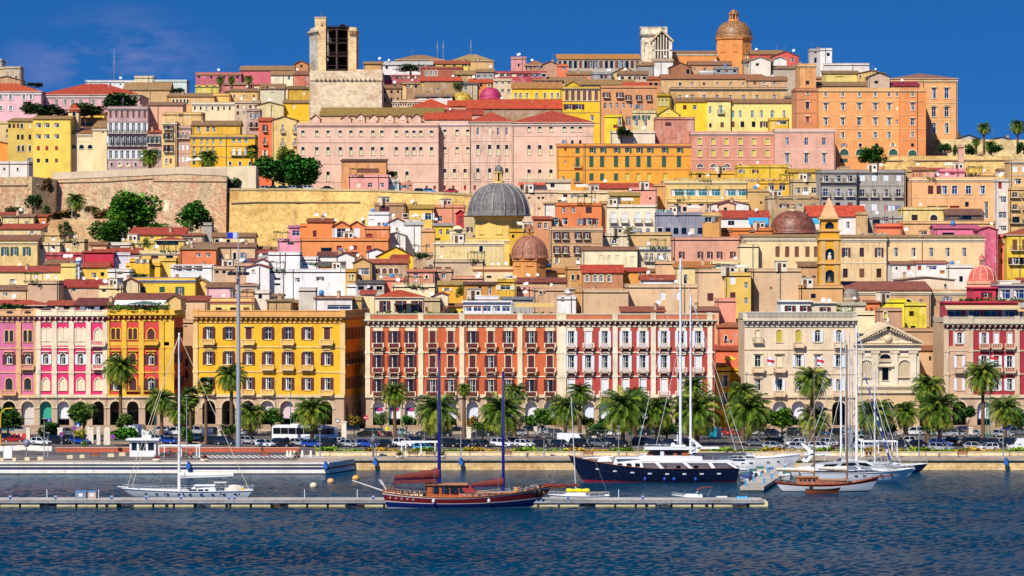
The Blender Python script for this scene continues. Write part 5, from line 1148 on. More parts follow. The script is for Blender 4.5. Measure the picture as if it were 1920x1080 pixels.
h(1020,1062,381,402,'F6ECDC','shed',6,'C8A070',[],'white sloping wall left of the orange apartment house',842)
h(1042,1128,381,425,'EC8248',*X,[(394,10,6,[1057,1075],'nb'),(394,11,10,[1104],'np'),(415,12,10,[1059,1104],'nw'),(416,11,5,[1088,1119],'nw')],'orange apartment house with white doors behind a balustrade, centre right',818,12,fit='dish')
h(1126,1142,378,460,'C99A70',*X,[],'brown side wall of the orange apartment house',820,10)
h(1032,1048,408,440,'D8B078',*X,[(415,13,12,[1040],'nt')],'cream porch with a teal window beside the orange apartment house',814,6)
h(1000,1034,410,445,'D89468','shed',5,'C8502A',[(423,10,6,[1012],'nm'),(423,10,5,[1023],'nd')],'narrow house with a red roof between the copper dome and the orange house',812)
h(1031,1130,426,500,'CFA478',*X,[(441,13,6,[1044,1060,1084,1100],'omB'),(468,13,6,[1044,1060,1082,1100],'omB'),(489,9,5,[1044,1084],'nd')],'brown four storey house with iron balconies right of the copper dome',780,14,trim='w:D9BC98',fit='chim')
h(1138,1232,384,432,'F6E8CA',*X,[(408,17,7,[1150,1171,1196,1215],'cwB'),(434,10,7,[1196,1215],'nm')],'cream house with four white shuttered balcony windows, centre right',816,12)
h(1130,1180,438,465,'F4E4C0',*X,[(452,9,8,[1152],'nbA')],'cream roof terrace with potted palms, centre right',790,8)
h(1178,1260,436,465,'DDB880',*X,[(432,9,7,[1196,1215],'nb')],'sandy wall below the cream house with white shutters',794,6)
h(1230,1320,399,442,'8E94AA',*X,[(399,11,11,[1237,1252,1266],'nt'),(433,11,8,6,'nd')],'slate blue modern flats with glass balconies, centre right',808,12)
h(1318,1352,399,442,'E8A858',*X,[(410,13,11,[1328,1342],'nd')],'tan loggia end of the slate blue flats',806,10,trim='w:D8C090')
h(1348,1380,382,430,'F4C8A0','gy',5,'C86A3E',[(392,6,5,[1360],'nd')],'white and peach gabled house right of the slate blue flats',836)
h(1330,1404,382,400,'F2EEE6','gy',8,'D87A50',[],'white gable below the glazed roof terraces',846)
h(1092,1195,467,500,'F8ECC2','shed',5,'A86A48',[(484,10,6,[1127,1143,1158],'ck'),(488,15,6,[1186],'ck')],'long cream low house with blind windows, centre right',762,10)
h(1194,1258,463,502,'F6E8C0',*X,[(482,13,5,[1212,1222,1235,1246],'nwB')],'cream house with grey eaves and four slim windows, centre right',764,10,trim='w:8A90A0')
h(1092,1168,510,540,'BE8258','gx',14,'D4482A',[(522,12,6,[1101,1116,1127,1142],'nmAT')],'brick chapel hall with four arched recesses and a red roof, centre right',738,10)
h(1166,1212,508,535,'E8A04A','gx',7,'C8452A',[(514,5,3,2,'nd')],'amber house with a red roof right of the brick chapel',744,8)
h(1202,1266,524,540,'F3F0EE','gx',9,'B8502E',[(527,8,8,[1223,1239],'nm')],'white cottage with a red roof and two maroon windows',730,8)
h(1230,1268,490,520,'DDB48A',*X,[],'tan chimney block with dishes above the white cottage',748,6,fit='dish dish')
h(1265,1335,500,540,'F8DE9A','shed',10,'D8843A',[(523,16,5,[1285],'nd')],'cream yard wall with an orange tiled roof, right of the white cottage',742,9)
h(1332,1388,490,512,'F6E4AA',*X,[(498,8,9,[1347],'nt')],'cream rooftop room with one blue window',746,7)
h(1174,1312,534,600,'E0BE96',*X,[(555,14,8,[1243,1273],'cw')],'huge blank tan wall with two white shuttered windows behind the brick palace',708,14)
h(1090,1178,543,600,'D9B68E',*X,[],'blank tan wall with patched plaster behind the brick palace',702,10)
h(1080,1096,543,600,'E2A860',*X,[],'narrow amber wall behind the brick palace',704,10)
h(1165,1246,583,605,'F2E4D4','shed',9,'B05A3A',[(587,3,12,[1207],'nd')],'low white house with a brown tiled roof behind the brick palace parapet',686,7)
h(1298,1348,581,610,'F0B088','shed',7,'A86A50',[],'pink house with a tiled roof behind the right end of the brick palace',684,7,fit='chim')
h(1343,1380,560,640,'F0A088',*X,[],'salmon slab behind the narrow yellow house',690,6)
h(1343,1369,690,790,'F6C41E',*X,[(714,20,9,[1359],'nwTB'),(747,20,9,[1359],'nwTB')],'narrow yellow house between the two big palaces',664,12)
h(1368,1396,690,790,'EDB428',*X,[(720,14,4,[1382],'nd')],'yellow flank beside the cream palace, in the side street',672,10)
h(1343,1396,655,705,'F07850','shed',11,'B8482E',[(640,6,6,[1365],'nd')],'orange house with a red roof in the gap between the palaces',676,9)
h(1345,1396,612,660,'EE8458','gx',8,'B9683E',[(634,9,4,[1361],'nd')],'coral house stepping up in the gap between the palaces',682,9)
h(1112,1146,500,510,'F0D890',*X,[],'small cream parapet above the brick chapel',752)
# ---- left, houses below the bastion
h(2,63,405,440,'F4DC98','shed',4,'A8745A',[(418,6,6,[20,50],'nb')],'small cream house with two blue windows at the left, under the bushes',838)
h(-60,80,428,452,'F6DC9C','shed',9,'C24C28',[(436,5,6,[60],'nw')],'long cream house with a flat red roof at the far left',822,9)
h(-60,70,449,495,'F5D488','shed',9,'A4694C',[(471,15,6,[9,27,50],'og')],'yellow house with three green shuttered windows at the far left',805,10,trim='w:E8D8A8')
h(70,112,455,480,'F0D8B0',*X,[(464,6,5,[78,100],'nd')],'cream steps and parapets right of the green shuttered house',808,fit='dish')
h(80,112,437,460,'E6C084',*X,[(446,8,3,[99],'nd')],'tan wall above the cream steps, left',822)
h(107,158,449,478,'F3D49C',*X,[(458,6,3,[140],'nd')],'cream block in front of the big green trees, left',812,8)
h(86,156,474,500,'C41A3E',*X,[],'long low crimson wall, left',786,6,fit='dish dish')
h(155,213,472,520,'CC1440','gx',0,'C24C28',[],'tall crimson blank wall, left',778,10)
h(175,262,474,482,'C8A890','gx',10,'B8482E',[],'red roof on top of the crimson wall',782,9)
h(212,244,474,505,'E8E2EE',*X,[],'white and lilac wall right of the crimson one',780,8)
h(243,345,439,465,'F8D458','shed',13,'C8482C',[(446,4,6,[285],'ng')],'yellow house with a red roof and a green skylight, below the golden bastion',818,10,fit='chim')
h(340,382,440,465,'C8AC90','shed',3,'B9583A',[(448,4,8,[352,362],'nd')],'taupe house right of the yellow house with the skylight',816)
h(381,397,418,462,'B8B0A4',*X,[],'tall narrow grey wall below the golden bastion',820,6)
h(290,345,450,478,'F6CE60','hip',7,'C04A30',[(455,9,36,[314],'nd')],'yellow veranda house with a dark glazed gallery',802,8)
h(228,292,452,480,'F8D868',*X,[(460,8,6,[235,262],'ng')],'yellow porch with greenery left of the glazed gallery',804,6)
h(200,246,455,480,'F0E4D4',*X,[(463,6,18,[215],'nt')],'white porch with blue glass among the trees, left',800,6,fit='dish')
h(398,477,443,470,'F2D8A0','gx',7,'A8744E',[(453,8,6,[407,428],'nd'),(456,5,7,[456],'nd')],'cream house with a brown roof below the golden bastion',806,8)
h(262,336,470,500,'F6CE70',*X,[(483,14,12,[318],'nd'),(480,10,12,[290],'nb')],'pale yellow house with one dark doorway, left of centre',782,8,trim='w:E8DCC0')
h(338,405,466,500,'F08450','shed',6,'B08A60',[(478,7,8,[372,390],'nw')],'orange house with white doors and dishes, left of centre',780,8,fit='dish dish')
h(355,415,460,480,'D8B490','gx',6,'A67A58',[(466,5,5,3,'nd')],'brown roofed house above the orange one',795)
h(405,440,462,500,'D9B48C','gx',8,'A8745A',[(480,8,6,[412,425],'nw')],'tan house with two white windows, left of centre',785)
h(430,478,462,500,'DDB890','gx',7,'A8745A',[(480,12,5,[440,456],'nw')],'tan house with two slim white doors, left of centre',784)
h(462,482,488,515,'F2F0EE','shed',4,'8A3A3A',[],'white wall with a dark red gutter, left of centre',768)
h(236,300,494,520,'FBC030',*X,[(488,8,9,[248],'nd'),(500,7,5,[262,284],'nb')],'amber house with blue windows, left',760,8)
h(300,330,485,515,'FBD060',"flat",0,'',[(489,7,8,[304],'nb')],'butter house with a blue window, left',764,6)
h(243,280,486,520,'FBC22E',*X,[(493,14,8,[248],'nm'),(490,7,7,[262,271],'nb')],'amber stair house left of the butter one',758,6)
h(320,400,497,520,'F3F4F4',*X,[(504,10,14,[334,352,372],'ne')],'white rooftop studio with three wide panes, left of centre',752,7)
h(400,440,500,530,'D8B490',*X,[(508,8,6,3,'nd')],'tan wall with pipes, left of centre',750)
h(440,475,494,525,'D2A884',*X,[(505,8,6,[448,462],'nd')],'brown wall with a water tank, left of centre',748,fit='tank dish')
h(462,505,500,530,'F4EEEA','gy',6,'D05A3A',[(508,5,4,[475],'nd')],'white gabled house with a pink stripe, left of centre',742)
h(-60,116,508,545,'F8DC9C','shed',10,'C8523A',[(527,7,8,[23],'nw')],'long cream house with a red roof and one white window at the far left',752,10)
h(84,140,494,520,'F0D09C','shed',8,'A8744E',[(500,5,4,3,'nd')],'cream roof house behind the long red roof, left',768,7,fit='dish dish dish')
h(114,142,495,545,'F6DC80',*X,[],'cream yellow wall beside the telecom mast',750,6)
h(150,202,500,530,'F4CA50','gx',8,'C04A2E',[(516,9,8,[176],'nw'),(514,7,6,[192],'nd')],'yellow house with red roofs right of the telecom mast',756,8)
h(202,246,505,530,'F0ECE8',*X,[(512,6,8,[225],'ne')],'white rooftop room below the crimson wall',752)
h(-60,52,542,570,'E8C494','shed',8,'A8744E',[(552,6,8,[10],'nw')],'sandy roofed house at the far left above the mauve palace',716)
h(52,110,527,565,'D6B090',*X,[],'blank tan wall with three satellite dishes, left',712,8,fit='dish dish dish')
h(114,212,537,560,'DEB490','shed',14,'BE3A26',[(543,9,6,[138],'nw')],'tan gabled house under a long red roof, left',720,9,fit='dish')
h(186,230,536,560,'F4DCA0',*X,[(545,4,6,[195],'nd')],'cream terrace with dishes, left',714,fit='dish dish')
h(228,262,530,562,'F0D8A8','gy',10,'C04A30',[],'cream gable at the end of the long red roof, left',716)
h(243,366,521,562,'FACC3A',*X,[(543,10,9,[268,304],'cg'),(545,14,7,[337],'og')],'golden house with green shutters and a grey blue string course, left',718,10,trim='w:9A9AA8')
h(365,390,530,560,'F2C86A','gy',8,'C8A070',[],'pale gold gable right of the golden house',722)
h(387,436,537,570,'F0BCC0','shed',8,'A4704C',[],'pink house with a brown tiled roof, left of centre',712,7)
h(394,476,560,600,'F9D67C',*X,[(579,5,10,[410,437,462],'np'),(583,4,8,[390],'np')],'pale yellow house with three shuttered attic windows above the yellow palace',694,8,trim='w:D88A6A',fit='dish')
h(338,388,562,600,'E2BC98','shed',8,'B04A34',[(577,10,5,[347],'nw')],'tan house with a red roof left of the yellow palace attic',700,8)
h(340,362,600,742,'D2A67C',*X,[(613,3,6,[348],'nm'),(680,14,5,[350],'ndB'),(702,14,5,[350],'ndB')],'weathered tan house front in the narrow street left of the yellow palace',674,8)
h(214,320,562,595,'F2D6A0','shed',13,'9A4E3A',[(568,6,24,4,'nw')],'long house with a brown red roof and a white awning above the garden terrace',684,8)
h(316,339,560,600,'E8C07A','gy',8,'A8643E',[],'yellow tan gable end above the garden terrace',683,10)
h(140,216,571,600,'9A3A40','shed',13,'8A3A30',[(577,8,16,4,'nd')],'dark red veranda with a brown roof above the magenta palace',682,8)
h(84,146,571,600,'C8B8A8','shed',8,'C8502A',[(576,7,10,[98,125],'nd')],'grey house with stepped orange roofs above the magenta palace',684,8)
h(-60,86,572,600,'6A6A60','hip',10,'CC4A2C',[(578,6,14,6,'nd')],'glazed roof room with an orange roof above the mauve palace',682,8)
# ---- centre, between x 480 and 1000
h(541,564,425,452,'F29AB4','shed',3,'D88AA0',[(437,10,12,[555],'nb')],'small pink house with a dark window below the golden bastion',812,6)
h(520,566,448,470,'F0A0B8',*X,[(456,5,10,[545],'nd')],'pink terrace with a dark canopy below the golden bastion',802,6)
h(576,624,415,470,'F28C48','gx',6,'A8502E',[(438,11,6,[590],'nb'),(438,14,3,[574],'nd')],'orange house with a brown roof and one small blue window, under the bastion',800,10,fit='dish')
h(562,578,420,480,'EE8844',*X,[],'orange side wall at the left end of the orange terrace',802,8)
h(624,656,424,455,'F29050','gy',10,'C8522E',[(437,16,14,[640],'ow')],'orange gable with a white double door below the bastion',797,8)
h(653,684,424,455,'F29050','gy',10,'C8522E',[(436,17,10,[669],'cw')],'orange gable with one white shutter below the bastion',d=797.5,dep=8)
h(562,728,447,478,'F09454',*X,[(465,8,8,[636,665,692],'nr'),(468,7,18,[612],'nd')],'long orange base storey with red shutters below the bastion',794,6)
h(683,730,425,460,'F28E4C',*X,[(443,9,10,[693],'nr')],'orange cube with a red shutter right of the two orange gables',796,8,fit='tank')
h(702,760,381,430,'B48C68',*X,[(394,17,17,[721],'nd'),(409,5,18,[721],'nd')],'brown modern house with one huge dark window below the bastion',850,8)
h(758,768,384,420,'C8A868',*X,[],'ochre sliver of wall beside the brown modern house',852,6)
h(767,813,390,430,'F6C858','gx',7,'C8A040',[(406,12,10,[803],'ow')],'yellow house with a white window and parasol terrace below the bastion',846,8)
h(812,872,385,430,'EE9C78',*X,[(410,10,7,[825],'nw')],'salmon house left of the grey dome',848,9)
h(855,872,400,430,'C81838','gy',7,'A81830',[(412,12,5,[864],'nb')],'tiny crimson gabled hut left of the grey dome',838,4)
h(690,732,398,440,'F2F0F0',*X,[(404,12,6,[696],'nb'),(420,5,4,[711,719],'nd')],'white and blue terrace rooms below the brown modern house',834,7,fit='tank')
h(728,762,416,440,'F4F0EE','gy',8,'D85A30',[(430,6,4,1,'nw')],'white gable with an orange roof, centre left',830,8)
h(750,790,412,440,'F0E4D0',*X,[(404,5,8,[760],'nd')],'cream terrace with a parasol left of the salmon house',836)
h(758,792,420,465,'F4F2F0','shed',4,'E0D8D0',[],'tall white wall below the salmon house',808,8)
h(726,760,440,470,'F2F0EC','gy',6,'E8E0D4',[],'small white gable right of the orange base storey',804,7)
h(790,815,430,470,'E8B078',*X,[(462,7,5,[803],'nw'),(432,9,14,[800],'ne')],'peach wall with one white window, centre left',806,7)
h(812,850,422,445,'F5CE38','shed',4,'B8B0A8',[(435,10,6,[826,840],'nm')],'yellow hut with brown doors left of the bell gable',815,6)
h(870,890,400,450,'C8B48C',*X,[(430,8,5,[880],'nd')],'tan wall left of the grey dome drum',800,8)
h(706,776,480,515,'FBCA28','gy',19,'8A4A3A',[],'vivid yellow gable with a brown roof, centre left',768,12)
h(688,722,471,490,'F3F1EE','gy',6,'7A4038',[],'small white gable left of the vivid yellow one',772)
h(775,815,474,500,'C8A88C',*X,[(480,6,8,[790],'nd')],'brown terrace with a clipped hedge, centre left',764,8)
h(812,905,487,520,'D0B898',*X,[(506,10,10,[822,840],'cr')],'taupe wall with two red doors, centre',752,8)
h(596,668,479,500,'F2ECE8','gx',7,'7E3A34',[(484,5,8,[640],'nd')],'white house with a dark red roof, centre left',766,7,fit='tank')
h(630,665,480,505,'F4F0EA','gy',8,'B84A34',[(481,4,5,[644],'nd')],'white gable with a red roof, centre left',762,6)
h(560,596,482,505,'F2F0EE',*X,[(495,6,18,[578],'nt')],'white terrace with planters left of the dark red roof',763,6)
h(503,562,473,510,'F8F7F5',*X,[],'blank bright white block, upper one, left of centre',758,10)
h(479,504,490,530,'F4F2F0','gy',6,'C85A4A',[(505,4,5,[485,499],'nd'),(515,9,5,[499],'nr')],'white gabled house with a red chimney left of the bright white block',756,8)
h(504,552,505,548,'F6F4F1',*X,[(523,2,10,[520],'nd'),(533,2,10,[520],'nd')],'blank bright white block, lower left one',744,9)
h(551,651,505,552,'FAF9F8',*X,[(525,8,8,[558],'nw'),(522,6,6,[600],'nw')],'large bright white block with pipes, left of centre',742,10)
h(596,642,498,512,'F4C040','shed',8,'6A6058',[],'small amber shed with a dark roof on the white block',748,6)
h(650,678,533,560,'F6F4F2',*X,[],'bright white lower block at the right end of the white group',738,7)
h(648,668,505,535,'D8A040',*X,[(520,10,4,[656,662],'nyA')],'ochre wall with two slim arches beside the bright white block',739,6)
h(662,697,492,530,'DCB070','gy',9,'B87A4E',[(509,12,18,[682],'ne')],'sandy gable with a wide white framed window, centre left',746,8)
h(690,765,492,530,'CBA67C','gx',7,'C8603A',[(508,10,8,[709,721,733,743],'cpA')],'long tan wall with four blind arches, centre left',748,8)
h(735,765,484,495,'D8B078','shed',7,'C0402A',[],'red roof above the tan arches, centre left',755,6)
h(668,720,530,560,'B8B4AE','shed',5,'5A5450',[(540,7,10,3,'nd')],'grey roofed terrace with chimneys, centre left',730)
h(720,760,521,560,'F08C70',*X,[],'plain coral wall with a blue tank, centre left',734,6,fit='tank')
h(763,815,508,530,'F2A484','gx',4,'E8906A',[(518,9,7,[780],'ne'),(519,6,4,[800],'ndA')],'peach house with a stepped roof, centre',740,7)
h(735,815,533,570,'F3E2B8',*X,[(541,4,10,[776,798],'nd')],'cream roof terrace with dishes, centre',722,8,fit='dish dish ant')
h(815,850,505,535,'DDB490',*X,[(515,12,6,[832],'ne')],'beige wall with a grey door, centre',742)
h(845,908,518,545,'F0AC88',*X,[],'peach terrace with potted plants, centre',730,6)
h(887,965,500,535,'F4DCA8',*X,[(519,4,8,[917],'nd')],'cream orange terrace block below the copper dome',745,8,trim='w:E8985A',fit='dish dish')
h(822,872,533,565,'F6B838','gx',7,'C8A058',[(543,6,8,[838],'nw')],'amber gabled house with one white window, centre',724,8)
h(815,840,552,575,'F2E0C0','gy',5,'CC4A28',[],'orange roof behind the penthouse, centre',704,7)
h(870,935,532,570,'D89A40','shed',4,'6A3A34',[(545,14,6,[918],'nb'),(543,12,5,[900],'nd')],'amber veranda with a brown lean-to roof, centre',716,6)
h(933,968,524,570,'FBC62A',*X,[(539,8,16,[948],'nb'),(519,5,12,[955],'nw')],'golden house with a triple blue window, centre',714,7)
h(960,1072,510,545,'F6D288','shed',8,'D98A3A',[(511,3,3,[984,1003,1005,1022,1027],'nd')],'long cream house with an orange tan roof right of the copper dome',750,9,fit='dish')
h(1060,1094,500,540,'DDA25C',*X,[(520,9,4,[1074,1084],'np')],'tan orange house left of the brick chapel',746,7)
h(965,1062,528,560,'D8B080','shed',8,'A04A3A',[(533,6,6,[1030],'ny')],'brown house with a dark red roof and yellow wall, centre',732,7,fit='dish dish dish')
h(966,1002,538,570,'F4B498',*X,[(541,3,5,[984],'nd')],'pink rooftop room with a dish, centre',720,6,fit='dish')
h(1000,1092,540,575,'DCB088',*X,[(548,6,5,[1014,1020],'nb'),(545,5,18,[1070],'nd')],'sandy rooftops with blue windows, centre right',716,8)
h(1045,1080,556,600,'F2F0EE',*X,[(562,8,6,[1055],'nt')],'white rooftop studio with solar panels, centre right',700,7)
h(792,825,559,600,'D8C090',*X,[(580,8,4,[800],'nd')],'cream stack of walls right of the penthouse',698,7,fit='ant')
h(676,702,550,600,'F0DCA8','shed',7,'C8482C',[],'cream house with a red roof left of the penthouse',700,8)
h(658,678,558,600,'C8A468',*X,[],'khaki wall behind the corner of the yellow palace',694,6)
h(500,545,563,600,'D9B078','shed',3,'A88A60',[],'sandy roof house behind the yellow palace',694,7,fit='chim')
h(560,592,540,600,'D4CCC0',*X,[],'tall grey white stair block behind the yellow palace',696,6)
h(590,660,558,590,'EDE8E4','shed',3,'B8744E',[(576,8,38,[636],'nb')],'white rooftop with blue glazing behind the yellow palace',692,7,fit='tank chim')
h(478,505,545,600,'EFE0D0',*X,[(556,7,6,[488],'nd')],'off white rooftop room behind the yellow palace',698,6)
h(876,935,556,590,'EEF0F2',*X,[(566,9,16,[905,925],'nt')],'white attic with pale blue glass above the brick palace',690,6)
h(940,1000,560,600,'B8B4AC','shed',4,'8A8A8C',[(572,8,8,3,'nt')],'grey roofed attic above the brick palace',694,6)
# ---- clutter of ordinary houses wherever the named ones leave the slope open
FILLC=[('cream','F2DCA6'),('tan','D8B084'),('peach','F0BC8C'),('yellow','F4CC52'),('white','F0ECE4'),('pink','EDAE9C'),('sandy','E2C08C'),('orange','EC9450'),('brown','C89E76'),('grey','BEB6A8')]
FILLR=[('red tiled','C04A2C','shed'),('brown tiled','A8744E','gx'),('flat','',"flat"),('rusty','B5653F','hip'),('tan tiled','B88C5C','gx'),('flat','','flat')]
def side_zone(x,y):
 if y<interp([(0,178),(100,184),(300,162),(450,145),(600,135),(700,128),(1100,122),(1500,138),(1690,160),(1740,300),(1990,320)],x):return False
 if 90<x<425 and 300<y<450:return False
 if x<105 and 285<y<400:return False
 if 410<x<900 and 335<y<462:return False
 if x>1650 and 240<y<310:return False
 if x<140 and y<215:return False
 return True
def fillers():
 r=random.Random(11);cov=[[0]*250 for _ in range(160)]
 def cells(x,x1,a,b):return[(j,i)for j in range(max(0,int(a/4)),min(160,int(b/4)+1))for i in range(max(0,int((x+40)/8)),min(250,int((x1+40)/8)+1))]
 for x0,x1,y0,y1,d in REG:
  for j,i in cells(x0,x1-4,y0+2,y1-40):cov[j][i]=max(cov[j][i],d)
 n=0;yb=592;mb=MB()
 while yb>140:
  x=-40+r.uniform(0,12)
  while x<1940:
   w=r.uniform(20,40);hgt=r.uniform(12,20);x1=x+w;yt=yb-hgt;cl=cells(x,x1,yt,yb-2);mx=max(cov[j][i]for j,i in cl)
   free=sum(not cov[j][i]for j,i in cl)/len(cl)
   if free>.3 and all(side_zone(a,b)for a in(x,x1)for b in(yt,yb)):
    d=max(dauto(yb)+7+r.uniform(0,5),min(mx+3,dauto(yb)+70));cn,cx=r.choice(FILLC);rn,rc,rk=r.choice(FILLR)
    W=(x1-x)*S(d);X0=PX(x,d);D=7;zb_=min(terr(X0,d),PZ(yb,d))-2;zt=PZ(yt,d);o=len(mb.v);hs=[];nn=r.randint(1,3)
    for q_ in range(nn):u=W*(q_+.5)/nn;hs.append((u-.45,u+.45,zt-2.6,zt-1.2))
    WF(mb,W,zb_,zt,hs,cx);mb.b(.01,W-.01,.3,D,zb_,zt-.02,cx)
    for a_ in hs:mb.b(a_[0],a_[1],.2,.26,a_[2],a_[3],r.choice(['g:1A2536','l:E9EEF2','l:7A4A34','g:1A2536']))
    if rk!='flat':roof(mb,W,D,zt,rk,r.uniform(3,6)*S(d),'r:'+rc,wk=cx)
    else:mb.b(-.1,W+.1,-.1,D,zt,zt+.2,cx)
    for q_ in range(o,len(mb.v)):v=mb.v[q_];mb.v[q_]=(v[0]+X0,v[1]+d,v[2])
    for j,i in cl:cov[j][i]=max(cov[j][i],d)
    n+=1
   x=x1+r.uniform(0,3)
  yb-=8
 ST(mb.B('town_houses'),'stuff');print('fillers',n)
fillers()
# ---------------------------------------------------------------- ground, quay, road, water, sky
def sheet(name,pts,z,k,kind='structure'):
 m=MB();m.face([(x,y,z)for x,y in pts],k);return ST(m.B(name),kind)
def ground():
 XL=-6000;XR=6000
 m=MB();m.face([(XL,572,1.95),(XR,572,1.95),(XR,16000,1.95),(XL,16000,1.95)],'a:7A6A50');ST(m.B('ground'))
 ys=[664,672,690,705,720,735,750,765,785,805,820,835,850,868,884,896,898,903,925,950,975,1000,1020,1040,1060,1080,1120,1170,1210,1260,1300,1400,1700,2400]
 xs=[-2500,-1600,-1000,-600,-400]+[x for x in range(-320,321,10)]+[400,600,1000,1600,2500]
 V=[(x,y,terr(x,y)+(R.uniform(-.4,.4)if y>690 else 0))for y in ys for x in xs];n=len(xs)
 Fs=[(j*n+i,j*n+i+1,(j+1)*n+i+1,(j+1)*n+i)for j in range(len(ys)-1)for i in range(n-1)]
 m=MB();m.Q(V,Fs,'a:6E5636',True);ST(m.B('hill'))
 qx=PX(663,549);qx2=PX(742/4+480,560)
 m=MB();k='s:DDBB84'
 m.b(PX(640,560),6000,560,572,-4,1.7,k);m.b(PX(640,560),6000,559.6,561.2,1.7,2.0,'a:9A8C7A')
 m.face([(PX(640,560),561.2,1.99),(6000,561.2,1.99),(6000,572.2,1.99),(PX(640,560),572.2,1.99)],'a:A09080');ST(m.B('quay'))
 m=MB();xl=-6000;xc=PX(617,549);xd=PX(666,560)
 def strip(z0,z1,k,o=0):
  m.face([(xl,549-o,z0),(xc,549-o,z0),(xc,549-o,z1),(xl,549-o,z1)],k);m.face([(xc,549-o,z0),(xd,560-o,z0),(xd,560-o,z1),(xc,549-o,z1)],k)
 strip(-4,.15,'a:2A2A24');strip(.15,.78,'w:F4F0E8');strip(.78,1.22,'p:14285A',-.05);strip(1.22,1.9,'w:F0E6D0')
 for z in(.78,1.22):m.face([(xl,549.06,z),(xc,549.06,z),(xc,548.99,z),(xl,548.99,z)],'w:E9E0CC')
 m.b(xl,xc,548.7,549.4,1.75,2.02,'w:F2EEE4')
 m.face([(xl,549.4,1.98),(xc,549.4,1.98),(xd,560.2,1.98),(xd,573,1.98),(xl,573,1.98)],'a:A89684');ST(m.B('promenade'))
 m=MB();m.b(-6000,PX(5,546),500,549,-4,1.7,'a:8A8478');
 sheet('car_park',[(-6000,572.5),(6000,572.5),(6000,612),(-6000,612)],2.06,'a:5A5250')
 sheet('road',[(-6000,612.3),(6000,612.3),(6000,642),(-6000,642)],2.10,'a:55504C')
 m=MB();m.b(-6000,6000,606,611.5,1.9,2.2,'a:9A8068');m.b(-6000,6000,642,652,1.9,2.62,'a:A8927A');m.b(-6000,6000,641.7,642,1.9,2.23,'a:B8AC9C');ST(m.B('pavement'))
 sheet('plaza',[(PX(-100,560),556),(PX(560,560),556),(PX(560,580),579.5),(PX(-100,580),579.5)],2.02,'a:6A625A')
 m=MB()
 for i in range(26):
  x=PX(360,566)+i*.95;m.face([(x,562,2.03),(x+.45,562,2.03),(x-1.4,570,2.03),(x-1.85,570,2.03)],'p:E8E6E0')
 for i in range(120):
  x=-110+i*2.6;m.face([(x,591.5,2.065),(x+.12,591.5,2.065),(x+1.4,596,2.065),(x+1.28,596,2.065)],'p:E0DED8')
 for i in range(70):m.face([(-150+i*6,627,2.105),(-147+i*6,627,2.105),(-147+i*6,627.15,2.105),(-150+i*6,627.15,2.105)],'p:E0DED8')
 ST(m.B('road_marking'))
 sheet('lawn',[(PX(105,582),581.2),(PX(560,582),581.2),(PX(560,586),584.4),(PX(105,586),584.4)],2.5,'f:3E6A1C')
 sheet('lawn',[(PX(600,570),569.6),(PX(2200,570),569.6),(PX(2200,572),571.6),(PX(600,572),571.6)],2.72,'f:5A7A26')
ground()
def low_walls():
 r=thing('garden_wall','low red brick garden wall with a pale coping in front of the left lawn','wall',(PX(105,580),580,2),0,None,300);r['px']=[300,845]
 L=PX(560,580)-PX(105,580);m=MB();m.b(0,L,0,1.2,0,.72,'w:C9583A');m.B('masonry',r);m=MB();m.b(-.1,L+.1,-.1,1.3,.72,.84,'w:E2A088');m.B('coping',r)
 r=thing('garden_wall','long low pale stone planter wall along the right hand promenade','wall',(PX(592,569),569,2),0,None,1300);r['px']=[1300,850]
 L=PX(2200,569)-PX(592,569);m=MB();m.b(0,L,0,.6,0,.62,'s:E8D2A6');m.b(0,L,2.6,3.0,0,.95,'s:E0B49A');m.b(0,.5,.6,2.6,0,.62,'s:E8D2A6');m.B('masonry',r)
 m=MB();m.b(-.1,L+.1,-.08,.68,.62,.72,'w:F0DCB8');m.B('coping',r)
 g=MB();q_=random.Random(4)
 for i in range(9000):
  x=PX(592,569)+q_.random()*L;y=570+q_.uniform(-.2,1.5);s_=q_.uniform(.08,.22)*(1+.7*(sin(x*.7)>.3));z=2.7+s_*q_.random()*2
  leafq(g,Vector((x,y,z)),s_,q_,'f:6A8A22' if sin(x*.35)+q_.uniform(-.6,.6)>-.2 else 'f:A88A30')
 for i in range(3000):
  x=q_.uniform(PX(105,582),PX(560,582));y=q_.uniform(581.3,584.3);leafq(g,Vector((x,y,2.55)),q_.uniform(.06,.16),q_,'f:4E8222')
 ST(g.B('grass'),'stuff')
low_walls()
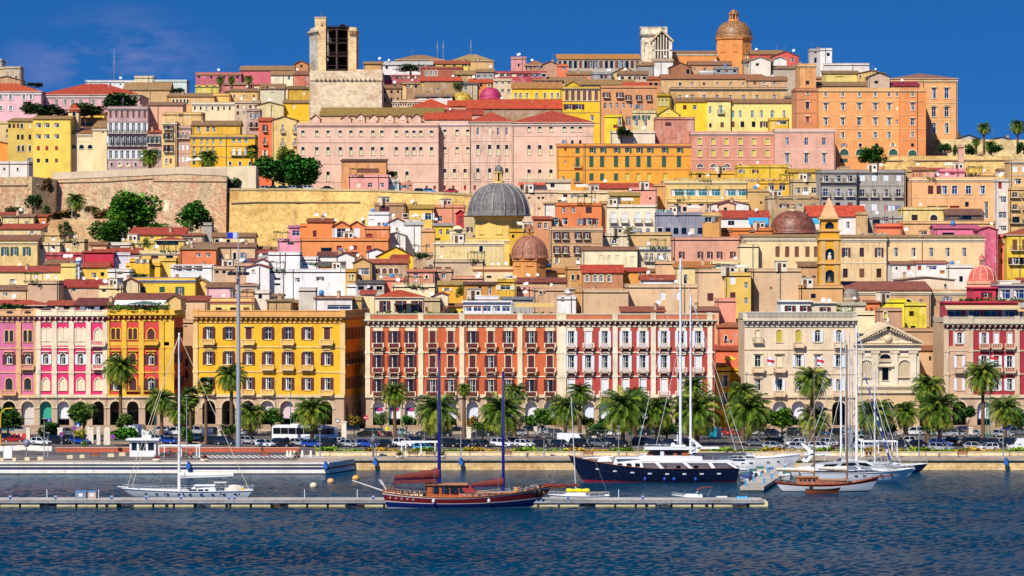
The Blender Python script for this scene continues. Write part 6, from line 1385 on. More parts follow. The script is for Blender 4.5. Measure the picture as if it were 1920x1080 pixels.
def water():
 m,nt,b=newmat('mat_sea');pos=N(nt,'ShaderNodeNewGeometry').outputs['Position'];L=nt.links
 SV(b,'IOR',1.33)
 big=noise(nt,vmul(nt,pos,(.018,.05,1)),1.0,4,.6)
 mid=noise(nt,vmul(nt,pos,(.42,.75,1)),1.0,6,.68)
 L.new(ramp(nt,big,[(.35,[.0,.022,.050,1]),(.6,[.0,.040,.082,1]),(.8,[.001,.068,.120,1])]),b.inputs['Base Color'])
 SV(b,'Roughness',.12);SV(b,'Specular IOR Level',.17)
 fine=noise(nt,vmul(nt,pos,(1.3,2.0,1)),1.0,5,.7)
 ad=N(nt,'ShaderNodeMath',operation='MULTIPLY_ADD');L.new(fine,ad.inputs[0]);SV(ad,1,.6);L.new(mid,ad.inputs[2])
 sp=N(nt,'ShaderNodeSeparateXYZ');L.new(pos,sp.inputs[0])
 mr=N(nt,'ShaderNodeMapRange');SV(mr,1,465);SV(mr,2,560);SV(mr,3,1.0);SV(mr,4,.6)
 L.new(sp.outputs[1],mr.inputs[0])
 bp=N(nt,'ShaderNodeBump');SV(bp,'Distance',.42);L.new(mr.outputs[0],bp.inputs['Strength']);L.new(ad.outputs[0],bp.inputs['Height'])
 L.new(bp.outputs['Normal'],b.inputs['Normal']);_M['sea']=m
 import numpy as np
 x0,x1,y0,y1=-112.0,112.0,340.0,561.0;xs=np.arange(x0,x1+.1,.46);ys=np.arange(y0,y1+.1,.5);nx,ny=len(xs),len(ys);Xg,Yg=np.meshgrid(xs,ys);Zg=np.zeros_like(Xg);q_=random.Random(6)
 for i in range(54):
  lam=.95*(2.7/.95)**(i/53);th=q_.gauss(-1.3,.7);kk=2*pi/lam;ph=q_.uniform(0,6.28);Zg+=.0062*lam**.95*np.sin(kk*(Xg*cos(th)+Yg*sin(th))+ph+.8*np.sin(Xg*.05+i)+.6*np.sin(Yg*.04+2*i))
 gust=1+.35*np.sin(Xg*.045+1.3*np.sin(Yg*.03))*np.sin(Yg*.06+Xg*.012);fade=np.clip((558-Yg)/95,.30,1)
 edge=np.clip((Xg-x0)/8,0,1)*np.clip((x1-Xg)/8,0,1)*np.clip((Yg-y0)/8,0,1);Zg*=gust*fade*edge;Zg=np.minimum(Zg,.45)
 me=bpy.data.meshes.new('water');n4=(nx-1)*(ny-1);me.vertices.add(nx*ny+8);co_=np.zeros((nx*ny+8,3),'f');co_[:nx*ny,0]=Xg.ravel();co_[:nx*ny,1]=Yg.ravel();co_[:nx*ny,2]=Zg.ravel()
 co_[nx*ny:]=[(-6000,-3000,0),(6000,-3000,0),(6000,566,0),(-6000,566,0),(x0,y0,0),(x1,y0,0),(x1,y1,0),(x0,y1,0)];me.vertices.foreach_set('co',co_.ravel())
 a=(np.arange(ny-1)[:,None]*nx+np.arange(nx-1)[None,:]).ravel();qd=np.stack([a,a+1,a+nx+1,a+nx],1);b0=nx*ny
 qd=np.concatenate([qd,np.array([(b0,b0+1,b0+5,b0+4),(b0+1,b0+2,b0+6,b0+5),(b0+2,b0+3,b0+7,b0+6),(b0+3,b0,b0+4,b0+7)])]).astype('i');nf=len(qd)
 me.loops.add(nf*4);me.loops.foreach_set('vertex_index',qd.ravel());me.polygons.add(nf);me.polygons.foreach_set('loop_start',np.arange(nf,dtype='i')*4);me.polygons.foreach_set('use_smooth',np.ones(nf,bool))
 me.materials.append(m);me.update();me.validate();ST(obj('water',me))
water()
SUN_EL,SUN_AZ=RD(46),RD(28)
def sky():
 w=bpy.data.worlds.new('World');scene.world=w;w.use_nodes=True;nt=w.node_tree;L=nt.links
 bg=nt.nodes['Background'];tc=N(nt,'ShaderNodeTexCoord').outputs['Generated']
 s=N(nt,'ShaderNodeTexSky');s.sky_type='NISHITA';s.sun_disc=False;s.sun_elevation=SUN_EL;s.sun_rotation=pi+SUN_AZ
 s.air_density=1.0;s.dust_density=.15;s.ozone_density=4.0
 sp=N(nt,'ShaderNodeSeparateXYZ');L.new(tc,sp.inputs[0])
 ab=N(nt,'ShaderNodeMath',operation='ABSOLUTE');L.new(sp.outputs[2],ab.inputs[0])
 mx=N(nt,'ShaderNodeMath',operation='MULTIPLY_ADD');L.new(ab.outputs[0],mx.inputs[0]);SV(mx,1,3.2);SV(mx,2,.36)
 cb=N(nt,'ShaderNodeCombineXYZ');L.new(sp.outputs[0],cb.inputs[0]);L.new(sp.outputs[1],cb.inputs[1]);L.new(mx.outputs[0],cb.inputs[2])
 nm=N(nt,'ShaderNodeVectorMath',operation='NORMALIZE');L.new(cb.outputs[0],nm.inputs[0]);L.new(nm.outputs[0],s.inputs['Vector'])
 hs=N(nt,'ShaderNodeHueSaturation');SV(hs,'Saturation',1.30);SV(hs,'Value',.95);L.new(s.outputs[0],hs.inputs['Color'])
 tint=mixc(nt,1.0,hs.outputs[0],[.66,.94,1.14,1],'MULTIPLY')
 mp=vmul(nt,tc,(18,18,46));nz=noise(nt,mp,1.0,5,.6)
 dx=N(nt,'ShaderNodeVectorMath',operation='DISTANCE');
 sc_=vmul(nt,tc,(1,1,1.9));L.new(sc_,dx.inputs[0]);SV(dx,1,(-.124,.99,.064*1.9))
 fo=ramp(nt,dx.outputs['Value'],[(.0,g1(1)),(.038,g1(0))])
 cl=ramp(nt,nz,[(.44,g1(0)),(.68,g1(1))]);k=mixc(nt,1.0,cl,fo,'MULTIPLY');k2=mixc(nt,1.0,k,g1(1.0),'MULTIPLY')
 bw=N(nt,'ShaderNodeRGBToBW');L.new(k2,bw.inputs[0])
 col=mixc(nt,bw.outputs[0],tint,[2.9,2.5,4.6,1])
 L.new(col,bg.inputs['Color']);SV(bg,'Strength',.1)
 sun=bpy.data.lights.new('sun','SUN');sun.energy=4.6;sun.angle=RD(.53);sun.color=(1,.93,.82)
 o=bpy.data.objects.new('sun',sun);COL.objects.link(o)
 d=Vector((sin(SUN_AZ)*cos(SUN_EL),cos(SUN_AZ)*cos(SUN_EL),-sin(SUN_EL)));o.rotation_euler=d.to_track_quat('-Z','Y').to_euler();o.location=(-200,-200,300)
sky()
cam=bpy.data.cameras.new('camera');co=bpy.data.objects.new('camera',cam);COL.objects.link(co)
co.location=(0,0,HC);co.rotation_euler=(pi/2,0,0);cam.sensor_width=36;cam.lens=36*F/1920;cam.shift_y=-(540-YH)/1920;cam.clip_end=30000;cam.clip_start=1
scene.camera=co
scene.view_settings.view_transform='Standard';scene.view_settings.look='None';scene.view_settings.exposure=.42;scene.view_settings.gamma=1
scene.render.engine='CYCLES';scene.cycles.max_bounces=5;scene.cycles.diffuse_bounces=2;scene.cycles.glossy_bounces=3
# ---------------------------------------------------------------- palms, trees, shrubs
def palm_crown(seed,kind):
 r=random.Random(seed);m=MB();nf=74 if kind=='date' else 40
 ks=['f:223F10','f:3C5A14','f:6E7A22']
 for i in range(nf):
  az=2*pi*(i*.382+r.uniform(-.03,.03));t=i/nf;el=RD(82-118*t+r.uniform(-6,6))if kind=='date' else RD(75-125*t)
  L=r.uniform(.88,1.06)*(1.0 if kind=='date' else.62);P=[];p=Vector((0,0,.0));a=el;n=9
  hd=Vector((cos(az),sin(az),0));sd=Vector((-sin(az),cos(az),0))
  for j in range(n+1):
   P.append(p.copy());p=p+(hd*cos(a)+Vector((0,0,1))*sin(a))*(L/n);a-=RD(11 if kind=='date' else 6)*(.5+j/n)
  k=ks[0]if t<.3 else ks[1]if t<.72 else ks[2]
  if r.random()<.15:k=ks[2]
  if kind=='date':
   for j in range(1,n):
    for half in(0,.5):
     c=P[j].lerp(P[j+1],half);dr=(P[j+1]-P[j]).normalized();up=sd.cross(dr);f=j/n
     ll=.24*(1-abs(f-.4)*.9)
     for sg in(-1,1):
      tip=c+(sd*sg*.82+dr*.55+up*r.uniform(.05,.4))*ll-Vector((0,0,.05));w=dr*.024
      m.face([c-w,c+w,tip+dr*.006,tip-dr*.006],k)
   for j in range(n):
    w=sd*.009*(1-j/n)+sd*.003;m.face([P[j]-w,P[j]+w,P[j+1]+w*.8,P[j+1]-w*.8],'f:8A8A3A')
  else:
   m.face([P[0]-sd*.01,P[0]+sd*.01,P[6]+sd*.01,P[6]-sd*.01],'f:7A8A3A');c=P[6];dr=(P[7]-P[5]).normalized()
   for q_ in range(15):
    b=RD(-100+200*q_/14);tip=c+(dr*cos(b)+sd*sin(b))*.36-Vector((0,0,.07*abs(sin(b))+.03));v=(dr*-sin(b)+sd*cos(b))*.035
    m.face([c,c+(tip-c)*.55+v,tip,c+(tip-c)*.55-v],k)
 return m
def palm_trunk(h,r0,fan_):
 m=MB();n=12;prev=None;V=[];sg=9
 for j in range(n+1):
  z=h*j/n;rr=r0*(1.25-.35*j/n)*(1+.08*(j%2));
  if j==n:rr*=1.35
  V.append((rr,z))
 m.L(0,0,V,'b:6A5038',9);return m
def fruit_mesh(seed):
 r=random.Random(seed);m=MB()
 for i in range(26):
  az=r.uniform(0,2*pi);c=Vector((cos(az),sin(az),0))*r.uniform(.10,.2)+Vector((0,0,r.uniform(-.18,.02)))
  for j in range(5):leafq(m,c+Vector((r.uniform(-.03,.03),r.uniform(-.03,.03),r.uniform(-.05,.05))),.03,r,'w:D98A1E')
 return m
def palm(px,cy,rpx,yb,d,label,kind='date',seed=0,fruit=False,group='palm trees along the waterfront',gz=None,lean=0):
 s=S(d);X=PX(px,d);g=PZ(yb,d)if gz is None else gz;zc=PZ(cy,d);hgt=zc-g;rr=rpx*s
 r=thing('palm_tree',label,'palm tree',(X,d,g),random.Random(px).uniform(0,6),group,px);r['px']=[px,cy]
 t=obj('trunk',CA(('trunk',kind,round(hgt/rr)),lambda:palm_trunk(1,.1,kind),'trunk'),r);tr=(.32 if kind=='date' else.26)*(1.0 if hgt>6 else 1.3)
 t.scale=(tr/.1,tr/.1,hgt)
 c=obj('crown',CA(('crown',kind,seed%4),lambda:palm_crown(seed%4+20,kind),'crown'),r,(0,0,hgt));c.scale=(rr*1.2,)*3
 c.rotation_euler=(random.Random(px+1).uniform(-.1,.1),random.Random(px+2).uniform(-.1,.1),random.Random(px+3).uniform(0,6))
 if fruit:f=obj('fruit',CA(('fruit',seed%2),lambda:fruit_mesh(seed%2),'fruit'),r,(0,0,hgt));f.scale=(rr*1.2,)*3
 return r
PL=[(226,692,34,803,626,'date',0,'tall date palm in front of the red and yellow palace'),(303,752,30,818,618,'date',0,'date palm in shade at the foot of the red and yellow palace, left of the two fan palms'),(338,772,27,822,612,'date',0,'low drooping date palm below the taller fan palm'),(357,742,26,826,606,'fan',1,'yellowing fan palm leaning beside the white yacht mast'),(386,722,24,824,604,'fan',1,'tallest fan palm, just right of the yacht mast'),(434,705,31,806,628,'date',1,'date palm behind the tall lighting mast'),(470,778,31,814,610,'date',1,'low palm with orange fruit right of the tall lighting mast'),(585,772,35,822,600,'date',0,'date palm in front of the white coach'),(740,738,27,816,620,'date',1,'slender palm in front of the left end of the long brick palace'),(819,772,44,822,600,'date',0,'broad palm behind the tallest blue mast of the red schooner'),(870,730,15,808,630,'date',0,'small thin crowned palm between the two blue masts'),(941,776,44,822,600,'date',0,'broad palm behind the right blue mast'),(965,737,25,812,622,'date',0,'palm peeping above the broad one by the right blue mast'),(1060,770,35,820,602,'date',1,'palm with an orange heart left of the white delivery van'),(1087,737,25,812,622,'date',0,'slender palm at the joint of the orange and red brick palace'),(1168,768,47,822,600,'date',0,'wide palm to the right of the white delivery van'),(1190,745,26,815,618,'date',0,'dark palm tucked behind the wide one right of the van'),(1232,772,37,822,602,'date',1,'palm with a big orange heart left of the twin white masts'),(1308,772,47,825,600,'date',1,'wide palm with orange fruit right of the twin white masts'),(1300,728,28,815,616,'date',0,'taller palm crown against the right end of the brick palace'),(1404,772,45,824,600,'date',0,'wide palm in front of the narrow street, right of the brick palace'),(1393,738,29,815,616,'date',0,'taller palm crown at the corner of the cream palace'),(1522,714,35,828,600,'date',0,'tall single palm in front of the cream palace'),(1527,786,33,826,602,'date',1,'low palm with orange fruit below the tall one at the cream palace'),(1640,778,38,824,604,'date',0,'palm half hidden by the bundle of yacht masts'),(1698,774,28,820,608,'date',0,'small palm in front of the temple church'),(1740,727,33,820,610,'date',1,'tall palm left of the crimson palace'),(1762,770,43,826,598,'date',0,'widest palm on the right, in front of the tan church flank'),(1843,704,36,828,600,'date',1,'tallest palm on the right, in front of the crimson palace'),(1884,768,33,828,598,'date',0,'palm near the right edge in front of the crimson palace'),(1955,760,36,828,600,'date',0,'palm just beyond the right edge'),(142,378,20,450,846,'date',0,'lone tall date palm before the patched bastion wall'),(281,294,20,316,912,'date',0,'bushy palm at the foot of the tall mauve palace'),(390,297,20,316,908,'date',0,'bushy palm at the foot of the yellow corner palace'),(472,283,18,360,905,'fan',1,'slim palm in front of the yellow corner palace and the umbrella pines'),(413,150,9,172,1085,'date',0,'left one of the three skyline palms by the raspberry palace'),(434,149,8,172,1085,'date',0,'middle one of the three skyline palms by the raspberry palace'),(466,148,9,172,1085,'date',0,'right one of the three skyline palms by the raspberry palace'),(1845,240,14,290,975,'date',0,'slim palm against the blue sky at the right'),(1908,237,16,290,972,'date',1,'thick crowned palm against the sky near the right edge'),(1857,274,13,290,974,'date',0,'short palm between the round bushes on the terrace'),(1830,266,9,290,980,'date',0,'smallest palm on the right hand terrace'),(180,395,11,408,860,'fan',0,'squat palm bush right of the lone date palm')]
for i,(px,cy,rp,yb,d,kd,fr,lab)in enumerate(PL):palm(px,cy,rp,yb,d,lab,kd,i,bool(fr),gz=(2.1 if yb>800 else None),group='palm trees along the waterfront' if yb>800 else 'palm trees on the hill')
def crown_mesh(seed,k,n,lobes,dark=None,leaf=.1):
 r=random.Random(seed);m=MB();L=[]
 for i in range(lobes):
  a=r.uniform(0,2*pi);e=r.uniform(-.9,1.1);q_=r.uniform(.35,.72);L.append((Vector((cos(a)*cos(e)*q_,sin(a)*cos(e)*q_,sin(e)*q_*.8)),r.uniform(.3,.5)))
 for i in range(int(n*1.9)if n>2000 else int(n*1.3)):
  c,rad=r.choice(L);v=Vector((r.gauss(0,1),r.gauss(0,1),r.gauss(0,1))).normalized()*rad*(r.random()**.35);p=c+v
  leafq(m,p,leaf*r.uniform(.5,1.2),r,k if r.random()<.75 else(dark or k))
 return m
def tree_trunk(seed):
 r=random.Random(seed);m=MB();m.T((0,0,0),(0,0,.5),.055,.038,'b:5A4430',7)
 for i in range(6):
  a=i*1.05+r.uniform(-.3,.3);m.T((0,0,.38+.04*i),(cos(a)*.3,sin(a)*.3,.75+r.uniform(0,.2)),.022,.008,'b:5A4430',5)
 return m
def tree(px,cy,rx,ry,yb,d,label,k='f:2E5218',dark='f:1C3410',name='tree',cat='tree',seed=0,n=1500,group=None,lobes=9,gz=None,flat=1):
 s=S(d);X=PX(px,d);g=PZ(yb,d)if gz is None else gz;zc=PZ(cy,d);h_=zc-g
 r=thing(name,label,cat,(X,d,g),0,group,px);r['px']=[px,cy]
 if cat=='tree' and ry>10 or h_>ry*s*1.9:
  t=obj('trunk',CA(('tt',seed%3),lambda:tree_trunk(seed%3),'trunk'),r);t.scale=(rx*s*1.4,rx*s*1.4,max(.5,h_)+ry*s*.1)
 c=obj('crown',CA(('cm',k,dark,seed%3,n,lobes),lambda:crown_mesh(seed%3+5,k,n,lobes,dark,.058 if n>2000 else.085),'crown'),r,(0,0,h_));c.scale=(rx*s*1.15,rx*s,ry*s*(1.3 if ry>10 else 2.0));c.rotation_euler=(0,0,random.Random(px).uniform(0,6))
 return r
TL=[(15,784,30,22,812,628,'green street tree at the left edge under the mauve palace','f:2E5A1E','f:1C3410',1800,3),(157,778,31,26,812,626,'loose green street tree below the magenta palace','f:4A6E26','f:2A4A18',1800,3),(233,788,24,14,812,622,'olive green shrub tree below the red and yellow palace','f:4E6A26','f:33501C',1200,3),(90,805,26,17,822,612,'dense rounded green bush left of the white gate pillars','f:1F4A1A','f:16330F',1500,2),(235,818,28,20,838,600,'large spreading shrub behind the white kiosk','f:3E7A1E','f:24501A',1600,2),(352,815,18,16,832,604,'green shrub between the kiosk and the tall lighting mast','f:3A6A1E','f:24501A',1000,2),(510,780,26,16,810,626,'round green tree left of the coach palm','f:3E7024','f:24501A',1200,3),(560,785,18,16,812,626,'dark green tree behind the coach','f:2E5A1E','f:24501A',900,3),(664,788,18,11,806,630,'small russet leaved tree at the side street mouth','f:8A7A1E','f:6A4A18',900,3),(715,785,14,14,808,630,'slim green tree by the first shop arches','f:4A6A2A','f:2A4A18',900,3),(762,790,14,10,810,630,'low green shrub right of the slender palm','f:3A6A22','f:24501A',700,2),(885,792,14,10,810,630,'low russet shrub between the blue masts','f:8A6A24','f:4A4A18',700,2),(1016,782,26,18,815,622,'rounded bright green tree right of the red schooner masts','f:4A7A1E','f:2A5014',1400,3),(990,790,20,14,812,624,'dark tree left of the rounded bright green one','f:2E5A1E','f:1C3A10',900,3),(1100,790,18,12,812,624,'yellow green tree above the delivery van','f:6A7A1E','f:3A5A18',900,3),(1466,784,29,20,815,620,'dense green street tree in front of the cream palace','f:4E7A16','f:2A4A10',1600,3),(1440,790,18,14,815,622,'small green tree at the left of the cream palace arches','f:3A6A22','f:24501A',900,3),(1813,773,21,13,815,616,'dark flat topped tree left of the tallest right palm','f:1C5026','f:103018',1300,3),(1912,785,18,20,815,616,'dark green tree at the right edge','f:2A5A2A','f:173A18',1200,3),(1735,806,12,10,818,610,'small bush among the cars left of the widest palm','f:4A7A2A','f:24501A',600,2),(158,832,8,6,840,598,'small clipped bush on the left lawn','f:4E7A1E','f:24501A',400,2),(148,815,14,8,824,606,'yellow flowering bush by the gate pillars','f:9A9A1E','f:5A6A18',600,2),(512,324,42,30,357,925,'left umbrella pine of the big green pair on the bastion','f:1E5A1A','f:103A10',3200,4),(560,320,46,34,357,920,'right umbrella pine of the big green pair, widest crown on the bastion','f:226A1C','f:124010',3600,4),(535,290,20,10,330,940,'yellow green tree top behind the umbrella pines','f:5A7A1E','f:3A5A14',900,3),(735,330,13,12,350,925,'small dark tree right of the modern orange house','f:1E5226','f:12381A',800,3),(437,343,21,13,357,896,'grey green bush at the corner of the golden bastion','f:3A5A3A','f:24402A',1000,3),(247,398,52,36,446,848,'biggest spreading fig tree before the patched bastion','f:3E7A14','f:1E4A10',4200,4),(200,440,42,30,470,826,'dark green tree mass above the crimson wall','f:2E6414','f:163C0E',3000,3),(370,402,38,28,430,842,'feathery green tree at the foot of the bastion, left of its golden corner','f:2E6A1A','f:1A4410',3000,4),(352,425,14,14,445,830,'bright green palm like bush below the feathery tree','f:4A7A24','f:2A5014',900,3),(300,430,24,14,448,834,'low green tree between the fig and the feathery tree','f:3A6A1A','f:1E4410',1200,3),(120,402,30,7,415,850,'dry brown scrub on the slope below the bastion, left','f:7A5A34','f:5A4A2A',1500,4),(196,404,26,7,415,850,'dry russet scrub right of the lone palm','f:7A5430','f:4A4A24',1200,4),(30,398,22,8,408,866,'dark scrub under the far left bastion','f:4A4A2A','f:2E3A20',1000,3),(120,425,14,8,440,836,'grey green shrub at the left end of the tan retaining wall','f:4A5A34','f:2E3A20',700,2),(215,415,20,14,440,840,'yellow green bush left of the fig tree foot','f:5A7A1E','f:2E4A14',1000,3),(275,448,22,9,462,826,'low green bushes above the yellow house with the skylight','f:4A7A1A','f:24501A',900,4),(330,452,16,8,462,826,'small dark bush below the feathery tree','f:2E5A1E','f:1C3A10',700,3),(395,440,14,8,452,826,'small bush against the golden corner','f:3E6A24','f:24401A',600,3),(425,372,10,9,384,892,'wine red bougainvillea bush at the corner of the bastion','f:5A2A34','f:2E3A20',500,2),(1120,803,26,10,818,612,'low dark shrubs under the palms right of the delivery van','f:2E5A22','f:1C3A14',900,4),(1250,803,30,10,818,612,'low dark shrubs left of the twin white masts','f:2E5A22','f:1C3A14',900,4),(905,803,24,9,818,612,'low shrubs between the blue masts at the car park edge','f:3A6A24','f:1C3A14',800,4),(1660,803,26,10,818,612,'low shrubs under the palms left of the temple church','f:2E5A22','f:1C3A14',900,4),(430,806,26,11,822,610,'low green shrubs behind the tall lighting mast','f:3E7024','f:1C3A14',900,4),(62,380,18,18,408,872,'grey green tree under the far left bastion','f:2E4E2A','f:1C341A',1200,3),(90,347,17,15,370,880,'brown dry bush growing out of the bastion wall','f:6A5034','f:4A3A24',1200,2),(85,394,12,12,412,868,'small green shrub beside the grey green tree','f:3A5A24','f:24401A',600,2),(170,395,13,12,410,862,'brownish bush right of the lone palm','f:5A4A34','f:3A3A24',700,2),(164,430,10,11,448,842,'sparse dry shrub below the lone palm','f:6A5A3A','f:4A4A2A',400,2),(226,190,36,15,205,1045,'dark green shrub mass in front of the long pink building','f:1F4A1E','f:122E12',2000,4),(60,205,24,9,220,1025,'hedge like tree row left, below the pink institute','f:2E4A24','f:1E341A',1400,4),(100,208,40,8,220,1024,'wide dark hedge row below the long pink building','f:2A4424','f:1E341A',1600,4),(160,206,40,8,220,1022,'dark shrubs left of the mauve palace roof','f:3A4A24','f:24401A',1600,4),(62,160,20,4,172,1060,'thin line of tree tops on the left skyline','f:2E4A24','f:1E341A',800,3),(333,170,18,4,182,1080,'dark shrubs below the pale green hall','f:24401E','f:142A12',800,3),(1634,292,30,17,308,948,'leafy fig tree at the foot of the great orange palace','f:2A6420','f:174010',2000,4),(1773,280,16,13,292,965,'leftmost of the round clipped bushes on the terrace','f:224A20','f:143214',1300,2),(1793,283,9,9,292,966,'second round clipped bush on the terrace','f:2A4E20','f:143214',700,2),(1822,281,15,12,292,964,'third round clipped bush, left of the short palm','f:224A20','f:143214',1300,2),(1868,281,16,12,292,964,'fourth round clipped bush, right of the short palm','f:224A20','f:143214',1300,2),(1916,278,14,13,292,963,'rightmost round clipped bush at the frame edge','f:224A20','f:143214',1300,2),(770,128,30,5,140,1075,'row of terrace plants on the white house, upper middle','f:2A4A24','f:17301A',900,4),(862,163,14,7,178,1036,'grey green shrub in front of the long brown house','f:4A5A34','f:2A3A24',600,3),(1170,246,20,6,256,966,'terrace hedge below the peeling house','f:1E4A22','f:12301A',700,3),(1180,432,12,6,442,788,'potted greenery on the cream roof terrace, centre right','f:4A5A24','f:2A3A18',500,3),(795,482,16,6,492,760,'clipped hedge on the brown roof terrace, centre left','f:2A4420','f:182C14',700,3),(862,546,10,9,562,720,'round green bush on the amber roof terrace','f:2E5A24','f:173A14',600,3),(275,456,10,8,468,800,'small tree by the glazed gallery, left','f:2E5A24','f:1A3A14',500,3),(260,518,22,4,526,752,'low green planting above the golden house','f:2A5A1E','f:173A14',600,3),(20,575,32,5,584,676,'green roof hedge above the mauve palace','f:2E5A1E','f:1C3A10',900,4),(485,495,8,5,500,758,'tiny planter on the white roofs','f:4A6A24','f:2A4A18',300,2),(590,497,10,4,504,756,'green planter on the white terrace','f:3A6A24','f:2A4A18',300,2)]
for i,(px,cy,rx,ry,yb,d,lab,k,dk,n,lo)in enumerate(TL):
 bush=any(w in lab for w in('bush','shrub','hedge','plant','greenery'))
 tree(px,cy,rx,ry,yb,d,lab,k,dk,'bush' if bush else 'tree','bush' if bush else 'tree',i,n,lobes=lo*3,gz=(2.1 if yb>800 else None))
# ---------------------------------------------------------------- vehicles
CT=dict(hatch=(3.9,1.68,1.48,(-1.9,1.0),(-1.55,.25),.88),sedan=(4.4,1.74,1.45,(-1.6,.95),(-.95,.2),.90),suv=(4.4,1.82,1.72,(-2.1,1.1),(-1.85,.35),1.02),wagon=(4.5,1.76,1.50,(-2.1,1.0),(-1.9,.25),.90))
def car_body(t,c):
 L,W,H,cb,cr,hb=CT[t];m=MB();k='c:'+c;a=W/2;z0=.28
 prof=[(-L/2,z0+.1),(-L/2,hb-.08),(-L/2+.12,hb),(cb[0],hb+.02),(cb[1],hb),(L/2-.35,hb-.16),(L/2-.04,hb-.34),(L/2,.42),(L/2-.08,z0)]
 n=len(prof);V=[]
 for sg,w in((-1,a),(1,a)):
  for x,z in prof:V.append((x,sg*w*(1 if abs(x)<L/2-.4 else.93),z))
 m.Q(V,[(i,(i+1)%n,n+(i+1)%n,n+i)for i in range(n)]+[tuple(range(n-1,-1,-1)),tuple(range(n,2*n))],k)
 r=a-.16;b=a-.06
 m.Q([(cr[0],-r,H-.04),(cr[1],-r,H-.03),(cr[1],r,H-.03),(cr[0],r,H-.04),(cr[0]+.3,-r+.12,H),(cr[1]-.3,-r+.12,H),(cr[1]-.3,r-.12,H),(cr[0]+.3,r-.12,H)],[(4,5,6,7),(0,1,5,4),(1,2,6,5),(2,3,7,6),(3,0,4,7)],k)
 for sg in(-1,1):
  for(xa,xb)in((cb[0],cr[0]),(cb[1],cr[1]),((cb[0]+cb[1])/2-.1,(cr[0]+cr[1])/2)):
   m.Q([(xa-.05,sg*b,hb),(xa+.07,sg*b,hb),(xb+.07,sg*r,H-.03),(xb-.05,sg*r,H-.03)],[(0,1,2,3)if sg<0 else(3,2,1,0)],k)
 m.b(-L/2+.02,L/2-.03,-a+.06,a-.06,.2,.3,'p:1A1A1C')
 for sx in(-1,1):
  for sg in(-1,1):m.T((sx*L*.3,sg*(a-.02),.34),(sx*L*.3,sg*(a+.006),.34),.37,.37,'p:141416',14)
 m.b(L/2-.02,L/2+.02,-.5,.5,.5,.62,'p:1A1A1C');m.b(L/2,L/2+.03,-.26,.26,.36,.46,'p:EDEDED');m.b(-L/2-.03,-L/2,-.26,.26,.55,.66,'p:EDEDED')
 return m
def car_glass(t,part):
 L,W,H,cb,cr,hb=CT[t];m=MB();a=W/2;r=a-.175;b=a-.08;k='g:141C26'
 if part=='windscreen':m.Q([(cb[1]-.02,-b+.04,hb),(cb[1]-.02,b-.04,hb),(cr[1]-.02,r-.02,H-.06),(cr[1]-.02,-r+.02,H-.06)],[(0,1,2,3)],k)
 elif part=='rear_window':m.Q([(cb[0]+.02,b-.04,hb),(cb[0]+.02,-b+.04,hb),(cr[0]+.02,-r+.02,H-.06),(cr[0]+.02,r-.02,H-.06)],[(0,1,2,3)],k)
 else:
  sg=-1 if part=='L' else 1;V=[(cb[0],sg*b,hb),(cb[1],sg*b,hb),(cr[1],sg*r,H-.05),(cr[0],sg*r,H-.05)]
  m.Q(V,[(0,1,2,3)if sg<0 else(3,2,1,0)],k)
 return m
def wheel_mesh():
 m=MB();m.T((0,-.1,0),(0,.1,0),.31,.31,'p:18181A',16);m.T((0,-.115,0),(0,-.1,0),.19,.2,'p:A8A8AC',10);m.T((0,.1,0),(0,.115,0),.2,.19,'p:A8A8AC',10);return m
def lamp_mesh(c):
 m=MB();m.sphere((0,0,0),.11,c,8,5);return m
CN=dict(white='E8EAEC',silver='A8ACB2',grey='5E646C',black='14161C',navy='16223E',blue='1A4AB0',skyblue='5AA8D8',red='B01A1E',green='2A5A3A',yellow='E8C81A',teal='1F5A6A')
WORD=dict(skyblue='light blue',navy='dark blue')
PALMREF=[]
def car(px,yb,col,typ,rz,label=None,row='front'):
 d=(HC-2.1)*F/(yb-YH);X=PX(px,d);L,W,H,cb,cr,hb=CT[typ]
 nm=dict(hatch='hatchback',sedan='saloon',suv='off roader',wagon='estate')[typ]
 r=thing('parked_car',label or '#%s %s parked in the %s row'%(WORD.get(col,col),nm,row),'car',(X,d,2.08),RD(rz),'cars parked along the waterfront',px);r['px']=[px,yb-8]
 obj('body',CA(('cb',typ,col),lambda:car_body(typ,CN[col]),'body'),r)
 obj('windscreen',CA(('cg',typ,'ws'),lambda:car_glass(typ,'windscreen'),'windscreen'),r);obj('rear_window',CA(('cg',typ,'rw'),lambda:car_glass(typ,'rear_window'),'rear_window'),r)
 for s_ in 'LR':obj('side_window',CA(('cg',typ,s_),lambda:car_glass(typ,s_),'side_window'),r)
 for sx in(-1,1):
  for sg in(-1,1):obj('wheel',CA('wheel',wheel_mesh,'wheel'),r,(sx*L*.3,sg*(W/2-.06),.32))
 for sg in(-1,1):
  o=obj('headlight',CA('hl',lambda:lamp_mesh('p:F4F4EC'),'headlight'),r,(L/2-.1,sg*(W/2-.3),hb-.28));o.scale=(.8,1.6,.8)
  o=obj('tail_light',CA('tl',lambda:lamp_mesh('p:B01818'),'tail_light'),r,(-L/2+.05,sg*(W/2-.2),hb-.18));o.scale=(.6,1,1.3)
